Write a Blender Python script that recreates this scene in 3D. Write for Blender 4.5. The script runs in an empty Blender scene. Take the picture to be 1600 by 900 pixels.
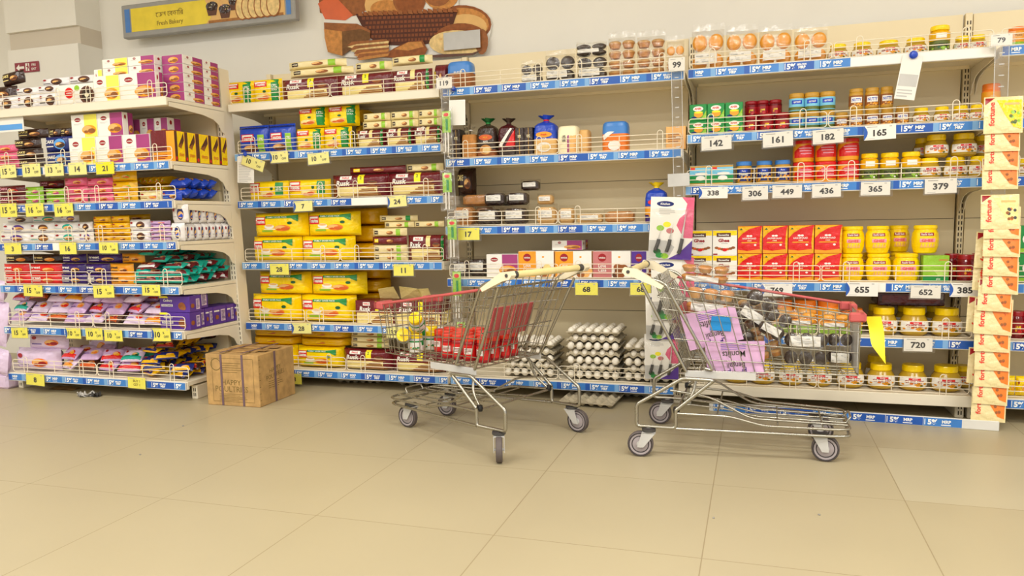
import bpy, math, random
from mathutils import Matrix, Vector, Euler

sc = bpy.context.scene
COL = sc.collection
rnd = random.Random(11)

# ------------------------------------------------------------------ camera
F_PX, PP_Y = 1199.823, 474.916
YAW, PIT, ROL = 0.30794, 0.11144, -0.0199
CAMP = Vector((2.80841, -3.74686, 0.93359))
_c, _s = math.cos(YAW), math.sin(YAW)
_r = Vector((_c, _s, 0)); _f0 = Vector((-_s, _c, 0)); _u0 = Vector((0, 0, 1))
FWD = math.cos(PIT) * _f0 - math.sin(PIT) * _u0
_u = math.sin(PIT) * _f0 + math.cos(PIT) * _u0
RGT = math.cos(ROL) * _r + math.sin(ROL) * _u
UPV = -math.sin(ROL) * _r + math.cos(ROL) * _u
cam_d = bpy.data.cameras.new('camera'); cam = bpy.data.objects.new('camera', cam_d); COL.objects.link(cam)
cam_d.sensor_width = 36; cam_d.lens = F_PX / 1600 * 36; cam_d.shift_y = (PP_Y - 450) / 1600
cam_d.clip_start = 0.02
m3 = Matrix((RGT, UPV, -FWD)).transposed()
cam.matrix_world = Matrix.Translation(CAMP) @ m3.to_4x4()
sc.camera = cam

# ------------------------------------------------------------------ world, exposure
sc.view_settings.view_transform = 'Standard'
try: sc.view_settings.look = 'None'
except Exception: pass
sc.view_settings.exposure = 0.0; sc.view_settings.gamma = 1.0
sc.view_settings.use_curve_mapping = False
sc.cycles.max_bounces = 8; sc.cycles.diffuse_bounces = 4; sc.cycles.glossy_bounces = 3
sc.cycles.transmission_bounces = 4; sc.cycles.transparent_max_bounces = 24
sc.cycles.caustics_reflective = False; sc.cycles.caustics_refractive = False
W = bpy.data.worlds.new('store_world'); sc.world = W; W.use_nodes = True
W.node_tree.nodes['Background'].inputs[0].default_value = (1.0, 0.99, 0.955, 1)
W.node_tree.nodes['Background'].inputs[1].default_value = 1.0

# ceiling lamps: rows of tube panels over the aisle (x, y, length x, width y, watts)
CEIL_Z = 3.0
LAMPS = [(x, y, 1.2, .3) for y in (-2.3, -4.2, -6.0) for x in (-1.6, 0.7, 3.0, 5.3)]
LAMP_W = 27.0
LAMP_COL = (1.0, 0.985, 0.94)

# ------------------------------------------------------------------ picking points on planes
def ray(px, py):
    return FWD * F_PX + RGT * (px - 800) - UPV * (py - PP_Y)
def onY(px, py, Y):
    d = ray(px, py); return CAMP + d * ((Y - CAMP.y) / d.y)
def onX(px, py, X):
    d = ray(px, py); return CAMP + d * ((X - CAMP.x) / d.x)
def onZ(px, py, Z):
    d = ray(px, py); return CAMP + d * ((Z - CAMP.z) / d.z)
# ------------------------------------------------------------------ materials
def lin(c):
    return tuple(((x / 255) / 12.92 if x / 255 <= .04045 else ((x / 255 + .055) / 1.055) ** 2.4) for x in c)
MD = dict(
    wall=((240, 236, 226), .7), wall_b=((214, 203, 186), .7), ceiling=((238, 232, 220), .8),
    metal_white=((236, 226, 204), .42), metal_in=((238, 222, 184), .5), slot=((60, 50, 38), .8), seam=((120, 104, 80), .7),
    wire=((244, 232, 208), .35), rail=((222, 220, 214), .3),
    blue=((62, 128, 204), .3), blue_d=((32, 88, 178), .3), blue_l=((124, 172, 220), .3), txt=((250, 250, 248), .4),
    white=((244, 240, 232), .45), paper=((236, 232, 224), .6), grey=((150, 146, 140), .5), lgrey=((196, 194, 190), .45), dgrey=((70, 68, 66), .5),
    black=((24, 22, 22), .4), ink=((58, 54, 52), .6), tagy=((246, 238, 96), .5), tagyb=((252, 236, 30), .5), tagc=((246, 240, 150), .5),
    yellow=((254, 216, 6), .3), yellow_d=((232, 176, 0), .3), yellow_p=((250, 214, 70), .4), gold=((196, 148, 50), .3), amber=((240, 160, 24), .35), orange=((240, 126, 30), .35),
    orange_d=((214, 92, 24), .4), peach=((240, 184, 110), .45), tan=((214, 164, 96), .6), tan_d=((170, 112, 52), .6), crust=((156, 92, 40), .6), brown=((92, 50, 28), .5), brown_d=((52, 28, 20), .4), choc=((58, 42, 34), .55),
    red=((222, 34, 34), .3), red_d=((160, 20, 30), .3), redo=((232, 58, 36), .3), maroon=((110, 24, 32), .3), maroon_d=((74, 16, 24), .3), pink=((226, 96, 132), .3), pink_l=((240, 160, 180), .35),
    magenta=((166, 60, 124), .4), lilac=((206, 170, 214), .32), lilac_l=((226, 204, 232), .32), purple=((84, 44, 150), .35), purple_d=((58, 30, 112), .35), violet=((120, 90, 190), .35),
    green=((20, 140, 60), .3), green_d=((12, 90, 40), .3), lime=((150, 200, 50), .35), lime_l=((190, 226, 110), .4), teal=((24, 172, 152), .28), navy=((26, 40, 110), .3), bluep=((30, 70, 190), .28), bluep_l=((90, 160, 230), .3), sky=((120, 196, 228), .35),
    cream=((246, 226, 150), .4), cream_l=((250, 240, 200), .4), ivory=((238, 220, 164), .4), handle=((242, 224, 160), .45),
    carton=((188, 150, 94), .75), carton_d=((164, 126, 74), .75), carton_ink=((122, 100, 50), .8), strap=((112, 88, 96), .5),
    pulp=((186, 174, 148), .9), egg=((246, 238, 222), .5), tyre=((96, 86, 84), .7), tyre_d=((56, 50, 50), .7), hub=((160, 150, 152), .5),
    plaque=((150, 60, 74), .5), sign_grey=((158, 156, 152), .5), sign_blue=((78, 130, 200), .5), sign_yel=((240, 214, 60), .5), sign_ink=((130, 104, 30), .6),
    pinkcard=((222, 176, 216), .5), bumper=((200, 92, 92), .4), arm=((240, 228, 198), .45), flag=((246, 228, 40), .4), bluenote=((20, 140, 214), .5),
    glassy=((205, 160, 80), .12), pickle=((186, 150, 40), .2), honey=((120, 60, 10), .15), jam=((120, 14, 24), .15), olive=((96, 110, 40), .4), lemon=((236, 200, 50), .4),
    wicker=((132, 70, 36), .7), wicker_d=((84, 40, 22), .7), loaf=((206, 140, 70), .7), loaf_d=((150, 84, 38), .7), loaf_l=((230, 184, 116), .7), bread_in=((236, 204, 140), .7), rye=((120, 82, 46), .8), flesh=((222, 160, 110), .5),
    white_film=((240, 236, 236), .25), silver=((200, 196, 190), .25), print_dark=((84, 76, 74), .6), rose=((200, 120, 120), .5), salmon=((236, 120, 96), .35), lampbody=((240, 238, 232), .5),
)
FILM = {'yellow', 'yellow_d', 'maroon', 'maroon_d', 'bluep', 'lilac', 'lilac_l', 'teal', 'white_film', 'pink', 'purple_d', 'red', 'choc', 'brown_d', 'navy', 'ivory', 'cream', 'silver', 'lime'}
MATS = {}
def mat(key):
    if key in MATS: return MATS[key]
    m = bpy.data.materials.new(key); m.use_nodes = True; nt = m.node_tree; N = nt.nodes; L = nt.links
    b = N['Principled BSDF']
    if key == 'chrome':
        b.inputs['Base Color'].default_value = (*lin((176, 172, 160)), 1); b.inputs['Metallic'].default_value = 1; b.inputs['Roughness'].default_value = .28
        tc = N.new('ShaderNodeTexCoord'); nz = N.new('ShaderNodeTexNoise'); nz.inputs['Scale'].default_value = 60
        mr = N.new('ShaderNodeMapRange'); mr.inputs[3].default_value = .22; mr.inputs[4].default_value = .36
        L.new(tc.outputs['Object'], nz.inputs['Vector']); L.new(nz.outputs[0], mr.inputs[0]); L.new(mr.outputs[0], b.inputs['Roughness'])
    elif key in ('clear', 'clear_bag', 'jar_glass'):
        N.remove(b); out = N['Material Output']
        t = N.new('ShaderNodeBsdfTransparent'); g = N.new('ShaderNodeBsdfGlossy'); d = N.new('ShaderNodeBsdfDiffuse'); mx = N.new('ShaderNodeMixShader'); m2 = N.new('ShaderNodeMixShader')
        g.inputs['Roughness'].default_value = .16 if key != 'jar_glass' else .06
        t.inputs[0].default_value = (.97, .96, .94, 1); d.inputs[0].default_value = (.85, .83, .78, 1)
        m2.inputs[0].default_value = .16 if key != 'jar_glass' else .05
        L.new(g.outputs[0], m2.inputs[1]); L.new(d.outputs[0], m2.inputs[2])
        tc = N.new('ShaderNodeTexCoord'); nz = N.new('ShaderNodeTexNoise'); nz.inputs['Scale'].default_value = 38 if key == 'clear_bag' else 9
        nz.inputs['Detail'].default_value = 4
        mr = N.new('ShaderNodeMapRange'); mr.inputs[1].default_value = .45; mr.inputs[2].default_value = .75
        lo, hi = {'clear': (.03, .10), 'clear_bag': (.05, .27), 'jar_glass': (.06, .12)}[key]
        mr.inputs[3].default_value = lo; mr.inputs[4].default_value = hi
        bp = N.new('ShaderNodeBump'); bp.inputs['Strength'].default_value = .6 if key == 'clear_bag' else .15; bp.inputs['Distance'].default_value = .01
        L.new(tc.outputs['Object'], nz.inputs['Vector']); L.new(nz.outputs[0], mr.inputs[0]); L.new(mr.outputs[0], mx.inputs[0])
        L.new(nz.outputs[0], bp.inputs['Height']); L.new(bp.outputs[0], g.inputs['Normal'])
        L.new(t.outputs[0], mx.inputs[1]); L.new(m2.outputs[0], mx.inputs[2]); L.new(mx.outputs[0], out.inputs[0])
    elif key == 'lamp_glow':
        b.inputs['Emission Color'].default_value = (*LAMP_COL, 1); b.inputs['Emission Strength'].default_value = 6
    elif key == 'floor':
        pass
    else:
        c, ro = MD[key]
        b.inputs['Roughness'].default_value = ro
        tc = N.new('ShaderNodeTexCoord'); nz = N.new('ShaderNodeTexNoise'); nz.inputs['Scale'].default_value = 14; nz.inputs['Detail'].default_value = 3
        mr = N.new('ShaderNodeMapRange'); mr.inputs[1].default_value = .3; mr.inputs[2].default_value = .7; mr.inputs[3].default_value = .93; mr.inputs[4].default_value = 1.05
        mx = N.new('ShaderNodeMix'); mx.data_type = 'RGBA'; mx.blend_type = 'MULTIPLY'; mx.inputs[0].default_value = 1
        mx.inputs[6].default_value = (*lin(c), 1)
        L.new(tc.outputs['Object'], nz.inputs['Vector']); L.new(nz.outputs[0], mr.inputs[0]); L.new(mr.outputs[0], mx.inputs[7]); L.new(mx.outputs[2], b.inputs['Base Color'])
        if key in ('wall', 'wall_b', 'ceiling', 'metal_white', 'metal_in', 'rail', 'white', 'paper'):
            nz.inputs['Scale'].default_value = 3; mr.inputs[3].default_value = .975; mr.inputs[4].default_value = 1.01
        if key in FILM:
            b.inputs['Roughness'].default_value = .24
            n2 = N.new('ShaderNodeTexNoise'); n2.inputs['Scale'].default_value = 30; n2.inputs['Detail'].default_value = 2
            bp = N.new('ShaderNodeBump'); bp.inputs['Strength'].default_value = .35; bp.inputs['Distance'].default_value = .02
            L.new(tc.outputs['Object'], n2.inputs['Vector']); L.new(n2.outputs[0], bp.inputs['Height']); L.new(bp.outputs[0], b.inputs['Normal'])
        if key in ('loaf', 'crust', 'loaf_d', 'tan', 'tan_d', 'rye', 'bread_in', 'wicker', 'carton', 'pulp'):
            nz.inputs['Scale'].default_value = 45 if key not in ('carton', 'pulp') else 20; mr.inputs[3].default_value = .75; mr.inputs[4].default_value = 1.15
    MATS[key] = m
    return m

# ------------------------------------------------------------------ text outlines (cached, triangulated by Blender)
TXT = {}
def text_mesh(s, bold=.0, font=None):
    k = (s, bold)
    if k in TXT: return TXT[k]
    cu = bpy.data.curves.new('text', 'FONT'); cu.body = s; cu.resolution_u = 2; cu.offset = bold
    cu.align_x = 'LEFT'; cu.fill_mode = 'FRONT'
    ob = bpy.data.objects.new('text', cu); COL.objects.link(ob)
    bpy.context.view_layer.update()
    me = bpy.data.meshes.new_from_object(ob.evaluated_get(bpy.context.evaluated_depsgraph_get()))
    vs = [(v.co.x, v.co.y) for v in me.vertices]; fs = [tuple(p.vertices) for p in me.polygons]
    out = []
    for f in fs:
        a = sum(vs[f[i]][0] * vs[f[(i + 1) % len(f)]][1] - vs[f[(i + 1) % len(f)]][0] * vs[f[i]][1] for i in range(len(f)))
        out.append(f if a > 0 else tuple(reversed(f)))
    bpy.data.objects.remove(ob); bpy.data.meshes.remove(me); bpy.data.curves.remove(cu)
    if not vs: TXT[k] = ([], [], 0, 0); return TXT[k]
    x0 = min(v[0] for v in vs); x1 = max(v[0] for v in vs); y0 = min(v[1] for v in vs); y1 = max(v[1] for v in vs)
    hh = (y1 - y0) or 1
    TXT[k] = ([((x - (x0 + x1) / 2) / hh, (y - (y0 + y1) / 2) / hh) for x, y in vs], out, (x1 - x0) / hh, 1)
    return TXT[k]

# ------------------------------------------------------------------ mesh builder
FRONT = lambda u, v, o=0: (u, -o, v)
def side_r(hw): return lambda u, v, o=0: (hw + o, u, v)
def side_l(hw): return lambda u, v, o=0: (-hw - o, -u, v)
def top_s(h): return lambda u, v, o=0: (u, v, h + o)
class G:
    def __init__(s): s.v = []; s.f = []; s.m = []; s.sm = []; s.mats = []
    def mi(s, k):
        if k not in s.mats: s.mats.append(k)
        return s.mats.index(k)
    def add(s, vs, fs, k, smooth=False):
        n = len(s.v); s.v.extend(tuple(p) for p in vs); i = s.mi(k)
        for f in fs: s.f.append(tuple(n + a for a in f)); s.m.append(i); s.sm.append(smooth)
        return s
    def box(s, x0, x1, y0, y1, z0, z1, k, b=0.0):
        if b <= 0:
            v = [(x, y, z) for x in (x0, x1) for y in (y0, y1) for z in (z0, z1)]
            return s.add(v, [(0, 1, 3, 2), (4, 6, 7, 5), (0, 4, 5, 1), (2, 3, 7, 6), (0, 2, 6, 4), (1, 5, 7, 3)], k)
        v = []; idx = {}
        for sx, x in ((0, x0), (1, x1)):
            for sy, y in ((0, y0), (1, y1)):
                for sz, z in ((0, z0), (1, z1)):
                    dx, dy, dz = (b if sx == 0 else -b), (b if sy == 0 else -b), (b if sz == 0 else -b)
                    for a, p in (('x', (x, y + dy, z + dz)), ('y', (x + dx, y, z + dz)), ('z', (x + dx, y + dy, z))):
                        idx[(sx, sy, sz, a)] = len(v); v.append(p)
        q = lambda *c: tuple(idx[a] for a in c)
        fs = [q((0, 0, 0, 'x'), (0, 0, 1, 'x'), (0, 1, 1, 'x'), (0, 1, 0, 'x')), q((1, 0, 0, 'x'), (1, 1, 0, 'x'), (1, 1, 1, 'x'), (1, 0, 1, 'x')),
              q((0, 0, 0, 'y'), (1, 0, 0, 'y'), (1, 0, 1, 'y'), (0, 0, 1, 'y')), q((0, 1, 0, 'y'), (0, 1, 1, 'y'), (1, 1, 1, 'y'), (1, 1, 0, 'y')),
              q((0, 0, 0, 'z'), (0, 1, 0, 'z'), (1, 1, 0, 'z'), (1, 0, 0, 'z')), q((0, 0, 1, 'z'), (1, 0, 1, 'z'), (1, 1, 1, 'z'), (0, 1, 1, 'z'))]
        for a in (0, 1):
            for c in (0, 1):
                fs.append(q((0, a, c, 'y'), (1, a, c, 'y'), (1, a, c, 'z'), (0, a, c, 'z')))
                fs.append(q((a, 0, c, 'x'), (a, 1, c, 'x'), (a, 1, c, 'z'), (a, 0, c, 'z')))
                fs.append(q((a, c, 0, 'x'), (a, c, 1, 'x'), (a, c, 1, 'y'), (a, c, 0, 'y')))
        for a in (0, 1):
            for c in (0, 1):
                for d in (0, 1): fs.append(q((a, c, d, 'x'), (a, c, d, 'y'), (a, c, d, 'z')))
        s.add(v, fs, k); return s
    def tube(s, pts, r, k, n=6, closed=False):
        P = [Vector(p) for p in pts]; N = len(P); vs = []; fs = []
        if N < 2: return s
        prev = None
        for i in range(N):
            a = P[(i - 1) % N] if (i > 0 or closed) else P[i]; c = P[(i + 1) % N] if (i < N - 1 or closed) else P[i]
            t1 = (P[i] - a); t2 = (c - P[i]); t = (t1.normalized() if t1.length else Vector()) + (t2.normalized() if t2.length else Vector())
            t = t.normalized() if t.length > 1e-6 else Vector((0, 0, 1))
            if prev is None:
                ref = Vector((0, 0, 1)) if abs(t.z) < .9 else Vector((1, 0, 0)); u = t.cross(ref).normalized()
            else:
                u = (prev - t * prev.dot(t)); u = u.normalized() if u.length > 1e-6 else t.orthogonal().normalized()
            prev = u; w = t.cross(u)
            k_ = 1.0
            if t1.length and t2.length:
                cc = max(-1, min(1, t1.normalized().dot(t2.normalized()))); k_ = min(1.5, 1 / max(.5, math.sqrt((1 + cc) / 2)))
            for j in range(n):
                an = 2 * math.pi * j / n; vs.append(P[i] + (u * math.cos(an) + w * math.sin(an)) * r * k_)
        M_ = N if closed else N - 1
        for i in range(M_):
            for j in range(n):
                fs.append((i * n + j, i * n + (j + 1) % n, ((i + 1) % N) * n + (j + 1) % n, ((i + 1) % N) * n + j))
        s.add(vs, fs, k, True)
        if not closed: s.add(vs[:n], [tuple(range(n - 1, -1, -1))], k); s.add(vs[-n:], [tuple(range(n))], k)
        return s
    def rod(s, a, b, r, k, n=5): return s.tube([a, b], r, k, n)
    def lathe(s, prof, n=18, cap=True, at=(0, 0, 0), axis='z', smooth=True):
        # prof: [(r, z, material of the band above)]
        def P(r, z, a):
            x, y = r * math.cos(a), r * math.sin(a)
            if axis == 'z': q = (x, y, z)
            elif axis == 'y': q = (x, -z, y)      # pointing to -Y
            else: q = (z, x, y)
            return (at[0] + q[0], at[1] + q[1], at[2] + q[2])
        for (r0, z0, k), (r1, z1, _) in zip(prof, prof[1:]):
            v = [P(r0, z0, 2 * math.pi * j / n) for j in range(n)] + [P(r1, z1, 2 * math.pi * j / n) for j in range(n)]
            s.add(v, [(j, (j + 1) % n, n + (j + 1) % n, n + j) for j in range(n)], k, smooth)
        if cap:
            r, z, k = prof[0]
            if r > 1e-5: s.add([P(r, z, 2 * math.pi * j / n) for j in range(n)], [tuple(range(n - 1, -1, -1))], k)
            r, z, k = prof[-1]
            if r > 1e-5: s.add([P(r, z, 2 * math.pi * j / n) for j in range(n)], [tuple(range(n))], k)
        return s
    def grid(s, S, u0, u1, v0, v1, nu, nv, k, o=0, smooth=True, flip=False):
        vs = [S(u0 + (u1 - u0) * i / nu, v0 + (v1 - v0) * j / nv, o) for j in range(nv + 1) for i in range(nu + 1)]
        by = {}
        for j in range(nv):
            for i in range(nu):
                a = j * (nu + 1) + i; f = (a, a + 1, a + nu + 2, a + nu + 1)
                if flip: f = f[::-1]
                kk = k((i + .5) / nu, (j + .5) / nv) if callable(k) else k
                by.setdefault(kk, []).append(f)
        n = len(s.v); s.v.extend(vs)
        for kk, fl in by.items():
            m = s.mi(kk)
            for f in fl: s.f.append(tuple(n + a for a in f)); s.m.append(m); s.sm.append(smooth)
        return s
    def bent(s, S, u0, u1, v0, v1):
        c = Vector(S((u0 + u1) / 2, (v0 + v1) / 2, 0)); q = [Vector(S(u, v, 0)) for u, v in ((u0, v0), (u1, v0), (u1, v1), (u0, v1))]
        return (c - sum(q, Vector()) / 4).length > 2e-5 or (Vector(S((u0 + u1) / 2, v0, 0)) - (q[0] + q[1]) / 2).length > 2e-5 or (Vector(S(u0, (v0 + v1) / 2, 0)) - (q[0] + q[3]) / 2).length > 2e-5
    def rect(s, S, u0, u1, v0, v1, k, o=.0006, nu=1, nv=1):
        if s.bent(S, u0, u1, v0, v1): nu, nv = max(nu, 7), max(nv, 5)
        return s.grid(S, u0, u1, v0, v1, nu, nv, k, o, nu > 1 or nv > 1)
    def disc(s, S, cu, cv, ru, rv, k, o=.0009, n=16):
        vs = [S(cu, cv, o)] + [S(cu + f * ru * math.cos(2 * math.pi * i / n), cv + f * rv * math.sin(2 * math.pi * i / n), o) for f in (.55, 1) for i in range(n)]
        return s.add(vs, [(0, 1 + i, 1 + (i + 1) % n) for i in range(n)] + [(1 + i, 1 + n + i, 1 + n + (i + 1) % n, 1 + (i + 1) % n) for i in range(n)], k)
    def poly(s, S, pts, k, o=.0009):
        a = sum(pts[i][0] * pts[(i + 1) % len(pts)][1] - pts[(i + 1) % len(pts)][0] * pts[i][1] for i in range(len(pts)))
        if a < 0: pts = pts[::-1]
        us, vs_ = [p[0] for p in pts], [p[1] for p in pts]
        if not s.bent(S, min(us), max(us), min(vs_), max(vs_)): return s.add([S(u, v, o) for u, v in pts], [tuple(range(len(pts)))], k)
        from mathutils.geometry import tessellate_polygon
        tr = [tuple(pts[i] for i in t) for t in tessellate_polygon([[Vector((u, v, 0)) for u, v in pts]])]
        for _ in range(3):
            nx = []
            for a, b_, c in tr:
                m = lambda p, q: ((p[0] + q[0]) / 2, (p[1] + q[1]) / 2); ab, bc, ca = m(a, b_), m(b_, c), m(c, a); nx += [(a, ab, ca), (ab, b_, bc), (ca, bc, c), (ab, bc, ca)]
            tr = nx
        out, fs = [], []
        for t in tr:
            if (t[1][0] - t[0][0]) * (t[2][1] - t[0][1]) - (t[2][0] - t[0][0]) * (t[1][1] - t[0][1]) < 0: t = t[::-1]
            fs.append((len(out), len(out) + 1, len(out) + 2)); out += [S(u, v, o) for u, v in t]
        return s.add(out, fs, k)
    def text(s, S, t, cu, cv, h, k, o=.0014, maxw=None, rot=0, bold=.02, sx=1.0, shear=0):
        vs, fs, w, _ = text_mesh(t, bold)
        if not vs: return s
        if maxw and w * h * sx > maxw: sx = maxw / (w * h)
        c, d = math.cos(rot), math.sin(rot)
        pv = []
        for x, y in vs:
            x, y = (x + shear * y) * h * sx, y * h
            pv.append(S(cu + c * x - d * y, cv + d * x + c * y, o))
        return s.add(pv, fs, k)
    def lines(s, S, u0, u1, v0, v1, n, k, o=.001, seed=1, fill=.45):
        q = random.Random(seed); dv = (v1 - v0) / n
        for i in range(n):
            a = v0 + dv * (i + .25); s.rect(S, u0, u0 + (u1 - u0) * (.6 + .4 * q.random()), a, a + dv * fill, k, o)
        return s
    def mesh(s, name, off=(0, 0, 0)):
        me = bpy.data.meshes.new(name)
        me.from_pydata([(x - off[0], y - off[1], z - off[2]) for x, y, z in s.v], [], s.f)
        for k in s.mats: me.materials.append(mat(k))
        me.polygons.foreach_set('material_index', s.m); me.polygons.foreach_set('use_smooth', s.sm)
        me.update(); return me

# ------------------------------------------------------------------ objects
def tag(o, label=None, cat=None, group=None, kind=None):
    if label: o['label'] = label
    if cat: o['category'] = cat
    if group: o['group'] = group
    if kind: o['kind'] = kind
    return o
def obj(name, me, parent=None, loc=(0, 0, 0), rot=(0, 0, 0), scale=(1, 1, 1)):
    o = bpy.data.objects.new(name, me); COL.objects.link(o)
    o.location = loc; o.rotation_euler = rot; o.scale = scale
    if parent: o.parent = parent
    return o
def empty(name, loc=(0, 0, 0), rot=(0, 0, 0)):
    o = obj(name, None, None, loc, rot); o.empty_display_size = .05; return o
class Proto:
    """name, category, w, h, d (size of the prototype), body mesh or None, parts [(name, mesh, [(name, mesh)])]"""
    def __init__(s, name, cat, w, h, d, me=None, parts=()): s.name, s.cat, s.w, s.h, s.d, s.me, s.parts = name, cat, w, h, d, me, list(parts)
def spawn(p, loc, label, group=None, rot=(0, 0, 0), scale=(1, 1, 1), name=None):
    o = obj(name or p.name, p.me, None, loc, rot, scale); tag(o, label, p.cat, group)
    for part in p.parts:
        c = obj(part[0], part[1], o)
        if len(part) > 3 and part[3]: c['label'] = part[3]
        for sub in (part[2] if len(part) > 2 else ()): obj(sub[0], sub[1], c)
    return o
ORD = 'first second third fourth fifth sixth seventh eighth ninth tenth eleventh twelfth thirteenth fourteenth fifteenth sixteenth'.split()
def nth(i, n):
    if n == 2: return ('left one', 'right one')[i]
    if i == 0: return 'leftmost'
    if i == n - 1: return 'rightmost'
    return ORD[i] + ' from left'
def put(p, x0, x1, yb, ytop, zb, Y, label, group=None, h=None, d=None, rz=0, gap=.003, rx=0, ry=0):
    """front face between pixels x0..x1 on plane Y, standing on height zb; top at pixel ytop unless h is given"""
    A = onY(x0, yb, Y); B = onY(x1, yb, Y); w = B.x - A.x - gap
    if h is None: h = onY((x0 + x1) / 2, ytop, Y).z - zb - .001
    sx = w / p.w; sz = h / p.h; sy = (d / p.d) if d else min(1.25, max(.6, (sx + sz) / 2))
    spawn(p, ((A.x + B.x) / 2, Y, zb), label, group, (rx, ry, rz), (sx, sy, sz))
    return zb + h + .001
def row(p, edges, yb, ytop, zb, Y, desc, where, group=None, h=None, d=None, gap=.003, jit=0):
    """a row of the same thing; edges = pixel boundaries, or (x0, x1, n)"""
    if isinstance(edges, tuple):
        a, b, n = edges; A = onY(a, yb, Y).x; B = onY(b, yb, Y).x
        xs = [A + (B - A) * i / n for i in range(n + 1)]; mid = (a + b) / 2
    else:
        n = len(edges) - 1; xs = [onY(e, yb, Y).x for e in edges]; mid = (edges[0] + edges[-1]) / 2
    if h is None: h = onY(mid, ytop, Y).z - zb - .001
    for i in range(n):
        q = p[i % len(p)] if isinstance(p, list) else p
        w = xs[i + 1] - xs[i] - gap
        sx = w / q.w; sz = h / q.h; sy = (d / q.d) if d else min(1.25, max(.6, (sx + sz) / 2))
        ds = desc[i] if isinstance(desc, list) else desc
        lab = f'{ds}, {nth(i, n)}, {where}' if n > 1 else f'{ds}, {where}'
        spawn(q, ((xs[i] + xs[i + 1]) / 2, Y + (rnd.random() * jit), zb), lab, group, (0, 0, 0), (sx, sy, sz))
    return zb + h + .001
# ------------------------------------------------------------------ setting
def struct(name, g): return tag(obj(name, g.mesh(name)), kind='structure')
TILE, TX, TY = .6, .88089, -1.68365
fm = mat('floor'); nt = fm.node_tree; N = nt.nodes; L = nt.links; b = N['Principled BSDF']
b.inputs['Roughness'].default_value = .34; b.inputs['Specular IOR Level'].default_value = .35
tc = N.new('ShaderNodeTexCoord'); sp = N.new('ShaderNodeSeparateXYZ'); L.new(tc.outputs['Object'], sp.inputs[0])
def mth(op, a, bb=None):
    n = N.new('ShaderNodeMath'); n.operation = op
    for i, q in enumerate((a, bb)):
        if q is None: continue
        if isinstance(q, (int, float)): n.inputs[i].default_value = q
        else: L.new(q, n.inputs[i])
    return n.outputs[0]
ax = mth('SUBTRACT', sp.outputs[0], TX); ay = mth('SUBTRACT', sp.outputs[1], TY)
ln = mth('MINIMUM', mth('PINGPONG', ax, TILE / 2), mth('PINGPONG', ay, TILE / 2))
g_ = mth('LESS_THAN', ln, .0016)
ix = mth('FLOOR', mth('DIVIDE', ax, TILE)); iy = mth('FLOOR', mth('DIVIDE', ay, TILE))
cb = N.new('ShaderNodeCombineXYZ'); L.new(ix, cb.inputs[0]); L.new(iy, cb.inputs[1])
wn = N.new('ShaderNodeTexWhiteNoise'); L.new(cb.outputs[0], wn.inputs['Vector'])
nz = N.new('ShaderNodeTexNoise'); nz.inputs['Scale'].default_value = 2.2; nz.inputs['Detail'].default_value = 6; L.new(tc.outputs['Object'], nz.inputs['Vector'])
va = mth('ADD', mth('MULTIPLY', wn.outputs['Value'], .035), mth('MULTIPLY', nz.outputs[0], .10))
vb = mth('ADD', va, .91)
# one replaced, paler tile two rows in front of the right bay
pale = mth('MULTIPLY', mth('COMPARE', ix, 4.0), mth('COMPARE', iy, 1.0))
for nd in N:
    if nd.type == 'MATH' and nd.operation == 'COMPARE': nd.inputs[2].default_value = .1
mx = N.new('ShaderNodeMix'); mx.data_type = 'RGBA'; mx.inputs[6].default_value = (*lin((181, 168, 137)), 1); mx.inputs[7].default_value = (*lin((188, 177, 148)), 1); L.new(pale, mx.inputs[0])
m2 = N.new('ShaderNodeMix'); m2.data_type = 'RGBA'; m2.blend_type = 'MULTIPLY'; m2.inputs[0].default_value = 1; L.new(mx.outputs[2], m2.inputs[6]); L.new(vb, m2.inputs[7])
m3_ = N.new('ShaderNodeMix'); m3_.data_type = 'RGBA'; m3_.inputs[7].default_value = (*lin((140, 122, 90)), 1); L.new(mth('MULTIPLY', g_, .75), m3_.inputs[0]); L.new(m2.outputs[2], m3_.inputs[6])
L.new(m3_.outputs[2], b.inputs['Base Color'])
rr = N.new('ShaderNodeMapRange'); rr.inputs[3].default_value = .28; rr.inputs[4].default_value = .5; L.new(nz.outputs[0], rr.inputs[0]); L.new(rr.outputs[0], b.inputs['Roughness'])

X0, X1, YB, YF = -5.0, 8.0, .55, -7.0
struct('floor', G().box(X0, X1, YF, YB + .1, -.06, 0, 'floor'))
struct('wall_back', G().box(X0, X1, YB, YB + .1, 0, CEIL_Z, 'wall'))
struct('ceiling', G().box(X0, X1, YF, YB + .1, CEIL_Z, CEIL_Z + .08, 'ceiling'))
# boxed-in column at the left with a recessed band
pa = onY(10, 60, .35).x; pb = onY(121, 60, .35).x
zb1 = onY(60, 46, .35).z; zb2 = onY(60, 74, .35).z
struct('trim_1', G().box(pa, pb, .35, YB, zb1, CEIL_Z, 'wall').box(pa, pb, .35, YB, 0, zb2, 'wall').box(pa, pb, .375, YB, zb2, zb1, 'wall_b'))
struct('wall_left', G().box(X0 - .1, X0, YF, YB + .1, 0, CEIL_Z, 'wall'))
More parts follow.
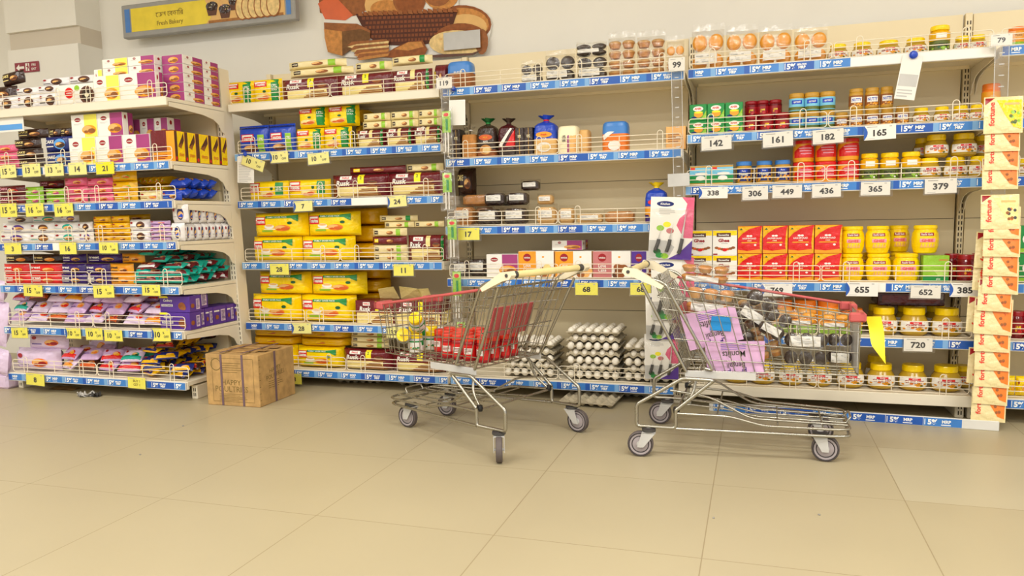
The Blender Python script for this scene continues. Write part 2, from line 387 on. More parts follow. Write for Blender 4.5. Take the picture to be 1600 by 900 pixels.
# ceiling lamps
for i, (x, y, lx, ly) in enumerate(LAMPS):
    me = G().box(-lx / 2 - .02, lx / 2 + .02, -ly / 2 - .02, ly / 2 + .02, -.05, 0, 'lampbody', .004)
    o = obj('ceiling_lamp', me.mesh('ceiling_lamp'), None, (x, y, CEIL_Z)); tag(o, 'long white ceiling tube lamp over the aisle', 'lamp', 'ceiling tube lamps')
    obj('diffuser', G().box(-lx / 2, lx / 2, -ly / 2, ly / 2, -.054, -.0505, 'lamp_glow').mesh('diffuser'), o)
    ld = bpy.data.lights.new('tube_light', 'AREA'); ld.shape = 'RECTANGLE'; ld.size = lx; ld.size_y = ly; ld.energy = LAMP_W * {-1.6: 1.0, .7: .85, 3.0: 1.1, 5.3: 1.3}[x]; ld.color = LAMP_COL
    lo = bpy.data.objects.new('tube_light', ld); COL.objects.link(lo); lo.location = (x, y, CEIL_Z - .06)
# ------------------------------------------------------------------ shelving bays
WY = .40                      # face of the back panels
def shelf(root, org, x0, x1, z, yf, yb, strip=True, guard=True, lip=.042, br=(True, True), gaps=(), guards=None, seedv=0):
    def fin(g, name, par): return obj(name, g.mesh(name, org), par)
    g = G(); g.box(x0, x1, yf + .012, yb, z - .022, z - .002, 'metal_white'); g.box(x0, x1, yf, yf + .014, z - lip, z, 'metal_white', .002)
    g.box(x0 + .03, x1 - .03, yf + .06, yf + .075, z - .036, z - .022, 'metal_in'); g.box(x0 + .03, x1 - .03, yb - .09, yb - .075, z - .036, z - .022, 'metal_in')
    sh = fin(g, 'shelf', root)
    for on, x in zip(br, (x0, x1)):
        if not on: continue
        sx = 1 if x == x0 else -1
        pr = [(yf + .02, z - .02), (yf + .02, z - .045), (yf + .62 * (yb - yf), z - .06), (yf + .80 * (yb - yf), z - .075), (yf + .9 * (yb - yf), z - .10), (yf + .95 * (yb - yf), z - .135), (yb, z - .145), (yb, z - .02)]
        xa, xb = sorted((x, x + sx * .004)); n = len(pr)
        v = [(xa, y, q) for y, q in pr] + [(xb, y, q) for y, q in pr]
        fin(G().add(v, [tuple(range(n - 1, -1, -1)), tuple(range(n, 2 * n))] + [(i, (i + 1) % n, n + (i + 1) % n, n + i) for i in range(n)], 'metal_white'), 'bracket', sh)
    if strip:
        fin(G().box(x0 + .004, x1 - .004, yf - .012, yf - .001, z - lip - .002, z - .001, 'rail', .002), 'price_rail', sh)
        g = G(); S = lambda u, v, o=0: (u, yf - .0123 - o, v)
        q = random.Random(int(z * 1000) + seedv); x = x0 + .006 - q.random() * .06; zc = z - lip / 2 - .001; k = 0
        hh = lip / 2 - .003
        while x < x1 - .006:
            a, c = max(x, x0 + .006), min(x + .148, x1 - .006)
            skip = any(p <= (a - x0) / (x1 - x0) <= r for p, r in gaps)
            if c > a + .02 and not skip:
                base = 'blue' if q.random() < .7 else 'blue_d'
                g.rect(S, a, c, zc - hh, zc + hh, base, 0)
                if a + .03 < c: g.rect(S, a, a + .022, zc - hh, zc + hh, 'blue_l' if q.random() < .6 else 'blue_d', .0004)
                if x + .025 > a: g.rect(S, x + .025, x + .028, zc - hh * .7, zc + hh * .8, 'txt', .0008)
                if x + .034 > a and x + .072 < c: g.text(S, '5%', x + .053, zc, .025, 'txt', .0008, bold=.045, maxw=.04)
                if x + .078 > a and x + .122 < c:
                    if k % 2 == 0:
                        g.text(S, 'MRP', x + .098, zc + .003, .015, 'txt', .0008, bold=.04, maxw=.042); g.rect(S, x + .08, x + .112, zc - .012, zc - .009, 'txt', .0008)
                    else:
                        g.text(S, 'BELOW', x + .098, zc + .006, .009, 'txt', .0008, bold=.04, maxw=.042); g.text(S, 'MRP', x + .098, zc - .006, .012, 'txt', .0008, bold=.04, maxw=.042)
            elif c > a + .02:
                g.rect(S, a, c, zc - hh, zc + hh, 'white', 0)
            x += .148; k += 1
        if g.f: fin(g, 'promo_strip', sh)
    if guard:
        for a, c in (guards or ((.006, .497), (.503, .994))):
            xa, xb = x0 + (x1 - x0) * a, x0 + (x1 - x0) * c; y = yf + .02; r = .0021; g = G()
            zs = [z + .005, z + .028, z + .050, z + .073]
            for i, zz in enumerate(zs[1:3]): g.rod((xa, y, zz), (xb, y, zz), r, 'wire')
            w = .012
            g.tube([(xa + w, y, zs[0]), (xa + w / 3, y, zs[0] + w / 3), (xa, y, zs[0] + w), (xa, y, zs[3] - w), (xa + w / 3, y, zs[3] - w / 3), (xa + w, y, zs[3]),
                    (xb - w, y, zs[3]), (xb - w / 3, y, zs[3] - w / 3), (xb, y, zs[3] - w), (xb, y, zs[0] + w), (xb - w / 3, y, zs[0] + w / 3), (xb - w, y, zs[0])], r, 'wire', 5, True)
            Lg = xb - xa; m = max(1, round(Lg / .2))
            for i in range(1, m + 1):
                px = xa + Lg * (i - .5) / m
                if i % 2 == 1:
                    h = zs[3] + .018; e = .013
                    g.tube([(px - e, y - .005, z - .003), (px - e, y - .005, h - e)] + [(px - e * math.cos(t), y - .005, h - e + e * math.sin(t)) for t in (.5, 1.05, 1.57, 2.1, 2.65)] + [(px + e, y - .005, h - e), (px + e, y - .005, z - .003)], r, 'wire', 5)
                else: g.rod((px, y + .004, z - .003), (px, y + .004, zs[3]), r, 'wire')
            fin(g, 'wire_guard', sh)
    return sh
def upright(root, org, xa, xb, ya, yb, z1, name='upright', lean=0.0, slots=True):
    g = G(); n = len(g.v); g.box(xa, xb, ya, yb, 0, z1, 'metal_white' if lean else 'metal_in')
    if slots:
        S = lambda u, v, o=0: (u, ya - o, v); z = .05; w = xb - xa
        while z < z1 - .03:
            for f in (.28, .72): g.rect(S, xa + w * f - .0024, xa + w * f + .0024, z, z + .017, 'slot', .0005)
            z += .027
    if lean: g.v = [(x - lean * q / z1, y, q) for x, y, q in g.v]
    return obj(name, g.mesh(name, org), root)
def panel(root, org, x0, x1, y0, y1, seams, z0, z1):
    g = G(); zz = [z0] + seams + [z1]
    for a, c in zip(zz, zz[1:]): g.box(x0, x1, y0, y1, a + .0015, c - .0015, 'metal_in')
    g.box(x0 + .003, x1 - .003, y0 + .004, y1 - .001, z0 + .002, z1 - .003, 'seam')
    return obj('back_panel', g.mesh('back_panel', org), root)
def feet(root, org, x, yf, yb, name='foot'):
    g = G(); g.box(x - .018, x + .018, yf + .07, yb, 0, .075, 'metal_white', .003)
    S = lambda u, v, o=0: (u, yf + .07 - o, v)
    for q in (.015, .042): g.rect(S, x - .006, x - .001, q, q + .018, 'slot', .0006); g.rect(S, x + .005, x + .010, q, q + .018, 'slot', .0006)
    return obj(name, g.mesh(name, org), root)
def xe(px, py, Y=0): return onY(px, py, Y).x
BAYX = [-.03, 1.244, 2.488, 3.732, 4.976]
SH = {}
def bay(label, x0, x1, seams, shelves, z1=1.83):
    org = (x0, 0, 0); root = empty('shelving_bay', org); tag(root, label, 'shelf unit', 'wall shelving bays')
    panel(root, org, x0 + .022, x1 - .022, WY, WY + .03, seams, .03, z1)
    upright(root, org, x0 - .014, x0 + .014, WY - .017, WY + .03, z1)
    if x1 > 4.9: upright(root, org, x1 - .019, x1 + .019, WY - .017, WY + .03, z1)
    feet(root, org, x0 + .01, 0, WY - .04); feet(root, org, x1 - .04, 0, WY - .04)
    for s in shelves: shelf(root, org, **s)
    return root
Y4 = .38
u2 = dict(a=1.601, b=1.325, c=1.060, d=.7125, e=.365, f=.100)
u3 = dict(a=1.600, b=1.244, c=.896, d=.625, f=.102)
u4 = dict(a=1.602, b=1.305, c=1.067, d=.616, e=.368, f=.116)
def sv(x0p, x1p, y0p, z, **k):
    x0 = xe(x0p, y0p) if x0p is not None else k.pop('x0'); x1 = xe(x1p, y0p) if x1p is not None else k.pop('x1')
    return dict(x0=x0, x1=x1, z=z, yf=0, yb=Y4, **k)
b2 = bay('white shelving bay packed with yellow toast and maroon rusk packets', BAYX[0] + .0, BAYX[1], [.42, .89, 1.36], [
    sv(355, 686, 150, u2['a'], strip=False), sv(367, 691, 232, u2['b'], gaps=((.2, .3),)), sv(372, 695, 310, u2['c'], gaps=((.55, .75),)), sv(379, 693, 409, u2['d']),
    sv(385, 700, 506, u2['e'], guards=((.006, .30), (.31, .62), (.63, .994))), sv(390, 702, 585, u2['f'], br=(False, False))])
b3 = bay('white shelving bay with bread loaves, cakes and egg trays', BAYX[1], BAYX[2], [.42, 1.12], [
    sv(691, 1070, 125, u3['a'], gaps=((.4, .48),)), sv(696, 1066, 240, u3['b']), sv(696, 1062, 354, u3['c']), sv(699, 1061, 436, u3['d']), sv(704, 1054, 596, u3['f'], br=(False, False))])
b4 = bay('white shelving bay of jars, tubs and red ghee cartons', BAYX[2], BAYX[3], [.42, .89], [
    sv(1074, 1556, 92, u4['a'], gaps=((.45, .95),)), sv(1073, 1539, 200, u4['b']), sv(1070, 1536, 285, u4['c']), sv(1064, 1527, 440, u4['d'], gaps=((.55, .62),)), sv(1060, 1523, 530, u4['e']), sv(1060, 1519, 612, u4['f'], strip=False, lip=.05, br=(False, False))])  # long white stretch on the top strip: washed-out light painted as white
b5 = bay('white shelving bay cut off by right edge of view', BAYX[3], BAYX[4], [.42, .89], [
    dict(x0=xe(1562, 92), x1=4.97, z=u4['a'], yf=0, yb=Y4), dict(x0=xe(1545, 200), x1=4.97, z=u4['b'], yf=0, yb=Y4), dict(x0=xe(1542, 285), x1=4.97, z=u4['c'], yf=0, yb=Y4), dict(x0=3.74, x1=4.97, z=u4['d'], yf=0, yb=Y4),
    dict(x0=3.74, x1=4.97, z=u4['e'], yf=0, yb=Y4), dict(x0=3.74, x1=4.97, z=u4['f'], yf=0, yb=Y4, br=(False, False))])
# the deeper bay at the left, standing forward of the others
U1F, U1B, U1L, U1R = -.475, -.03, -1.275, -.035
u1 = dict(a=1.580, b=1.260, c=1.060, d=.848, e=.614, f=.378, g=.108)
org = (U1L, U1F, 0); b1 = empty('shelving_bay', org); tag(b1, 'white deep shelving bay at left, full of cake boxes, biscuits and pouches', 'shelf unit', 'wall shelving bays')
panel(b1, org, U1L, -.112, U1B, U1B + .025, [.42, .66, .89, 1.12, 1.36], .03, 1.80)
upright(b1, org, -.050, -.008, -.028, .055, 1.80, lean=.06); upright(b1, org, U1L - .04, U1L - .001, -.028, .03, 1.80)
feet(b1, org, U1R - .02, U1F, U1B - .01); feet(b1, org, U1L - .01, U1F, U1B - .01)
for k, xr in dict(a=-.05, b=-.045, c=-.04, d=-.035, e=-.035, f=-.035, g=-.035).items():
    shelf(b1, org, U1L, xr, u1[k], U1F, U1B, strip=k != 'a', seedv=3, gaps=((.3, .42),) if k in 'bd' else (), br=(k != 'g', k != 'g'))
# blue promo rail lying along the floor under the right bay
A = onZ(1108, 642, 0); B = onZ(1561, 674, 0)
g = G(); ang = math.atan2(B.y - A.y, B.x - A.x); Ln = math.hypot(B.x - A.x, B.y - A.y)
g.box(0, Ln, 0, .012, 0, .042, 'rail', .002); x = .02; k = 0
while x < Ln - .15:
    g.rect(FRONT, x, x + .146, .003, .039, 'blue_d' if k % 3 else 'blue', .0005); g.rect(FRONT, x + .004, x + .007, .008, .034, 'txt', .001)
    g.text(FRONT, '5%', x + .035, .021, .025, 'txt', .001, bold=.045); g.text(FRONT, 'MRP', x + .088, .024, .014, 'txt', .001, bold=.04); g.rect(FRONT, x + .068, x + .105, .008, .012, 'txt', .001)
    x += .148; k += 1
tag(obj('promo_rail', g.mesh('promo_rail'), None, (A.x, A.y, 0), (0, 0, ang)), 'blue promo rail lying on the floor under the right bay', 'price rail')
# ------------------------------------------------------------------ product prototypes
def rbox(w, h, d, k, b=.0015): return G().box(-w / 2, w / 2, 0, d, 0, h, k, b)
def swoosh(g, S, cx, cy, w, h, k1='orange', k2='crust', k3='peach', o=.0012):
    """a little picture of baked slices"""
    g.disc(S, cx, cy, w * .5, h * .42, k1, o); g.disc(S, cx - w * .12, cy + h * .08, w * .34, h * .28, k3, o + .0003); g.disc(S, cx + w * .18, cy - h * .1, w * .26, h * .22, k2, o + .0005)
    g.disc(S, cx - w * .2, cy - h * .16, w * .16, h * .12, k2, o + .0006)
def cake_face(g, S, u0, u1, v0, v1, col, wide=.5):
    w, h = u1 - u0, v1 - v0; m = u0 + w * wide
    g.rect(S, u0, m, v0, v1, 'white'); g.rect(S, m, u1, v0, v1, col)
    r = min(w * .12, h * .14); g.disc(S, u0 + w * wide * .5, v0 + h * .78, r, r * .9, 'red_d'); g.text(S, 'winkies', u0 + w * wide * .5, v0 + h * .78, r * .5, 'white', .0016, maxw=r * 1.6)
    g.lines(S, u0 + w * .1, u0 + w * wide * .85, v0 + h * .55, v0 + h * .62, 2, 'lgrey')
    swoosh(g, S, u0 + w * .68, v0 + h * .32, w * .56, h * .5, 'amber', 'crust', 'peach')
def cake_box(name, col, w=.10, h=.115, d=.12, wide=.5, box2=None, cat='cake box'):
    g = rbox(w, h, d, 'white'); cake_face(g, FRONT, -w / 2 + .001, w / 2 - .001, .001, h - .001, col, wide)
    S = side_r(w / 2); g.rect(S, .001, d * .5, .001, h - .001, 'white'); g.rect(S, d * .5, d - .001, .001, h - .001, box2 or col)
    g.disc(S, d * .25, h * .8, d * .09, d * .09, 'red_d'); swoosh(g, S, d * .74, h * .3, d * .4, h * .4, 'amber', 'crust', 'peach')
    return Proto(name, cat, w, h, d, g.mesh(name))
CB_Y = cake_box('cake_box', 'tagy'); CB_P = cake_box('cake_box', 'magenta'); CB_M = cake_box('cake_box', 'maroon')
def flat_cake(col):
    w, h, d = .12, .05, .12; g = rbox(w, h, d, 'white'); cake_face(g, FRONT, -w / 2 + .001, w / 2 - .001, .001, h - .001, col, .5)
    S = side_r(w / 2); g.rect(S, d * .55, d - .001, .001, h - .001, col); g.disc(S, d * .25, h * .65, d * .07, d * .06, 'red_d'); swoosh(g, S, d * .76, h * .45, d * .36, h * .7, 'amber', 'crust', 'peach'); S = side_l(w / 2); g.rect(S, -d + .001, -.001, .001, h - .001, col); swoosh(g, S, -d * .45, h * .45, d * .5, h * .8, 'amber', 'crust', 'peach')
    return Proto('cake_box', 'cake box', w, h, d, g.mesh('cake_box'))
FC_Y = flat_cake('tagy'); FC_P = flat_cake('magenta')
def love_cake(col, pic):
    w, h, d = .19, .115, .09; g = rbox(w, h, d, 'white'); S = FRONT
    g.rect(S, -w / 2 + .001, 0, .001, h - .001, col); g.disc(S, -w * .25, h * .76, .021, .017, 'red_d'); g.text(S, 'winkies', -w * .25, h * .76, .008, 'white', .0016, maxw=.034)
    g.text(S, 'Love', -w * .25, h * .46, .015, 'white', .0014); g.text(S, 'Cake', -w * .25, h * .30, .015, 'white', .0014); g.disc(S, w * .2, h * .78, .006, .004, 'amber')
    q = random.Random(3)
    for i in range(9): g.disc(S, w * (.1 + .35 * q.random()), h * (.12 + .3 * q.random()), .02, .014, q.choice(pic), .0011 + i * .0002)
    S = side_r(w / 2); g.rect(S, .001, d - .001, .001, h - .001, col)
    return Proto('cake_box', 'cake box', w, h, d, g.mesh('cake_box'))
LC_O = love_cake('amber', ['peach', 'loaf', 'crust', 'cream']); LC_R = love_cake('rose', ['loaf_d', 'brown', 'crust']); LC_V = love_cake('purple', ['loaf', 'crust', 'brown'])
def choc_box():          # orange and brown biscuit carton
    w, h, d = .12, .13, .05; g = rbox(w, h, d, 'amber'); S = FRONT; g.rect(S, -w / 2 + .001, -w * .22, .001, h - .001, 'brown'); g.rect(S, -w * .22, w / 2 - .001, .001, h - .001, 'yellow')
    g.poly(S, [(-.01, h * .55), (.05, h * .95), (.055, h * .7), (.02, h * .45)], 'brown'); g.poly(S, [(-.02, h * .5), (.03, h * .62), (.02, h * .42)], 'crust', .0012); g.disc(S, -w * .36, h * .1, .01, .008, 'red', .0012); g.text(S, 'choco', .02, h * .24, .018, 'orange_d', .0012, maxw=.06)
    return Proto('biscuit_carton', 'biscuit box', w, h, d, g.mesh('biscuit_carton'))
CHOC = choc_box()
def maroon_box():
    w, h, d = .14, .13, .1; g = rbox(w, h, d, 'maroon'); S = FRONT; g.rect(S, -w / 2 + .004, w / 2 - .004, .004, h * .3, 'amber'); g.lines(S, -w * .4, w * .4, .01, h * .24, 3, 'red_d')
    return Proto('display_box', 'display box', w, h, d, g.mesh('display_box'))
MBOX = maroon_box()
# ---- pouches
def pouch(name, cat, w, h, d, seal, k, art=None, back=None, n=14, pu=3.0, pv=3.0, seed=0, band=None):
    q = random.Random(seed); ph = [q.random() * 6 for _ in range(4)]
    def T(u, v):
        a, c = (u, v) if seal == 'tb' else (v, u)
        e = max(0, 1 - abs(c / .9) ** pv) ** .55; t = e * max(0, 1 - abs(a) ** pu) ** .5
        wr = (.05 if pu < 5 else .012) * math.sin(7 * a + ph[0]) * abs(c) ** 2 + (.03 if pu < 5 else .008) * math.sin(11 * c + 5 * a + ph[1]) * abs(a)
        return max(0, t * (1 + wr) + (.04 * math.sin(16 * a + ph[2]) * min(1, abs(c)) ** 3 if t > .02 else 0))
    def S(x, z, o=0):
        u, v = max(-1, min(1, 2 * x / w)), max(-1, min(1, 2 * z / h - 1)); return (x, d / 2 * (1 - T(u, v)) - o, z)
    def SB(x, z, o=0):
        u, v = max(-1, min(1, 2 * x / w)), max(-1, min(1, 2 * z / h - 1)); return (x, d / 2 * (1 + T(u, v)) + o, z)
    g = G(); kk = k if not band else (lambda a, c: band[0] if (c > band[1] if band[2] == 'top' else a < band[1]) else k)
    g.grid(S, -w / 2, w / 2, 0, h, n, n, kk); g.grid(SB, -w / 2, w / 2, 0, h, n, n, back or kk, flip=True)
    if art: art(g, lambda x, z, o=0: S(x, z, o + .0006), w, h)
    return Proto(name, cat, w, h, d, g.mesh(name))
def badge(g, S, cx, cy, w, h, t='Toastea'):
    g.rect(S, cx - w / 2, cx + w / 2, cy - h / 2, cy + h / 2, 'red', .0012, 3, 2); g.rect(S, cx - w * .42, cx + w * .42, cy + h * .18, cy + h * .4, 'white', .0018, 3, 1)
    g.text(S, t, cx, cy - h * .08, h * .46, 'white', .0022, maxw=w * .9, bold=.03)
def a_toast(g, S, w, h):
    badge(g, S, -w * .16, h * .78, w * .46, h * .22); g.rect(S, w * .22, w * .44, h * .1, h * .95, 'green', .001, 2, 5); g.text(S, '17%', w * .33, h * .68, h * .13, 'white', .002, maxw=w * .18); g.text(S, 'EXTRA', w * .33, h * .52, h * .06, 'white', .002, maxw=w * .17)
    g.disc(S, -w * .02, h * .48, w * .06, h * .05, 'green_d', .0014); swoosh(g, S, -w * .08, h * .26, w * .5, h * .3, 'peach', 'orange_d', 'cream')
TOAST = pouch('toast_packet', 'toast packet', .155, .125, .06, 'lr', 'yellow', a_toast, pu=6, pv=9, seed=1)
def a_toast_b(g, S, w, h):
    badge(g, S, -w * .14, h * .56, w * .44, h * .26); g.rect(S, w * .2, w * .4, h * .08, h * .66, 'lime', .001, 2, 3); g.text(S, '17%', w * .3, h * .5, h * .11, 'white', .002, maxw=w * .16); swoosh(g, S, -w * .04, h * .2, w * .5, h * .26, 'crust', 'brown', 'peach')
    g.rect(S, -w * .48, w * .48, h * .88, h * .97, 'navy', .001, 5, 1)
TOASTB = pouch('toast_packet', 'toast packet', .155, .14, .06, 'tb', 'bluep', a_toast_b, pu=4, pv=5, seed=2)
def a_toast_l(g, S, w, h):
    badge(g, S, -w * .27, h * .66, w * .28, h * .5); g.rect(S, w * .26, w * .42, h * .25, h * .9, 'green', .001, 2, 3); g.text(S, '25%', w * .34, h * .6, h * .2, 'white', .002, maxw=w * .13); g.disc(S, w * .17, h * .6, w * .035, h * .09, 'green_d', .0014); swoosh(g, S, w * .05, h * .33, w * .34, h * .42, 'peach', 'orange_d', 'cream')
TOASTL = pouch('toast_packet', 'toast packet', .22, .105, .08, 'lr', 'yellow', a_toast_l, pu=6, pv=9, seed=3)
def a_family(g, S, w, h):
    badge(g, S, -w * .29, h * .66, w * .2, h * .34); g.rect(S, -w * .19, w * .36, h * .76, h * .86, 'green', .001, 8, 1); g.poly(S, [(w * .2, h * .86), (w * .4, h * .9), (w * .4, h * .62)], 'green', .0012)
    g.text(S, 'FAMILY SAVER PACK', w * .03, h * .81, h * .06, 'white', .002, maxw=w * .42); g.disc(S, w * .26, h * .56, w * .045, h * .06, 'green_d', .0014)
    g.disc(S, -w * .12, h * .42, w * .09, h * .09, 'white', .0014); g.disc(S, -w * .12, h * .46, w * .07, h * .04, 'peach', .0018); g.disc(S, -w * .11, h * .31, w * .12, h * .03, 'cream_l', .0012)
    swoosh(g, S, w * .12, h * .35, w * .3, h * .3, 'orange', 'orange_d', 'peach'); g.rect(S, -w * .26, -w * .06, h * .2, h * .27, 'lime', .0012, 3, 1)
FAMILY = pouch('family_toast_pack', 'toast pack', .29, .145, .1, 'lr', 'yellow', a_family, pu=6, pv=9, seed=4)
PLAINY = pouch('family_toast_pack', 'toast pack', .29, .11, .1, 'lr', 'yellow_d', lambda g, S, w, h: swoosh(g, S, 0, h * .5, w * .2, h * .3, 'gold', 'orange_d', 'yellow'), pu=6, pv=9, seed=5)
def a_rusk(ext):
    def f(g, S, w, h):
        g.rect(S, -w * .47, w * .47, h * .03, h * .47, 'cream', .0008, 8, 3); g.rect(S, -w * .3, -w * .3 + .055, h * .78, h * .93, 'white', .0012, 2, 1); g.text(S, 'PARLE', -w * .3 + .027, h * .855, h * .08, 'red', .0018, maxw=.045, bold=.03)
        g.text(S, 'Rusk', -w * .24, h * .63, h * .22, 'white', .0022, bold=.03, shear=.2, maxw=w * .32)
        g.rect(S, w * .02, w * .13, h * .56, h * .97, 'tagyb' if not ext else 'cream', .0012, 2, 3)
        if not ext: g.text(S, '2', w * .075, h * .84, h * .12, 'green_d', .002)
        for i in range(5): g.rect(S, -w * .1 + i * .012, w * .44 - i * .008, h * (.05 + i * .07), h * (.10 + i * .07), 'crust' if i % 2 else 'tan_d', .0014 + i * .0002, 6, 1)
        g.disc(S, w * .28, h * .62, w * .09, h * .09, 'crust', .003); g.disc(S, w * .28, h * .66, w * .075, h * .035, 'brown', .0034); g.disc(S, w * .28, h * .48, w * .13, h * .035, 'loaf_d', .0028)
        if ext:
            g.rect(S, w * .39, w * .47, h * .03, h * .97, 'green', .0016, 1, 5); g.text(S, 'EXTRA', w * .43, h * .42, h * .12, 'lime_l', .0026, rot=math.pi / 2, maxw=h * .5); g.text(S, '27%', w * .43, h * .82, h * .08, 'white', .0026, maxw=w * .07)
    return f
RUSK = pouch('rusk_packet', 'rusk packet', .26, .11, .08, 'lr', 'maroon', a_rusk(False), pu=7, pv=10, seed=6)
RUSKE = pouch('rusk_packet', 'rusk packet', .22, .11, .08, 'lr', 'maroon', a_rusk(True), pu=7, pv=10, seed=7)
def rusk_box():
    w, h, d = .3, .15, .2; g = rbox(w, h, d, 'maroon'); a_rusk(False)(g, lambda u, v, o=0: (u, -o, v), w, h); S = side_r(w / 2); g.rect(S, .002, d - .002, .004, h * .55, 'cream')
    return Proto('rusk_carton', 'rusk carton', w, h, d, g.mesh('rusk_carton'))
RUSKB = rusk_box()
def a_roll(col, pic, end):
    def f(g, S, w, h):
        g.rect(S, -w * .4, -w * .28, h * .28, h * .72, 'brown_d' if col != 'maroon' else 'yellow', .001, 2, 2); g.text(S, 'PARLE', -w * .34, h * .5, h * .16, 'cream_l', .0016, maxw=w * .1)
        swoosh(g, S, w * .06, h * .45, w * .2, h * .5, pic, 'crust', 'peach')
        if end: g.rect(S, w * .24, w * .36, h * .1, h * .9, end, .001, 2, 3)
    return f
ROLLC = pouch('rusk_roll', 'rusk packet', .2, .045, .06, 'lr', 'ivory', a_roll('c', 'loaf_d', 'lime'), pu=5, pv=9, seed=8)
ROLLM = pouch('rusk_roll', 'rusk packet', .3, .04, .05, 'lr', 'maroon', a_roll('maroon', 'loaf_d', None), pu=3, pv=12, seed=9)
ROLLG = pouch('rusk_roll', 'rusk packet', .2, .045, .06, 'lr', 'ivory', a_roll('c', 'crust', 'green'), pu=5, pv=9, seed=10)
# ---- biscuit wrappers
def a_simple(title, tk, c1, c2, disc=None, strip=None):
    def f(g, S, w, h):
        if strip: g.rect(S, -w * .46, w * .46, h * .06, h * .34, strip, .0008, 8, 2)
        if disc: g.disc(S, w * .16, h * .48, w * .2, h * .34, disc, .001, 18)
        swoosh(g, S, w * .18, h * .42, w * .34, h * .46, c1, c2, 'peach')
        if title: g.text(S, title, -w * .2, h * .64, h * .22, tk, .002, maxw=w * .46, bold=.03)
        else: g.disc(S, -w * .28, h * .7, w * .07, h * .1, 'red_d', .0014)
        g.rect(S, -w * .34, -w * .06, h * .3, h * .36, tk, .0012, 3, 1)
    return f
def biscuit(k, title=None, tk='white', c1='amber', c2='crust', disc=None, strip=None, w=.15, h=.07, d=.05, seal='lr', seed=1, name='biscuit_packet', cat='biscuit packet', pu=3, pv=6):
    return pouch(name, cat, w, h, d, seal, k, a_simple(title, tk, c1, c2, disc, strip), pu=pu, pv=pv, seed=seed, n=12)
B_BROWN = biscuit('brown_d', 'CAKE', 'cream', 'crust', 'brown', seed=11, name='cake_packet', cat='cake packet'); B_PINK = biscuit('pink', None, 'pink_l', 'amber', 'red_d', seed=12, name='cake_packet', cat='cake packet')
B_BLUE = biscuit('navy', 'CAKE', 'white', 'brown', 'choc', 'bluep_l', seed=13, name='cake_packet', cat='cake packet'); B_MAR = biscuit('maroon', 'CAKE', 'pink_l', 'red', 'maroon_d', seed=14, name='cake_packet', cat='cake packet')
B_GREEN = biscuit('lime', None, 'white', 'pink', 'magenta', seed=15, name='cake_packet', cat='cake packet'); B_YEL = biscuit('yellow_d', None, 'cream_l', 'lime', 'orange_d', seed=16, name='cake_roll', cat='cake packet')
B_BLUR = biscuit('bluep', None, 'bluep_l', 'amber', 'brown', seed=17, w=.12, name='wafer_packet', cat='biscuit packet'); B_TANP = biscuit('ivory', None, 'crust', 'pink', 'amber', seed=18, name='cake_packet', cat='cake packet')
B_WBRN = biscuit('white_film', None, 'dgrey', 'brown', 'choc', 'brown', seed=19, h=.085, d=.06, name='swiss_roll_packet', cat='cake packet')
B_WPUR = biscuit('white_film', None, 'violet', 'peach', 'crust', 'purple', seed=20, h=.085); B_WORG = biscuit('white_film', None, 'teal', 'amber', 'crust', 'brown', seed=21, h=.085); B_WTEAL = biscuit('white_film', None, 'teal', 'peach', 'crust', 'teal', seed=22, h=.085)
B_YSLAB = biscuit('yellow_d', None, 'orange_d', 'amber', 'brown', seed=23, h=.04); B_LIL = biscuit('lilac', None, 'purple', 'pink', 'magenta', seed=24, h=.03); B_WBLU = biscuit('white_film', None, 'lgrey', 'peach', 'bluep', 'navy', seed=25, w=.13, h=.1, seal='tb', name='cookie_pouch', cat='biscuit packet')
B_TREAT = biscuit('red', 'treat', 'white', 'amber', 'orange_d', seed=26); B_TREATP = biscuit('purple_d', 'treat', 'white', 'amber', 'choc', seed=27); B_TREATO = biscuit('amber', 'treat', 'choc', 'orange', 'brown', seed=28); B_TREATB = biscuit('brown_d', 'treat', 'cream', 'amber', 'orange', seed=29)
B_TEAL = biscuit('teal', None, 'white', 'rose', 'maroon', strip='maroon', w=.11, h=.04, d=.022, seed=30, name='wafer_bar', cat='chocolate bar'); B_ROSE = biscuit('maroon', None, 'white', 'rose', 'pink', strip='white_film', w=.12, h=.045, d=.02, seed=31, name='wafer_bar', cat='chocolate bar')
B_PILL = biscuit('lilac_l', None, 'purple', 'orange', 'red', w=.16, h=.12, d=.05, seal='tb', seed=32, name='cookie_pouch', cat='biscuit packet'); B_PILR = biscuit('lilac', None, 'white', 'red', 'amber', strip='red', w=.16, h=.11, d=.05, seal='tb', seed=33, name='cookie_pouch', cat='biscuit packet'); B_PILO = biscuit('lilac_l', None, 'orange', 'amber', 'orange_d', strip='amber', w=.16, h=.11, d=.05, seal='tb', seed=34, name='cookie_pouch', cat='biscuit packet')
B_PILT = biscuit('lilac_l', None, 'green_d', 'teal', 'green_d', strip='teal', w=.16, h=.11, d=.05, seal='tb', seed=35, name='cookie_pouch', cat='biscuit packet')
B_LILBIG = biscuit('lilac_l', None, 'purple', 'orange', 'red_d', w=.26, h=.16, d=.09, seal='tb', seed=36, name='cookie_bag', cat='biscuit packet')
B_HY = biscuit('yellow_d', None, 'navy', 'amber', 'navy', strip='navy', w=.13, h=.055, d=.025, seed=37, name='noodle_packet', cat='snack packet'); B_HB = biscuit('navy', None, 'yellow', 'amber', 'yellow_d', strip='yellow_d', w=.13, h=.055, d=.025, seed=38, name='noodle_packet', cat='snack packet'); B_HR = biscuit('brown_d', None, 'yellow', 'orange', 'red', strip='red_d', w=.13, h=.055, d=.025, seed=39, name='noodle_packet', cat='snack packet')
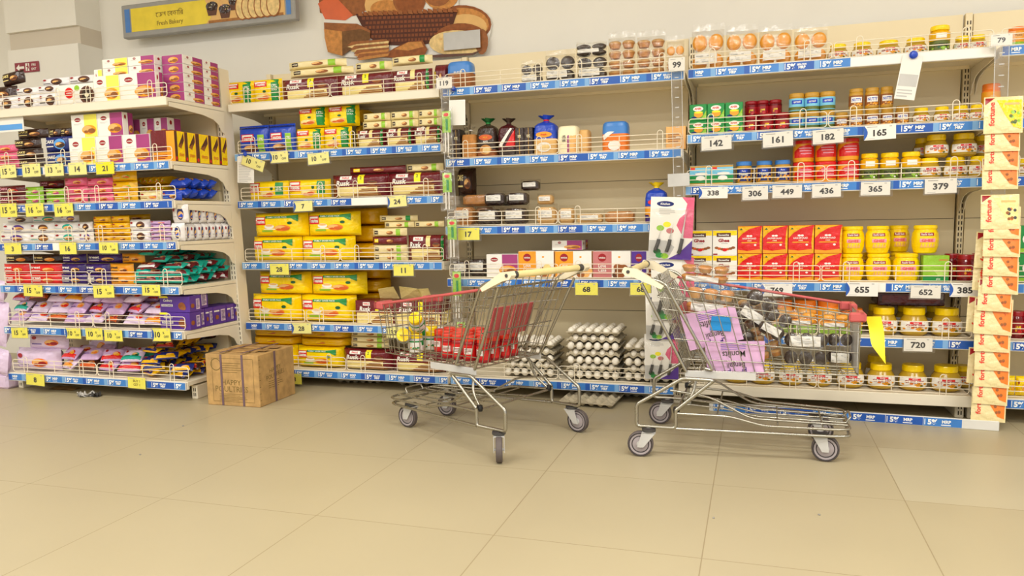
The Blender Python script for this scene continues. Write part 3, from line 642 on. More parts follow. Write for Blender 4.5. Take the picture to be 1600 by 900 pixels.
B_NAMK = biscuit('brown', None, 'amber', 'orange', 'red_d', strip='orange_d', w=.15, h=.11, d=.05, seal='tb', seed=41, name='cookie_pouch', cat='biscuit packet'); B_PILP = biscuit('lilac', None, 'purple', 'loaf_l', 'orange', w=.17, h=.13, d=.055, seal='tb', seed=42, name='cookie_pouch', cat='biscuit packet')
def purple_box():
    w, h, d = .2, .085, .09; g = rbox(w, h, d, 'purple'); S = FRONT; g.text(S, 'Cadbury', -w * .22, h * .72, h * .2, 'white', .0014, maxw=w * .42, shear=.2); g.rect(S, -w * .44, -w * .06, h * .36, h * .5, 'white', .001); g.text(S, 'CHOCOBAKES', -w * .25, h * .43, h * .1, 'purple_d', .0016, maxw=w * .34)
    g.disc(S, w * .24, h * .4, .024, .02, 'loaf_d'); g.disc(S, w * .3, h * .3, .016, .013, 'crust', .0013); g.poly(S, [(-w * .5, h * .88), (-w * .2, h * .88), (-w * .24, h), (-w * .5, h)], 'tagyb')
    S = side_r(w / 2); g.rect(S, d * .55, d * .85, h * .15, h * .8, 'lilac_l'); g.lines(S, d * .58, d * .82, h * .2, h * .75, 8, 'purple_d', .0016); g.disc(S, d * .25, h * .4, .014, .012, 'loaf_d')
    return Proto('chocolate_biscuit_box', 'biscuit box', w, h, d, g.mesh('chocolate_biscuit_box'))
PBOX = purple_box()
def purple_small():
    w, h, d = .09, .085, .04; g = rbox(w, h, d, 'purple'); S = FRONT; g.rect(S, w * .05, w * .38, h * .15, h * .8, 'lilac_l'); g.lines(S, w * .07, w * .36, h * .2, h * .75, 8, 'purple_d', .0016); g.disc(S, -w * .25, h * .4, .012, .011, 'loaf_d'); g.rect(S, -w * .45, -w * .05, h * .7, h * .78, 'white')
    return Proto('chocolate_biscuit_box', 'biscuit box', w, h, d, g.mesh('chocolate_biscuit_box'))
PBOXS = purple_small()
# ---- loaves in bags
def loaf(name, cat, bands, w=.12, h=.22, d=.11, art=None, neck=True, tie='green', flare='black'):
    """bands: list of (fraction of height up to, material)"""
    zs = [0, .02, .2, .4, .6, .72, .78] if neck else [0, .03, .3, .6, .85, .95, 1.0]
    ws = [.42, .49, .5, .5, .49, .45, .34] if neck else [.46, .5, .5, .5, .49, .46, .40]
    if neck: zs += [.83, .86]; ws += [.14, .10]
    g = G(); n = 20
    def ring(f, z):
        out = []
        for j in range(n):
            a = 2 * math.pi * j / n; c, s_ = math.cos(a), math.sin(a); e = .5 if f > .3 else 1
            out.append((math.copysign(abs(c) ** e, c) * f * w, d / 2 + math.copysign(abs(s_) ** e, s_) * f * d, z * h))
        return out
    rs = [ring(f, z) for f, z in zip(ws, zs)]
    for i in range(len(rs) - 1):
        zm = (zs[i] + zs[i + 1]) / 2; k = next((m for lim, m in bands if zm <= lim), bands[-1][1])
        g.add(rs[i] + rs[i + 1], [(j, (j + 1) % n, n + (j + 1) % n, n + j) for j in range(n)], k, True)
    g.add(rs[0], [tuple(range(n - 1, -1, -1))], bands[0][1]); g.add(rs[-1], [tuple(range(n))], bands[-1][1])
    S = lambda x, z, o=0: (x, d / 2 - d * .5 * (max(0, 1 - min(1, abs(2 * x / w)) ** 4)) ** .25 * (1 if z < .6 * h else max(.3, 1 - (z / h - .6) * 1.2)) - o - .001, z)
    if art: art(g, S, w, h)
    parts = []
    if neck:
        parts.append(('bag_tie', G().lathe([(.014, .845 * h, tie), (.015, .865 * h, tie), (.014, .88 * h, tie)], 10, at=(0, d / 2, 0)).mesh('bag_tie')))
        f = G(); q = random.Random(len(name) + int(w * 1000)); m = 18; a0 = [(.012 * math.cos(2 * math.pi * j / m), d / 2 + .012 * math.sin(2 * math.pi * j / m), .87 * h) for j in range(m)]
        a1 = [((.03 + .014 * (j % 2)) * math.cos(2 * math.pi * j / m), d / 2 + (.022 + .01 * (j % 2)) * math.sin(2 * math.pi * j / m), (.96 + .04 * q.random()) * h) for j in range(m)]
        f.add(a0 + a1, [(j, (j + 1) % m, m + (j + 1) % m, m + j) for j in range(m)], flare, True); parts.append(('bag_neck', f.mesh('bag_neck')))
    return Proto(name, cat, w, h, d, g.mesh(name), parts)
def a_loaf(k1, title, tk, pic='loaf', lab='white'):
    def f(g, S, w, h):
        g.disc(S, 0, h * .5, w * .34, h * .07, lab, .001); g.text(S, title, 0, h * .5, h * .045, tk, .002, maxw=w * .55, bold=.03); g.text(S, 'SLICE', 0, h * .4, h * .04, 'white', .0016, maxw=w * .4, bold=.03)
        g.disc(S, 0, h * .2, w * .3, h * .12, pic, .001); g.disc(S, w * .05, h * .19, w * .2, h * .08, 'bread_in', .0014)
    return f
# ---- clear packs of small cakes
def muffin_mesh(top, cup, r=.03, h=.045):
    return G().lathe([(r * .72, 0, cup), (r * .95, h * .55, cup), (r * 1.02, h * .6, top), (r * .98, h * .78, top), (r * .75, h * .93, top), (r * .35, h * 1.0, top), (.0005, h * 1.02, top)], 14).mesh('muffin')
def muffin_bag(name, cat, top, cup, label=True, cols=2, rows=2, layers=1, face=True, w=.13, h=.13, d=.09, lab_z=.28):
    """a clear bag with its cakes; face: the tops look out of the front"""
    g = G(); r = w / cols / 2 * .92
    mm = muffin_mesh(top, cup, r, r * 1.45); parts = []
    P = Proto(name, cat, w, h, d)
    def S(x, z, o=0):
        u, v = 2 * x / w, 2 * z / h - 1; t = (max(0, 1 - abs(u) ** 6)) ** .3 * (max(0, 1 - abs(v) ** 6)) ** .3
        return (x, d / 2 - t * (d / 2) - o - .003 * math.sin(40 * u + 13 * v) * (t > .3), z)
    def SB(x, z, o=0): y = S(x, z); return (x, d - y[1], z)
    g.grid(S, -w / 2, w / 2, 0, h, 12, 12, 'clear_bag'); g.grid(SB, -w / 2, w / 2, 0, h, 8, 8, 'clear_bag', flip=True)
    g.grid(lambda u, v, o=0: (u, d / 2 + .006 * math.sin(u * 140) * (v - h) / .03, v), -w * .5, w * .5, h * .985, h * 1.16, 14, 3, 'clear_bag')   # loose bag mouth
    P.parts.append(('bag', g.mesh('bag')))
    P.spots = []
    for i in range(cols):
        for j in range(rows):
            x = -w / 2 + w * (i + .5) / cols * 1.0; z = h * (j + .5) / rows * .94
            P.spots.append((x, z))
    P.muf = mm; P.face = face; P.r = r
    if label: P.parts.append(('price_label', G().rect(lambda u, v, o=0: (u, S(u, v)[1] - .002 - o, v), -w * .38, w * .30, h * (lab_z - .13), h * (lab_z + .13), 'paper', 0, 3, 3).lines(lambda u, v, o=0: (u, S(u, v)[1] - .002 - o, v), -w * .34, w * .24, h * (lab_z - .09), h * (lab_z + .09), 4, 'lgrey', .0008).mesh('price_label')))
    return P
def spawn_muffins(P, loc, label, group=None, rot=(0, 0, 0), scale=(1, 1, 1)):
    o = spawn(P, loc, label, group, rot, scale)
    for x, z in P.spots:
        u = scale[0]; sx, sy, sz = scale; u2_ = min(u * 1.12, sz)
        if P.face: obj('muffin', P.muf, o, (x, P.d * .80, z), (math.pi / 2, 0, 0), (1, u2_ / sz, u / sy))
        else: obj('muffin', P.muf, o, (x, P.d * .5, z - P.r * .7), (0, 0, 0), (1, u / sy, min(1, u2_ / sz)))
    return o
MB_O = muffin_bag('muffin_pack', 'muffin pack', 'amber', 'loaf'); MB_B = muffin_bag('muffin_pack', 'muffin pack', 'choc', 'brown_d'); MB_T = muffin_bag('muffin_pack', 'muffin pack', 'tan', 'loaf', False, 2, 4, face=False, w=.11, h=.2); MB_T3 = muffin_bag('muffin_pack', 'muffin pack', 'loaf', 'tan', True, 3, 2, face=False, w=.2, h=.13)
MB_D3 = muffin_bag('muffin_pack', 'muffin pack', 'choc', 'brown_d', False, 3, 2, face=True, w=.19, h=.13)
MB_BL = muffin_bag('muffin_pack', 'muffin pack', 'choc', 'brown_d', True, 3, 2, w=.19, lab_z=.72)
def cake_bag(name, kin, w=.11, h=.09, d=.1, lemon=False, lab=True):
    """a slab cake in a clear bag"""
    P = Proto(name, 'cake pack', w, h, d); g = G()
    def S(x, z, o=0):
        u, v = 2 * x / w, 2 * z / h - 1; t = (max(0, 1 - abs(u) ** 4)) ** .4 * (max(0, 1 - abs(v) ** 4)) ** .4
        return (x, d / 2 - t * (d / 2) - o - .002 * math.sin(50 * u + 17 * v), z)
    g.grid(S, -w / 2, w / 2, 0, h, 10, 10, 'clear_bag'); g.grid(lambda x, z, o=0: (x, d - S(x, z)[1], z), -w / 2, w / 2, 0, h, 8, 8, 'clear_bag', flip=True)
    P.parts.append(('bag', g.mesh('bag')))
    c = G().box(-w * .43, w * .43, d * .13, d * .87, h * .04, h * .84, kin, .014)
    if lemon:
        F = lambda u, v, o=0: (u, d * .13 - .001 - o, v)
        for x in (-w * .2, w * .16): c.disc(F, x, h * .46, w * .13, h * .12, 'lemon', .0005); c.disc(F, x, h * .46, w * .10, h * .09, 'cream', .001)
    P.parts.append(('cake', c.mesh('cake')))
    if lab: P.parts.append(('price_label', G().rect(lambda u, v, o=0: (u, S(u, v)[1] - .002 - o, v), -w * .3, w * .34, h * .34, h * .70, 'paper', 0, 3, 3).lines(lambda u, v, o=0: (u, S(u, v)[1] - .002 - o, v), -w * .26, w * .3, h * .40, h * .64, 4, 'lgrey', .0008).mesh('price_label')))
    return P
CK_D = cake_bag('cake_pack', 'brown_d'); CK_L = cake_bag('cake_pack', 'loaf_l', lemon=True); CK_B = cake_bag('cake_pack', 'loaf', lab=True); CK_N = cake_bag('cake_pack', 'loaf', lab=False)
# ---- jars and tubs:   body profile, lid profile, label
def cyl(rf): return lambda a, z, o=0: ((rf(z) + o) * math.sin(a), (rf(z) + o) * -math.cos(a), z)
def jar(name, cat, body, lid, r=None, lab=None, n=20):
    """body/lid: [(r, z, material)]; lab(g, S) draws on the front (u = angle, v = height)"""
    h = lid[-1][1] if lid else body[-1][1]; rmax = max(p[0] for p in body + (lid or [])); g = G()
    g.lathe(body, n, at=(0, rmax, 0))
    def rf(z):
        for (r0, z0, _), (r1, z1, _) in zip(body, body[1:]):
            if z0 <= z <= z1: return r0 + (r1 - r0) * (z - z0) / max(1e-6, z1 - z0)
        return body[-1][0]
    P = Proto(name, cat, 2 * rmax, h, 2 * rmax, g.mesh(name))
    S0 = cyl(rf); S = lambda a, z, o=0: (S0(a, z, o)[0], S0(a, z, o)[1] + rmax, z)
    if lid: P.parts.append(('lid', G().lathe(lid, n, at=(0, rmax, 0)).mesh('lid')))
    if lab: q = G(); lab(q, S); P.parts.append(('label', q.mesh('label')))
    return P
def L_band(z0, z1, k, title=None, tk='red', a=1.45, extra=None):
    def f(g, S):
        g.rect(S, -a, a, z0, z1, k, .0006, 16, 2)
        if title: g.text(lambda u, v, o=0: S(u / .04, v, o), title, 0, z0 + (z1 - z0) * .55, (z1 - z0) * .3, tk, .0018, maxw=.055, bold=.03)
        if extra: extra(g, S, z0, z1)
    return f
def x_dots(*ks):
    def f(g, S, z0, z1):
        q = random.Random(5)
        for i in range(10): g.disc(S, -.9 + 1.8 * q.random(), z0 + (z1 - z0) * (.08 + .3 * q.random()), .13, (z1 - z0) * .1, q.choice(ks), .0012 + .0001 * i, 8)
    return f
def x_badge(k='red', t=None):
    def f(g, S, z0, z1): g.rect(S, -.42, .42, z0 + (z1 - z0) * .72, z0 + (z1 - z0) * .95, k, .0012, 6, 1); g.text(lambda u, v, o=0: S(u / .04, v, o), t or 'Ruchi', 0, z0 + (z1 - z0) * .835, (z1 - z0) * .13, 'white', .002, maxw=.028)
    return f
def mixx(*fs):
    def f(g, S, z0, z1):
        for q in fs: q(g, S, z0, z1)
    return f
lidp = lambda r, z0, z1, k: [(r * .96, z0, k), (r, z0 + .002, k), (r, z1 - .004, k), (r * .94, z1, k)]
J_WIDE = jar('pickle_jar', 'pickle jar', [(.040, 0, 'pickle'), (.052, .008, 'pickle'), (.056, .03, 'pickle'), (.054, .05, 'pickle'), (.043, .068, 'pickle'), (.038, .073, 'jar_glass')], lidp(.042, .072, .096, 'yellow'), lab=L_band(.018, .052, 'white', 'GHEE MIX', 'red_d', 1.2, mixx(x_badge('red'), x_dots('amber', 'orange', 'olive'))))
J_TALL = jar('pickle_jar', 'pickle jar', [(.036, 0, 'pickle'), (.04, .006, 'lime'), (.04, .055, 'yellow_d'), (.042, .06, 'yellow_d'), (.042, .093, 'yellow_d'), (.034, .1, 'yellow_d'), (.033, .104, 'yellow_d')], lidp(.038, .103, .124, 'yellow'), lab=L_band(.012, .056, 'olive', 'PICKLE', 'black', 1.4, mixx(x_dots('lime', 'green_d', 'white'), lambda g, S, a, c: g.rect(S, -.5, .5, .066, .088, 'white', .001, 5, 1))))
J_PEAN = jar('peanut_butter_jar', 'jar', [(.034, 0, 'gold'), (.036, .005, 'gold'), (.036, .075, 'gold'), (.032, .084, 'gold')], lidp(.034, .083, .102, 'gold'), lab=L_band(.014, .066, 'crust', None, 'white', 1.5, lambda g, S, a, c: (g.rect(S, -.8, .8, .03, .058, 'white', .001, 8, 1), g.text(lambda u, v, o=0: S(u / .036, v, o), 'NUTTY', 0, .044, .016, 'bluep', .002, maxw=.046), x_dots('amber', 'peach')(g, S, .01, .05))))
J_BLUE = jar('spread_jar', 'jar', [(.034, 0, 'olive'), (.036, .004, 'sky'), (.036, .06, 'gold'), (.033, .066, 'gold')], lidp(.036, .065, .084, 'gold'), lab=L_band(.008, .058, 'sky', None, 'white', 1.55, lambda g, S, a, c: (g.rect(S, -1.55, 1.55, .008, .022, 'olive', .001, 12, 1), g.rect(S, -.7, .7, .034, .052, 'bluep', .0012, 6, 1), g.text(lambda u, v, o=0: S(u / .036, v, o), 'spread', 0, .043, .011, 'white', .002, maxw=.042))))
J_JAM = jar('jam_jar', 'jar', [(.032, 0, 'jam'), (.036, .006, 'jam'), (.036, .07, 'jam'), (.032, .078, 'jam')], lidp(.034, .077, .094, 'red_d'), lab=L_band(.014, .06, 'red_d', 'JAM', 'yellow', 1.3, x_dots('red', 'amber', 'maroon')))
J_HONEY = jar('honey_jar', 'jar', [(.034, 0, 'gold'), (.038, .006, 'gold'), (.038, .075, 'gold'), (.033, .086, 'gold')], lidp(.036, .085, .104, 'blue'), lab=L_band(.016, .07, 'navy', 'Honey', 'white', .95, mixx(x_badge('bluep', 'Pure'), x_dots('amber', 'gold'))))
def heart(g, S):
    g.rect(S, -1.5, 1.5, .012, .10, 'amber', .0005, 16, 2); g.poly(S, [(-1.0, .024), (1.3, .024), (1.35, .06), (1.2, .098), (.4, .098), (-.4, .088), (-1.0, .06)], 'red', .0012)
    for i, a in enumerate((.075, .06, .045)): g.rect(S, -.5 + .1 * i, .75, a, a + .006, 'pink_l', .0018, 5, 1)
J_HEART = jar('oats_tub', 'tub', [(.046, 0, 'amber'), (.049, .004, 'amber'), (.05, .06, 'amber'), (.047, .105, 'red')], lidp(.05, .104, .124, 'red'), lab=heart)
def ghee(g, S):
    g.rect(S, -.55, .5, .078, .092, 'red_d', .001, 6, 1); g.text(lambda u, v, o=0: S(u / .048, v, o), 'Ruchi Gold', -.002, .085, .009, 'white', .002, maxw=.04)
    g.rect(S, -.55, .6, .050, .066, 'pink_l', .001, 6, 1); g.text(lambda u, v, o=0: S(u / .048, v, o), 'GHEE', 0, .058, .012, 'redo', .002, maxw=.046, bold=.02)
    for i in range(5): g.poly(S, [(-.55 + .23 * i, .026), (-.4 + .23 * i, .048), (-.32 + .23 * i, .026)], 'peach', .001)
J_GHEE = jar('ghee_jar', 'ghee jar', [(.038, 0, 'yellow'), (.043, .004, 'yellow'), (.050, .03, 'yellow'), (.052, .06, 'yellow'), (.049, .09, 'yellow'), (.042, .104, 'yellow'), (.041, .108, 'yellow')], lidp(.045, .107, .124, 'yellow'), lab=ghee)
J_RED = jar('spice_jar', 'jar', [(.028, 0, 'red_d'), (.03, .004, 'red_d'), (.03, .075, 'red_d'), (.026, .083, 'red_d')], lidp(.029, .082, .105, 'redo'), lab=L_band(.012, .068, 'red', None, 'white', 1.4, lambda g, S, a, c: (g.rect(S, -.6, .6, .03, .055, 'white', .001, 5, 1), g.lines(S, -.5, .5, .034, .052, 3, 'red_d', .0016))), n=14)
J_ORNG = jar('pickle_tub', 'pickle jar', [(.044, 0, 'lime'), (.048, .004, 'lime'), (.048, .04, 'amber'), (.05, .045, 'amber'), (.05, .12, 'orange'), (.045, .128, 'orange')], lidp(.047, .127, .152, 'orange'), lab=L_band(.06, .112, 'amber', None, 'white', 1.3, lambda g, S, a, c: (g.disc(S, 0, .088, .5, .02, 'peach', .001), g.text(lambda u, v, o=0: S(u / .05, v, o), 'Pickle', 0, .088, .014, 'crust', .002, maxw=.04))))
J_SMALL = jar('small_pickle_jar', 'pickle jar', [(.026, 0, 'white'), (.031, .005, 'white'), (.033, .03, 'green'), (.031, .05, 'lgrey'), (.026, .06, 'jar_glass')], lidp(.028, .059, .078, 'yellow'), lab=L_band(.012, .044, 'white', None, 'green', 1.2, x_dots('green', 'amber')))
# ---- cartons
def carton(name, cat, w, h, d, k, art, side=None):
    g = rbox(w, h, d, k); art(g, FRONT, w, h)
    if side: g.rect(side_r(w / 2), .001, d - .001, .001, h - .001, side); g.rect(side_l(w / 2), -d + .001, -.001, .001, h - .001, side)
    return Proto(name, cat, w, h, d, g.mesh(name))
def a_anik(g, S, w, h):
    g.disc(S, 0, h * .72, w * .3, h * .16, 'white'); g.text(S, 'ANIK', 0, h * .73, h * .13, 'red', .0016, maxw=w * .42, bold=.03); g.disc(S, w * .02, h * .38, w * .26, h * .2, 'amber', .001); g.disc(S, w * .02, h * .5, w * .26, h * .06, 'tagyb', .0013); g.poly(S, [(w * .1, h * .04), (w * .48, h * .1), (w * .48, h * .62), (w * .3, h * .3)], 'lime'); g.disc(S, -w * .24, h * .2, w * .16, h * .06, 'navy', .0015)
ANIK = carton('ghee_carton', 'ghee carton', .085, .082, .08, 'green', a_anik, 'green_d')
def a_milk(g, S, w, h):
    g.rect(S, -w / 2 + .001, w / 2 - .001, h * .5, h * .9, 'sky'); g.rect(S, -w / 2 + .001, w / 2 - .001, h * .9, h - .001, 'gold', .0008); g.rect(S, -w / 2 + .001, w / 2 - .001, h * .14, h * .5, 'green'); g.rect(S, -w / 2 + .001, w / 2 - .001, .001, h * .14, 'gold', .0008); g.rect(S, -w * .46, -w * .24, h * .8, h * .9, 'red', .0012); g.disc(S, w * .02, h * .38, w * .22, h * .12, 'white', .0012); g.poly(S, [(-w * .4, h * .5), (-w * .1, h * .7), (w * .2, h * .6), (w * .45, h * .5)], 'bluep_l', .0011); g.disc(S, w * .05, h * .6, w * .3, h * .06, 'white', .0013)
MILK = carton('milk_powder_carton', 'carton', .105, .085, .07, 'sky', a_milk, 'green')
def a_ghee2(g, S, w, h):
    g.rect(S, -w / 2 + .001, w / 2 - .001, h * .80, h - .001, 'yellow'); g.rect(S, -w * .34, w * .24, h * .74, h * .9, 'brown', .0011); g.text(S, 'Saveetha', -w * .05, h * .82, h * .08, 'white', .0018, maxw=w * .5); g.text(S, 'Ghee', -w * .04, h * .6, h * .14, 'red_d', .0014, bold=.04, maxw=w * .6)
    for i in range(7): t = -.8 + i * .27; g.disc(S, t * w * .42, h * (.24 + .10 * t * t), w * .085, h * .05, ('crust', 'orange_d', 'loaf_d')[i % 3], .001 + .0001 * i)
    g.disc(S, 0, h * .22, w * .1, h * .06, 'red', .002); g.rect(S, -w * .48, -w * .3, h * .02, h * .07, 'red_d'); g.rect(S, -w * .15, w * .12, h * .46, h * .49, 'lgrey')
GHEEC = carton('ghee_carton', 'ghee carton', .105, .12, .08, 'white', a_ghee2, 'white')
def a_aash(g, S, w, h):
    g.poly(S, [(-w / 2 + .001, h * .55), (-w / 2 + .001, h - .001), (w * .42, h - .001), (0, h * .9), (-w * .3, h * .74)], 'yellow_d'); g.poly(S, [(w * .44, .001), (w * .4, h * .4), (w * .44, h * .8), (w / 2 - .001, h - .001), (w / 2 - .001, .001)], 'yellow_d'); g.poly(S, [(-w / 2 + .001, .001), (-w / 2 + .001, h * .14), (-w * .1, h * .1), (w * .44, h * .16), (w * .44, .001)], 'amber')
    g.text(S, 'AASHIRVAAD', -w * .03, h * .55, h * .065, 'white', .0016, maxw=w * .72, bold=.02); g.text(S, 'svasti', -w * .02, h * .47, h * .05, 'cream_l', .0016, maxw=w * .3); g.rect(S, -w * .34, w * .3, h * .38, h * .42, 'amber', .0012); g.disc(S, w * .22, h * .31, w * .05, h * .035, 'white', .0012)
    for q in (-1, 1): g.disc(S, q * w * .06 - w * .02, h * .64, w * .06, h * .035, 'white', .0012)
    g.poly(S, [(-w * .42, h * .86), (-w * .3, h * .86), (-w * .36, h * .93)], 'green_d', .0014)
AASH = carton('ghee_carton', 'ghee carton', .125, .135, .09, 'red', a_aash, 'yellow_d')
def a_lime(g, S, w, h):
    g.rect(S, -w / 2 + .001, w / 2 - .001, .001, h * .2, 'green', .0008); g.text(S, 'plus', w * .1, h * .1, h * .1, 'white', .0016, maxw=w * .3); g.poly(S, [(-w * .1, h * .45), (w * .45, h * .45), (w * .45, h * .3), (w * .1, h * .22)], 'lime_l'); g.rect(S, w * .1, w * .44, h * .8, h * .86, 'gold')
LIMEC = carton('dessert_carton', 'carton', .125, .12, .08, 'lime', a_lime, 'lime')
def a_gbox(g, S, w, h): g.disc(S, 0, h * .5, w * .3, h * .2, 'white'); g.rect(S, -w / 2 + .001, w / 2 - .001, .001, h * .15, 'lime')
GBOX = carton('green_carton', 'carton', .1, .2, .08, 'green', a_gbox, 'green_d')
def a_dark(g, S, w, h): g.rect(S, -w * .4, w * .4, h * .3, h * .6, 'brown_d'); g.text(S, 'RYE', 0, h * .7, h * .1, 'cream_l', .0014); g.rect(S, -w * .03, w * .03, .002, h - .002, 'gold', .001)
DARKB = carton('bread_carton', 'bread', .09, .15, .09, 'choc', a_dark, 'black')
# ---- hanging pouches with spice mixes
def a_fort(c2, c3):
    def f(g, S, w, h):
        g.poly(S, [(-w * .18, h * .9), (w * .46, h * .9), (w * .46, h * .1), (w * .26, h * .16), (w * .04, h * .48)], c2, .001)
        q = random.Random(4)
        for i in range(10): g.disc(S, w * (.16 + .28 * q.random()), h * (.25 + .34 * q.random()), w * .045, h * .045, q.choice(c3), .0016 + .0002 * i, 9)
        g.text(S, 'fortune', -w * .3, h * .52, w * .15, 'redo', .0022, rot=math.pi / 2, maxw=h * .74, bold=.03); g.poly(S, [(-w * .47, h * .97), (-w * .22, h * .97), (-w * .47, h * .78)], 'red_d', .0014)
        g.rect(S, w * .02, w * .4, h * .76, h * .82, 'peach', .002, 3, 1)
    return f
FORT = pouch('snack_pouch', 'snack pouch', .185, .17, .02, 'tb', 'ivory', a_fort('orange', ['orange_d', 'peach', 'orange', 'crust']), pu=3, pv=6, seed=50)
FORTG = pouch('snack_pouch', 'snack pouch', .185, .17, .02, 'tb', 'ivory', a_fort('yellow', ['green_d', 'green', 'lime', 'olive']), pu=3, pv=6, seed=51)
FORTW = pouch('snack_pouch', 'snack pouch', .185, .17, .02, 'tb', 'ivory', a_fort('cream', ['orange', 'peach', 'dgrey', 'crust']), pu=3, pv=6, seed=52)
# ---- eggs
def egg_mesh(r=.0185):
    return G().lathe([(.0005, -r * 1.0, 'egg')] + [(r * math.sin(t), -r * math.cos(t) * (1.0 if t < 1.57 else 1.25), 'egg') for t in (.4, .8, 1.2, 1.57, 1.95, 2.35, 2.75)] + [(.0005, r * 1.25, 'egg')], 12, cap=False).mesh('egg')
EGG = egg_mesh()
TN, TM, TP, TPITCH = 6, 5, .046, .037
def tray_mesh(ph):
    w, d = TN * TP, TM * TP; g = G()
    def S(u, v, o=0):
        cx = math.cos(2 * math.pi * u / TP + ph); cy = math.cos(2 * math.pi * v / TP + ph)
        z = .009 + .0085 * (cx + cy) * (1 if cx + cy > 0 else .8); e = min(u, w - u, v, d - v)
        if e < .004: z = .011 + .005 * max(cx, cy) * (1 if e < .002 else .6)
        return (u - w / 2, v, z)
    g.grid(S, 0, w, 0, d, TN * 6, TM * 6, 'pulp'); g.grid(lambda u, v, o=0: (u - w / 2, v, S(u, v)[2] - .004), 0, w, 0, d, TN * 6, TM * 6, 'pulp', flip=True)
    for fx in (0, w): g.grid(lambda u, v, o=0: (fx - w / 2, u, S(fx, u)[2] - .006 * (1 - v)), 0, d, 0, 1, TM * 6, 1, 'pulp', flip=fx == 0)
    for fy in (0, d): g.grid(lambda u, v, o=0: (u - w / 2, fy, S(u, fy)[2] - .006 * (1 - v)), 0, w, 0, 1, TN * 6, 1, 'pulp', flip=fy != 0)
    return g.mesh('egg_tray')
TRAYS = [Proto('egg_tray', 'egg tray', TN * TP, .03, TM * TP, tray_mesh(p)) for p in (0, math.pi)]
TRAY = TRAYS[0]
# ------------------------------------------------------------------ stock of the deep left bay
YL = U1F + .045
def side_row(p, pxs, y, X, zb, h, d, label, group=None, layers=1):
    """things standing along the open end of a shelf, their fronts turned to the right"""
    ys = [onX(q, y, X).y for q in pxs]
    for l in range(layers):
        for i in range(len(ys) - 1):
            w = ys[i + 1] - ys[i] - .003
            lab = label
            if layers > 1: lab += f', layer {("one","two","three","four","five")[l]}'
            lab = lab.replace('#', ('nearer', 'farther')[i] if len(ys) == 3 else (ORD[i] if i else 'frontmost'))
            spawn(p, (X, (ys[i] + ys[i + 1]) / 2, zb + l * (h + .001)), lab, group, (0, 0, math.pi / 2), (w / p.w, d / p.d, h / p.h))
def heap(protos, X0, X1, Ya, Yb, z0, nx, ny, nl, label, group, step=None, tilt=-68, yaw=14, s0=.95, taper=.5, jz=4):
    """loose pile: every pouch lies tilted to the front on the one below it"""
    pw = max(p.w for p in protos) * s0; ph = max(p.h for p in protos) * s0; pd = max(p.d for p in protos) * s0
    nx = min(nx, max(1, int((X1 - X0) / (pw * .98)))); t0 = math.radians(tilt); run = ph * abs(math.sin(t0)) * 1.06; ny = min(ny, max(1, int((Yb - Ya) / run)))
    step = step or pd * 1.04 / max(.5, abs(math.sin(t0)))
    for l in range(nl):
        m = max(1, round(nx - taper * l)); off = (l % 2) * .5 * (X1 - X0) / nx * (.6 if m == nx else 1)
        for j in range(ny):
            for i in range(m):
                p = rnd.choice(protos); x = X0 + (X1 - X0) * (i + .5) / nx + off * (1 if m < nx else .3) + rnd.uniform(-.008, .008)
                if x > X1 - pw * .35: x = X1 - pw * .35
                y = Ya + run * (j + .5) + l * .006; t = t0 + math.radians(rnd.uniform(-jz, jz)); yw = math.radians(rnd.uniform(-yaw, yaw)); s = s0 * rnd.uniform(.94, 1.0)
                o = spawn(p, (0, 0, 0), label, group, (t, rnd.uniform(-.05, .05), yw), (s, s, s))
                c = Euler((t, 0, yw)).to_matrix() @ Vector((0, p.d * s / 2, p.h * s / 2)); low = ph / 2 * abs(math.cos(t0)) + pd / 2 * abs(math.sin(t0))
                o.location = Vector((x, y, z0 + low + .004 + l * step)) - c
TS = "top shelf, left bay"
z = u1['a']
t = row(B_WBRN, [-14, 22, 56, 90], 158, 147, z, YL, 'white brown-spotted cake roll packet', 'lower row ' + TS, 'brown spotted rolls')
t = row(B_WBRN, [20, 55, 88], 140, 134, t, YL + .01, 'white brown-spotted cake roll packet', 'second row ' + TS, 'brown spotted rolls')
row(B_WBRN, [60, 102, 146], 125, 118, t, YL + .06, 'white brown-spotted cake roll packet', 'topmost row behind ' + TS, 'brown spotted rolls')
t2 = row(B_BROWN, [-30, 20], 140, 134, u1['a'] + .055, YL + .012, 'dark brown cake packet under a tilted one', TS)
A = onY(18, 130, YL)
spawn(B_BROWN, (A.x - .03, YL + .02, t2 + .004), 'dark brown cake packet lying tilted at left end of top shelf', None, (0, -.12, 0), (1.05, 1.1, 1.0))
def a_swiss(g, S, w, h):
    g.disc(S, -w * .16, h * .6, w * .12, h * .26, 'red', .001); g.text(S, 'winkies', -w * .16, h * .6, h * .09, 'white', .0016, maxw=w * .2); g.disc(S, w * .06, h * .8, w * .07, h * .14, 'lime', .001); g.disc(S, w * .32, h * .45, w * .2, h * .42, 'brown', .001, 22); g.disc(S, w * .32, h * .45, w * .14, h * .3, 'choc', .0013); g.disc(S, w * .32, h * .45, w * .06, h * .1, 'cream_l', .0016)
SWISS = carton('swiss_roll_box', 'cake box', .22, .09, .05, 'white', a_swiss, 'white')
put(SWISS, 89, 147, 152, 131, z, YL - .004, 'white box with red, green and brown discs on top shelf', d=.05)
row([CB_Y, CB_P], [147, 188, 245], 150, 115, z, YL, ['tall white and yellow cake box', 'tall white and magenta cake box'], 'front row ' + TS, d=.05)
hl = .0465
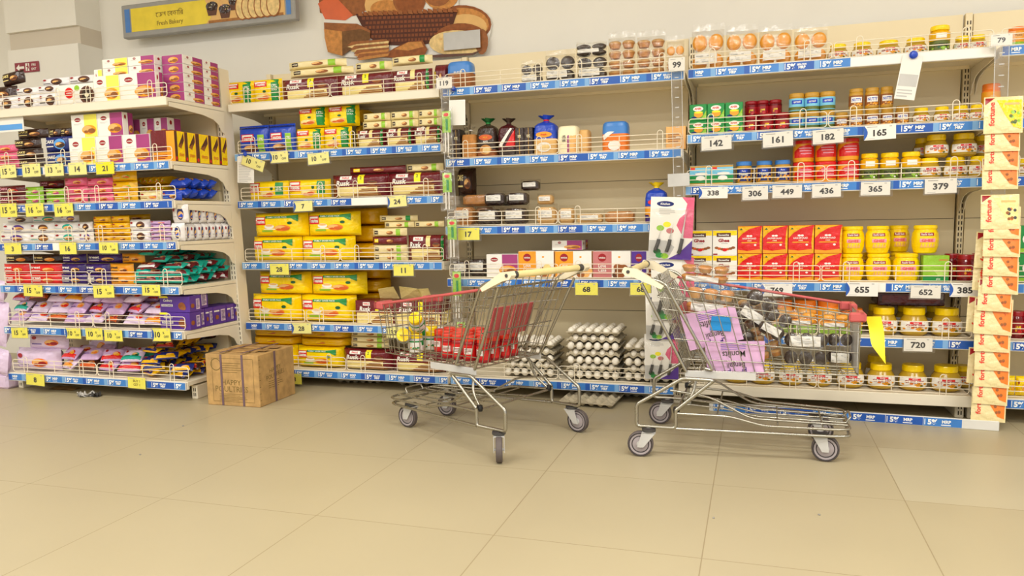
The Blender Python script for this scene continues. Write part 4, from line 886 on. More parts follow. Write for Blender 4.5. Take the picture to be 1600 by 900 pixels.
for l in range(5):
    for p, a, c, nm in ((FC_Y, 161, 201, 'yellow'), (FC_P, 201, 243, 'purple')):
        if l < 3 and p is FC_Y: continue
        lay = ('bottom', 'second', 'third', 'fourth', 'topmost')[l]
        put(p, a, c, 120, None, z + l * (hl + .001), YL + .056, f'flat white and {nm} cake box, {lay} layer of front stack {TS}', 'flat cake boxes', h=hl, d=.125)
for l in range(3): put(FC_Y, 161, 201, 120, None, z + l * (hl + .001), YL + .056, 'flat white and yellow cake box hidden low in the front stack on top shelf', 'flat cake boxes low in the stack', h=hl, d=.125)
put(FC_Y, 147, 160, 120, None, z, YL + .06, 'white upright cake box behind the row of tall boxes on top shelf', h=.19, d=.1)
side_row(FC_P, [287, 318, 342], 130, -.055, z, hl, .13, "flat purple cake box, # stack at top shelf's open end", 'cake boxes along the shelf end', 5)
TS = 'above the 21 tag'
z = u1['b']; t = z
for l in range(3): t = row(B_PINK, [-22, 23], 240, None, t, YL, f'pink cake packet, {("bottom","middle","top")[l]} of the stack at left', TS, 'pink cake packets', h=.046)
t = z
for l in range(4): t = row(B_BROWN, [22 - l * 2 + (l == 3) * 8, 64 - l * 2 + (l == 3) * 14], 240, None, t, YL + .004 * l, f'brown cake packet, {("bottom","second","third","top")[l]} of the stack', TS, 'brown cake packets', h=.054)
t = z
for l in range(2): t = row(B_BLUE, [66, 109], 240, None, t, YL, f'navy cake packet, {("lower","upper")[l]} of two', TS, 'navy cake packets', h=.083)
row(B_BROWN, [74, 92, 110], 200, None, t, YL + .03, 'dark glossy roll on navy packets', TS, h=.045)
t = row([CB_Y, CB_P, CB_P], [109, 151, 193, 236], 245, 212, z, YL, ['white and yellow cake box'] + ['white and magenta cake box'] * 2, 'lower row ' + TS, 'cake boxes above the 21 tag', d=.07)
row([CB_Y, CB_P], [112, 153, 193], 205, 177, t, YL + .004, ['white and yellow cake box', 'white and magenta cake box'], 'upper row ' + TS, 'cake boxes above the 21 tag', d=.07)
tt = row(CB_P, [200, 222, 244, 263], 230, None, z, YL + .13, 'purple cake box behind', 'low in the back row ' + TS, 'back row cake boxes', h=.12, d=.1)
row(CB_P, [198, 219, 241, 262], 195, 185, tt, YL + .13, 'purple cake box behind', 'high in the back row ' + TS, 'back row cake boxes', d=.1)
put(MBOX, 237, 271, 240, 203, z, YL, 'shiny maroon display box at right end above the 21 tag', d=.06)
side_row(CHOC, [273, 289, 306, 326, 342, 355], 235, -.05, z, .155, .05, 'orange and brown biscuit box, # along the shelf end', 'orange biscuit boxes')
TS = "left bay, third shelf"
z = u1['c']
def stack(p, a, c, y, z, n, h, Y, desc, where, group=None):
    t = z
    for l in range(n):
        lay = {1: ('only',), 2: ('lower', 'upper'), 3: ('bottom', 'middle', 'top'), 4: ('bottom', 'second', 'third', 'top'), 5: ('bottom', 'second', 'middle', 'fourth', 'top')}[n][l]
        t = row(p, [a + rnd.uniform(-1, 1), c + rnd.uniform(-1, 1)], y, None, t, Y + rnd.uniform(0, .008), f'{desc}, {lay} in stack' if n > 1 else desc, where, group, h=h)
    return t
stack(B_MAR, -8, 33, 300, z, 2, .056, YL, 'maroon cake packet at far left', TS, 'maroon cake packets'); stack(B_GREEN, 35, 64, 300, z, 2, .05, YL, 'light green cake packet', TS, 'green cake packets')
stack(B_MAR, 58, 96, 300, z, 3, .045, YL + .07, 'maroon cake packet behind the green ones', TS, 'maroon cake packets'); stack(B_GREEN, 68, 97, 300, z, 2, .042, YL, 'light green cake packet right of first stack', TS, 'green cake packets')
stack(B_PINK, 98, 133, 300, z, 3, .046, YL, 'pink cake packet, left stack', TS, 'pink cake packets third shelf'); stack(B_PINK, 133, 172, 300, z, 3, .044, YL, 'pink cake packet, right stack', TS, 'pink cake packets third shelf')
stack(B_YEL, 172, 211, 300, z, 3, .054, YL, 'yellow cake packet', TS, 'yellow cake packets')
tt = row(B_TANP, [214, 250], 305, None, z, YL, 'beige cake packet beside the yellow stack', TS, h=.05)
row(B_BLUR, [249, 280], 305, None, z, YL, 'blue wafer packet at front right', TS, h=.05)
for k_, (xs, yy, l0) in enumerate((([212, 222, 231, 240, 250, 258], .10, 3), ([256, 264, 273, 282, 292], .18, 2))):
    tz = z
    for l in range(l0): tz = row(B_YEL, xs, 290, None, tz, YL + yy, 'small yellow cake roll', f'{("bottom","second","top")[l]} layer, {("near","far")[k_]} pile, {TS}', 'yellow cake rolls', h=.045, d=.12)
X = -.06
heap([B_BLUR], xe(285, 305, YL) - .01, -.06, YL + .04, YL + .36, z, 2, 4, 2, 'crumpled blue wafer packet in the loose pile on third shelf end', 'loose blue wafers', yaw=25)
TS = 'above the 3 tag'
z = u1['d']
row([B_WPUR, B_WORG, B_WTEAL, B_WPUR], [-6, 41, 80, 120, 143], 365, None, z, YL, ['white and purple packet', 'white and brown packet', 'white and teal packet', 'white and purple packet'], 'lower row ' + TS, 'white biscuit packets', h=.056)
row([B_WPUR, B_WORG, B_WTEAL, B_WBRN], [-2, 42, 79, 118, 141], 350, None, z + .057, YL + .012, ['white and purple packet', 'white and brown packet', 'white and teal packet', 'white and choc-brown packet'], 'upper row ' + TS, 'white biscuit packets', h=.054)
row([B_WBRN, B_WTEAL, B_WPUR], [5, 45, 90, 120], 340, None, z + .112, YL + .05, 'white film packet lying on others', TS, 'white biscuit packets', h=.04)
for q, (a, c) in enumerate(((143, 171), (171, 199))): stack(B_YSLAB, a, c, 360, z, 4, .034, YL, f'flat yellow packet, {("left","right")[q]} stack', TS, 'flat yellow packets')
stack(B_YSLAB, 180, 230, 340, z, 4, .036, YL + .12, 'flat yellow packet in back row', TS, 'flat yellow packets'); stack(B_WBRN, 199, 230, 360, z, 2, .058, YL, 'green-edged white cake roll', TS, 'swiss rolls'); stack(B_LIL, 231, 264, 365, z, 5, .021, YL, 'thin lilac packet', TS, 'lilac packets')
row(B_BROWN, [208, 235, 262], 345, None, z, YL + .14, 'dark packet in the shade behind', TS, h=.1)
tt = put(B_WBLU, 264, 285, 372, None, z, YL - .002, 'white and blue cookie pouch at the front corner, lower row, above the 10 OFF tag', h=.095, d=.05)
put(B_WBLU, 266, 290, 340, None, tt, YL, 'white and blue cookie pouch at the front corner, upper row, above the 10 OFF tag', h=.095, d=.05)
side_row(B_WBLU, [287, 297, 309, 320, 331, 341, 351, 361, 371], 360, -.045, z, .09, .05, 'white and blue cookie pouch, # of lower row along shelf end', 'white cookie pouches'); side_row(B_WBLU, [290, 304, 316, 328, 341, 356, 370], 340, -.05, z + .092, .095, .05, 'white and blue cookie pouch, # of upper row along shelf end', 'white cookie pouches')
TS = "left bay, fifth shelf"
z = u1['e']
TRL = ['red biscuit packet', 'red biscuit packet', 'purple biscuit packet', 'purple biscuit packet', 'orange biscuit packet']
row([B_TREAT, B_TREAT, B_TREATP, B_TREATP, B_TREATO], [2, 42, 90, 130, 168, 206], 430, None, z, YL, TRL, 'lower row ' + TS, 'cream biscuit packets', h=.058); row([B_TREAT, B_TREAT, B_TREATP, B_TREATP, B_TREATO], [0, 40, 91, 129, 167, 204], 415, None, z + .059, YL + .008, TRL, 'second row ' + TS, 'cream biscuit packets', h=.056)
row([B_TREATB, B_TREATB, B_TREATP, B_TREATP, B_TREATO], [3, 46, 92, 130, 186, 222], 402, None, z + .116, YL + .04, ['brown biscuit packet'] * 2 + TRL[2:], 'third row ' + TS, 'cream biscuit packets', h=.052)
heap([B_TEAL, B_TEAL, B_TEAL, B_ROSE], xe(206, 430, YL), -.055, YL + .0, -.045, z, 7, 7, 5, "teal or maroon wafer bar in the loose heap on the left bay's fifth shelf", 'heap of wafer bars', yaw=38, tilt=-58, jz=14, s0=1.32, taper=.2)
TS = 'on the shelf with three 10 OFF tags'
z = u1['f']
PL = [B_PILL, B_PILL, B_PILR, B_PILO, B_PILP, B_PILP, B_PILT, B_NAMK]
heap(PL, xe(14, 500, YL), xe(253, 500, YL), YL - .005, YL + .24, z, 8, 2, 3, 'lilac printed cookie pouch in the loose pile left of the purple boxes', 'pile of lilac cookie pouches', tilt=-55, yaw=24, s0=.8, taper=.3, jz=10)
tt = put(PBOX, 250, 297, 500, None, z, YL - .005, 'purple chocolate biscuit box, lower of two at the shelf corner', h=.092, d=.09); put(PBOX, 249, 296, 470, None, tt, YL, 'purple chocolate biscuit box, upper of two at the shelf corner', h=.086, d=.09)
side_row(PBOXS, [303, 320, 333, 354, 366, 375], 490, -.045, z, .10, .12, 'small purple box, # in the row along the shelf end', 'purple boxes along the shelf end'); side_row(PBOXS, [300, 325], 465, -.05, z + .102, .10, .12, 'small purple box standing on the row along the shelf end')
heap([B_TEAL], -.17, -.055, -.30, -.20, z + .205, 1, 2, 1, 'teal wrapper lying on the purple boxes', 'teal wrappers on purple boxes')
TS = 'on the lowest shelf by the 8 tag'
z = u1['g']
tt = put(B_LILBIG, 18, 84, 580, None, z, YL, 'large lilac cookie bag, lower of two at the left end of the lowest shelf', h=.13, d=.12)
spawn(B_LILBIG, (xe(60, 530, YL), YL + .03, tt - .004), 'large lilac cookie bag, upper of two at the left end of the lowest shelf', None, (-.12, 0, .05), (1.05, .85, .58))
spawn(B_LILBIG, (xe(112, 530, YL), YL + .15, z + .06), 'lilac cookie bag standing behind, right of the two large lilac bags', None, (-.2, 0, -.1), (.8, 1, 1))
heap(PL, xe(88, 580, YL), xe(212, 580, YL), YL + .0, YL + .24, z, 5, 2, 2, 'lilac cookie pouch in the low pile above the torn yellow tag', 'lilac pouches on the lowest shelf', tilt=-55, yaw=24, s0=.8, taper=.2, jz=10)
heap([B_HY, B_HB, B_HR, B_HY, B_HB], xe(208, 580, YL), -.05, YL + .0, -.05, z, 7, 8, 6, 'yellow or blue snack packet in the big heap on the lowest shelf', 'heap of snack packets', tilt=-60, yaw=34, jz=12, s0=1.0, taper=.35)
# ------------------------------------------------------------------ stock of the toast bay
YM = .05
z = u2['a']; TS = "toast bay top shelf"
row(TOAST, [349, 393, 437], 160, 124, z, YM, 'yellow toast packet', TS, d=.07, gap=.001)
row([RUSK, RUSK, RUSKE], [437, 523, 609, 673], 150, 114, z, YM, 'maroon and cream rusk packet', TS, d=.07, gap=.001)
zt = onY(540, 113, YM).z
t = row(ROLLC, [448, 548], 118, None, zt, YM + .01, 'long cream rusk packet', 'lower of two at left ' + TS, h=.042); row(ROLLC, [446, 537], 108, None, t, YM + .01, 'long cream rusk packet', 'upper of two at left ' + TS, h=.042)
row(ROLLC, [551, 609], 110, None, zt, YM + .012, 'cream rusk packet in the middle of the upper layer', TS, h=.05); row(ROLLG, [609, 673], 108, None, zt + .018, YM + .012, 'cream and green rusk packet at right of the upper layer', TS, h=.045)
put(ROLLM, 676, 700, 140, 98, z, YM + .06, 'dark rusk packet standing at right end of top shelf', d=.1)
z = u2['b']; TS = 'above the tilted 10 OFF tag'
row(TOASTB, [371, 417, 459], 232, 194, z, YM, 'blue toast pouch', TS, d=.06)
t = row(TOAST, [459, 502, 546], 230, 198, z, YM, 'yellow toast packet', 'lower row ' + TS, d=.08)
row(TOAST, [462, 508, 556], 195, 164, t, YM + .006, 'yellow toast packet', 'upper row ' + TS, d=.1)
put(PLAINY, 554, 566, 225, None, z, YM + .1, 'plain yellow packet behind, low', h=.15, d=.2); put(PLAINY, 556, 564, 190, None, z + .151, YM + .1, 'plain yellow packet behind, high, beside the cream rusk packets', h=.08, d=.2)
t = row(RUSKE, [554, 599, 643, 688], 225, 199, z, YM, 'maroon rusk packet', 'lower row ' + TS, d=.08, gap=.001)
for l, nm in enumerate(('second', 'top')): t = row(ROLLC, [563 + l, 608 - l, 651, 688], 192 - 12 * l, None, t, YM + .01, 'small cream rusk packet', f'{nm} layer {TS}', 'cream rusk packets', h=.043)
z = u2['c']; TS = 'above the 7 and 24 tags'
row(TOASTL, [384, 446, 512], 312, 281, z, YM, 'yellow toast packet lying flat', TS, d=.09)
t = row(RUSK, [515, 602, 691], 303, 270, z, YM, 'long maroon rusk packet', TS, d=.09, gap=.001)
row(ROLLM, [543, 631], 265, None, t, YM + .02, 'maroon rusk roll on top of the long packets', TS, h=.04); row(ROLLC, [631, 690], 264, None, t, YM + .03, 'cream and brown rusk packet beside the maroon roll', TS, h=.045)
put(B_BROWN, 711, 740, 300, 262, z, YM + .1, 'dark printed bag behind the hanging green packs, toast bay side', d=.1)
z = u2['d']; TS = 'above the 11 tag'
t = row(FAMILY, [388, 464, 548], 400, 369, z, YM, 'large yellow family toast pack', 'lower row ' + TS, 'family toast packs', d=.13)
row(FAMILY, [390, 474, 556], 365, 331, t, YM + .004, 'large yellow family toast pack', 'upper row ' + TS, 'family toast packs', d=.13)
t = z
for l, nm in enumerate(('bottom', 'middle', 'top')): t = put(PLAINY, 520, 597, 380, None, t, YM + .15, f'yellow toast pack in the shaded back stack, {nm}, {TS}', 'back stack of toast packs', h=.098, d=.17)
t = z
for l, (p, nm) in enumerate(((ROLLC, 'bottom'), (ROLLC, 'second'), (ROLLM, 'third'), (ROLLC, 'top'))): t = row(p, [580, 634], 395, None, t, YM, f'small rusk packet, {nm} of the stack', TS, 'small rusk stack', h=.044)
t2 = row(RUSKE, [634, 696], 400, 367, z, YM, 'maroon rusk packet with green end', TS, d=.08)
row(ROLLC, [598, 645, 692], 362, None, max(t, t2), YM + .03, 'cream rusk packet lying across the stacks', TS, h=.034); row(ROLLG, [590, 650], 350, None, max(t, t2) + .035, YM + .03, 'cream rusk packet, topmost', TS, h=.034)
z = u2['e']; TS = 'above the pale 28 tag'
t = row(FAMILY, [387, 463, 550], 495, 461, z, YM, 'large yellow family toast pack', 'lower row ' + TS, 'family toast packs', d=.13)
row(FAMILY, [397, 479, 566], 455, 425, t, YM + .01, 'large yellow family toast pack', 'upper row ' + TS, 'family toast packs', d=.13)
t = z
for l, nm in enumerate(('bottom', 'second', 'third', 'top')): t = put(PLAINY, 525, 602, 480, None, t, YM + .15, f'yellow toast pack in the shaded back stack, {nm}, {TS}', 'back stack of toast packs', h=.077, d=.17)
row([RUSKB, RUSKB], [556, 616, 690], 500, 470, z, YM, 'open maroon rusk carton', TS + ', behind the cart', d=.14)
def flaps():
    g = G(); q = .0025
    for x0, x1, a, c, rz_ in ((-.16, -.04, .0, .07, -.5), (-.03, .10, .0, .06, .35), (.04, .16, .02, .06, -.2)):
        vs = []
        for x, y, zz in ((x0, 0, 0), (x1, 0, 0), (x1 - .01, -.05 + a, c), (x0 + .01, -.04 + a, c + .03 * rz_)): vs.append((x, y, zz))
        g.add(vs + [(x, y + q, zz + q) for x, y, zz in vs], [(0, 1, 2, 3), (7, 6, 5, 4), (0, 4, 5, 1), (1, 5, 6, 2), (2, 6, 7, 3), (3, 7, 4, 0)], 'cream')
    return g.mesh('carton_flap')
FL = flaps()
A = onY(622, 470, YM)
tag(obj('carton_flap', FL, None, (A.x, YM + .1, onY(640, 470, YM).z)), 'folded-open cream carton flaps behind the red cart rim', 'carton')
z = u2['f']; TS = "on toast bay's lowest shelf"
t0_ = row(FAMILY, [383, 458, 532], 575, 541, z, YM, 'large yellow family toast pack', TS, 'family toast packs', d=.13)
t = t0_
for l, nm in enumerate(('lower', 'upper')): t = row(PLAINY, [388, 461, 541], 530 - 12 * l, None, t, YM + .02, f'plain yellow toast pack, {nm} layer', TS, 'plain toast packs', h=(u2['e'] - .04 - t0_) / 2 - .005, d=.14)
row([RUSK, RUSK], [532, 610, 692], 578, 548, z, YM, 'large maroon rusk packet', TS, d=.1)
t = z + .122
for l, nm in enumerate(('bottom', 'middle', 'top')): t = row(ROLLC, [545, 605], 540 - 12 * l, None, t, YM + .02, f'cream rusk packet, {nm} of the small pile', TS, 'cream rusk pile', h=.032)
# ------------------------------------------------------------------ stock of the bread bay
z = u3['a']; TS = "on the bread bay's top shelf"
LOAF_BL = loaf('bread_loaf', 'bread', [(.5, 'crust'), (2, 'blue')], neck=False, art=lambda g, S, w, h: (g.text(S, 'SANDWICH', 0, h * .76, h * .07, 'lime', .003, maxw=w * .6), g.text(S, 'SLICE', 0, h * .62, h * .06, 'white', .003, maxw=w * .4)))
put(LOAF_BL, 697, 736, 138, 95, z, YM + .02, 'blue-topped sliced loaf beside the 119 tag', d=.1)
def put_muf(P, x0, x1, yb, yt, zb, Y, label, group=None, h=None, d=None):
    A = onY(x0, yb, Y); B = onY(x1, yb, Y); w = B.x - A.x - .004; h = h or onY((x0 + x1) / 2, yt, Y).z - zb
    spawn_muffins(P, ((A.x + B.x) / 2, Y, zb), label, group, (0, 0, 0), (w / P.w, (d / P.d) if d else w / P.w, h / P.h)); return zb + h
put_muf(MB_B, 811, 846, 125, 97, z, YM, 'clear pack of dark muffins, single and smallest, on bread shelf top'); put_muf(MB_B, 848, 896, 120, 82, z, YM, 'clear pack of dark muffins, second from left, with big price label')
t = put_muf(MB_B, 898, 947, 115, 84, z, YM, 'clear pack of dark muffins, lower of the stack beside tan muffins'); put_muf(MB_B, 896, 946, 80, 64, t, YM + .01, 'clear pack of dark muffins lying on another pack, top shelf')
put_muf(MB_T, 947, 991, 110, 55, z, YM, 'tall clear pack of tan cup cakes, left of two'); put_muf(MB_T, 992, 1038, 110, 53, z, YM, 'tall clear pack of tan cup cakes, right of two'); put_muf(MB_O, 1040, 1069, 100, 62, z, YM, 'clear pack of orange muffins behind the 99 tag')
z = u3['b']; TS = "on the bread bay's second shelf"
LOAF_CL = loaf('bread_loaf', 'bread', [(.7, 'loaf'), (2, 'clear_bag')], tie='white', flare='clear_bag')
LOAF_BK = loaf('bread_loaf', 'bread', [(.2, 'loaf_d'), (2, 'choc')], tie='green', flare='green_d', art=a_loaf('choc', 'MILK', 'amber', 'loaf', 'orange_d'))
LOAF_RD = loaf('bread_loaf', 'bread', [(.25, 'choc'), (2, 'maroon_d')], tie='choc', flare='choc', art=lambda g, S, w, h: (g.poly(S, [(w * .45, h * .25), (w * .45, h * .7), (-.01, h * .25)], 'red', .003), g.poly(S, [(-w * .4, h * .3), (w * .2, h * .72), (w * .3, h * .7), (-w * .25, h * .25)], 'white', .0034)))
LOAF_BU = loaf('bread_loaf', 'bread', [(.05, 'red'), (.35, 'loaf_l'), (2, 'bluep')], tie='red', flare='bluep', art=a_loaf('bluep', 'Fresh', 'red', 'white', 'amber'))
LOAF_WT = loaf('bread_loaf', 'bread', [(2, 'cream_l')], neck=False, art=lambda g, S, w, h: (g.rect(S, w * .02, w * .1, h * .05, h * .95, 'magenta', .003, 1, 5), g.rect(S, w * .14, w * .42, h * .05, h * .95, 'peach', .002, 2, 5), g.text(S, 'BREAD', -w * .14, h * .6, h * .09, 'print_dark', .003, rot=math.pi / 2, maxw=h * .3)))
LOAF_BO = loaf('bread_loaf', 'bread', [(.1, 'bluep'), (.45, 'orange'), (2, 'blue')], neck=False, art=lambda g, S, w, h: (g.poly(S, [(-w * .45, h * .55), (w * .2, h * .95), (w * .35, h * .9), (-w * .4, h * .4)], 'white', .003), g.disc(S, 0, h * .22, w * .24, h * .16, 'white', .003)))
LOAF_TN = loaf('bread_loaf', 'bread', [(2, 'loaf_l')], neck=False)
put(DARKB, 706, 720, 240, 202, z, YM, 'dark bread carton at left end, mostly behind the hanging packs'); put(LOAF_CL, 719, 744, 240, 195, z, YM, 'brown loaf in a clear bag on bread shelf', d=.1); put(LOAF_BK, 743, 775, 238, 182, z, YM, 'black bread bag closed with a green tie', d=.1); put(LOAF_RD, 776, 807, 238, 182, z, YM, 'black, red and white bread bag with flared neck', d=.1)
row(DARKB, [805, 819, 833], 238, 199, z, YM, 'narrow black bread carton', TS); put(LOAF_BU, 831, 869, 236, 177, z, YM, 'bright blue bread bag with a red tie', d=.11); put(LOAF_WT, 869, 903, 236, 196, z, YM, 'white and peach wrapped loaf with magenta stripe', d=.12); put(LOAF_TN, 903, 920, 235, 202, z, YM + .04, 'tan loaf half behind the striped white loaf', d=.1)
put(LOAF_BO, 939, 981, 234, 189, z, YM, 'blue, white and orange wrapped loaf standing apart', d=.11)
put(carton('small_carton', 'carton', .1, .11, .08, 'peach', lambda g, S, w, h: (g.lines(S, -w * .4, w * .4, h * .3, h * .7, 4, 'tan_d'),), 'tan'), 1040, 1072, 232, 197, z, YM, 'small tan carton behind the hanging strip with the 99 tag')
z = u3['c']; TS = 'above the yellow 17 tag'
for a, c, yb, yt, P, dy, lb in ((703, 738, 350, 318, CK_B, 0, 'bun pack in clear film, leftmost, beside 17 tag'), (738, 768, 350, 318, CK_N, .12, 'plain pack in clear film behind the leftmost buns'), (740, 780, 352, 322, CK_D, 0, 'dark cake pack, first in the front row'), (782, 822, 350, 320, CK_D, 0, 'dark cake pack, second in the front row'), (834, 868, 350, 318, CK_L, 0, 'lemon slice cake pack, left of two'), (870, 897, 350, 320, CK_L, .03, 'lemon slice cake pack, right of two'), (897, 942, 350, 330, CK_L, 0, 'flat lemon cake pack with tilted label'), (940, 992, 350, 326, CK_N, .02, 'flat pale cake pack without label')):
    put(P, a, c, yb, yt, z, YM + dy, lb + ', ' + TS if len(lb.split()) < 11 else lb)
zz = z + .102
for a, c, yb, h, P, dy, lb in ((752, 788, 318, .078, CK_D, .02, 'dark cake pack on the second layer, left'), (788, 824, 316, .078, CK_D, .03, 'dark cake pack on the second layer, middle'), (764, 800, 300, .07, CK_D, .13, 'dark cake pack on the second layer, back'), (836, 864, 315, .06, CK_L, .06, 'lemon cake pack on the second layer')):
    put(P, a, c, yb, None, zz, YM + dy, lb, 'cakes second layer', h=h)
put(CK_D, 810, 842, 290, None, zz + .075, YM + .06, 'dark cake pack topmost of the pile above the 17 tag', h=.06); put(CK_N, 716, 766, 298, None, zz, YM + .09, 'tray of pale buns behind at left, above the 17 tag', h=.075)
LOAF_YB = loaf('bread_loaf', 'bread', [(.2, 'purple_d'), (.45, 'amber'), (2, 'bluep')], tie='yellow', flare='yellow', art=a_loaf('bluep', 'MILK', 'white', 'amber', 'red'))
put(LOAF_YB, 1006, 1042, 348, 283, z, YM + .02, 'blue and yellow milk bread bag beside the knife card', d=.1)
z = u3['d']; TS = 'above the yellow 68 tags'
put(CK_D, 703, 733, 428, None, z, YM, 'dark cake pack at left end ' + TS, h=.1); put(CK_D, 728, 760, 428, None, z, YM + .03, 'dark cake pack with label, second ' + TS, h=.11)
put(CB_P, 760, 810, 428, 397, z, YM, 'white and magenta cake box ' + TS); put(LC_O, 810, 866, 428, 392, z, YM, 'orange cake box, left of two ' + TS); put(LC_O, 867, 925, 428, 392, z, YM, 'orange cake box, right of two ' + TS)
put(LC_R, 926, 986, 428, 392, z, YM, 'rose brown cake box ' + TS); put(LC_V, 986, 1034, 428, 392, z, YM, 'purple cake box half behind the cart handle')
put(FC_P, 862, 910, 385, None, z + onY(860, 392, YM).z - z + .002, YM + .02, 'flat white and purple cake box on top of the orange boxes', h=.05)
z = u3['f']
def tray_stack(x, y, z, n, nm):
    for l in range(n):
        zl = z + l * TPITCH + .011; last = l == n - 1; odd = l % 2
        lay = 'topmost' if last else ("bottom","second","third","fourth","fifth","sixth","seventh")[l]
        spawn(TRAYS[odd], (x, y, zl), f'grey egg tray, {lay} layer of the {nm} stack', 'egg trays')
        for j in range(TM - (1 if odd else 0)):
            if not last and j > 0: break
            for i in range(TN - (1 if odd else 0)):
                ex = (i + (1 if odd else .5) - TN / 2) * TP; ey = (j + (1 if odd else .5)) * TP - (.012 if not last else 0)
                tag(obj('egg', EGG, None, (x + ex, y + ey, zl + .0135), (rnd.uniform(-.4, .4), rnd.uniform(-.4, .4), 0)), f'white egg in the {lay} tray of the {nm} egg stack', 'egg', f'eggs in {lay} tray of the {nm} stack')
tray_stack(xe(926, 580, .05), .05, z, 7, 'tall middle'); tray_stack(xe(1018, 585, .05), .05, z, 5, 'right'); tray_stack(xe(826, 580, .05), .05, z, 5, 'left')
for k_, (a, yy, zz, lb) in enumerate(((915, .12, .006, 'upside-down egg tray on the floor under the bread bay'), (1000, .14, .006, 'egg tray pushed under the bread bay near the cart wheel'), (560, .14, .006, 'egg tray pushed under the toast bay'), (660, .16, .006, 'egg tray under the toast bay near the bay joint'))):
    if k_ == 0: yy = onZ(915, 637, 0).y
    spawn(TRAY, (onY(a, 620, yy).x, yy, zz + (.004 if k_ == 0 else 0)), lb, None, (.05 if k_ == 0 else 0, 0, .1 * k_ - .1))
# ------------------------------------------------------------------ stock of the jar bay
YM = .05
z = u4['a']; TS = "on the jar bay's top shelf"
for i, (a, c) in enumerate(((1079, 1131), (1133, 1184), (1185, 1238), (1240, 1294))): put_muf(MB_O, a, c, 98, 44, z, YM, f'clear pack of orange muffins, {nth(i, 4)} of four on jar bay top shelf', 'orange muffin packs', d=.1)
def jars(p, cs, y, zb, Y, desc, where, group=None, w=None, h=None, frm=0, tot=None):
    """jars with the given pixel extents (left, right)"""
    n = tot or len(cs); hs = None
    for i, (a, c) in enumerate(cs):
        A = onY(a, y, Y); B = onY(c, y, Y); s = (B.x - A.x) / p.w; hh = h or p.h * s
        spawn(p, ((A.x + B.x) / 2, Y, zb), f'{desc}, {nth(i + frm, n)}, {where}' if n > 1 else f'{desc}, {where}', group, (0, 0, 0), (s, s, hh / p.h))
    return zb + hh + .001
jars(J_WIDE, [(1294, 1328), (1331, 1367), (1371, 1411), (1414, 1453)], 80, z, YM, 'squat yellow-lidded pickle jar', TS, 'squat jars top', h=.075)
jars(J_TALL, [(1454, 1488)], 70, z, YM, 'tall green-labelled pickle jar, only tall one', TS, h=.118); jars(J_WIDE, [(1492, 1521), (1517, 1546)], 65, z, YM + .03, 'small yellow-lidded jar near the 79 tag', TS, h=.072)
z = u4['b']; TS = 'above the 142 tag'
t = row(ANIK, (1077, 1161, 3), 208, 187, z, YM, 'green ghee carton', 'lower row ' + TS, 'green ghee cartons', d=.07); row(ANIK, (1077, 1161, 3), 180, 161, t, YM, 'green ghee carton', 'upper row ' + TS, 'green ghee cartons', d=.07)
TS = 'above the 161 tag'
jars(J_JAM, [(1163, 1184)], 205, z, YM, 'dark red jam jar beside the green cartons', TS, h=.08); jars(J_JAM, [(1187, 1209), (1211, 1234)], 200, z, YM, 'dark red jam jar in front', TS, 'jam jars', h=.085)
t = jars(J_JAM, [(1163, 1183), (1181, 1202), (1201, 1221)], 200, z, YM + .09, 'dark red jam jar behind', 'lower, ' + TS, 'jam jars', h=.078); jars(J_JAM, [(1163, 1184), (1181, 1202), (1201, 1222)], 180, t, YM + .09, 'dark red jam jar behind', 'upper, ' + TS, 'jam jars', h=.078)
TS = 'above the 182 tag'
t = jars(J_BLUE, [(1233, 1257), (1257, 1281), (1281, 1305)], 195, z, YM, 'gold-lidded blue label jar', 'lower row ' + TS, 'blue label jars', h=.083); jars(J_BLUE, [(1233, 1257), (1257, 1281), (1281, 1306)], 170, t, YM, 'gold-lidded blue label jar', 'upper row ' + TS, 'blue label jars', h=.083)
TS = 'above the 165 tag'
jars(J_PEAN, [(1305, 1326)], 190, z, YM, 'nut butter jar standing alone by the blue jars', TS, h=.07)
t = jars(J_PEAN, [(1327, 1350), (1352, 1375), (1377, 1397)], 190, z, YM, 'brown nut butter jar', 'lower row ' + TS, 'nut butter jars', h=.082); jars(J_PEAN, [(1327, 1350), (1352, 1375), (1376, 1397)], 165, t, YM, 'brown nut butter jar', 'upper row ' + TS, 'nut butter jars', h=.088)
jars(J_PEAN, [(1400, 1422)], 185, z, YM, 'green-brown jar right of the nut butter stack', TS, h=.085)
jars(J_WIDE, [(1427, 1456), (1460, 1488), (1489, 1518), (1516, 1540)], 185, z, YM, 'small yellow-lidded pickle jar', 'end of ' + TS + ' shelf', 'small pickle jars', h=.072)
jars(J_ORNG, [(1536, 1566)], 170, z, YM + .1, 'tall orange-lidded jar behind the top hanging pouch', 'right end', h=.17)
z = u4['c']; TS = 'above the 338 tag'
row(MILK, [1077, 1111, 1146], 285, 258, z, YM, 'blue and green powder carton', TS, d=.06)
TS = 'above the 306 and 449 tags'
jars(J_HONEY, [(1149, 1175), (1181, 1207), (1210, 1236)], 280, z, YM, 'dark honey jar with blue lid', TS, 'honey jars', h=.108); jars(J_HONEY, [(1172, 1188)], 275, z, YM + .1, 'honey jar peeking out from behind two others', TS, h=.09)
TS = 'above the 436 tag'
t = jars(J_HEART, [(1239, 1273), (1274, 1308), (1309, 1344)], 280, z, YM, 'red and yellow tub', 'lower row ' + TS, 'red and yellow tubs', h=.094); jars(J_HEART, [(1239, 1273), (1274, 1308), (1309, 1344)], 250, t, YM, 'red and yellow tub', 'upper row ' + TS, 'red and yellow tubs', h=.098)
TS = 'above the 365 tag'
jars(J_TALL, [(1345, 1374), (1376, 1407), (1409, 1441)], 275, z, YM, 'yellow and green pickle jar', TS, 'tall pickle jars', h=.122)
TS = 'above the 379 tag'
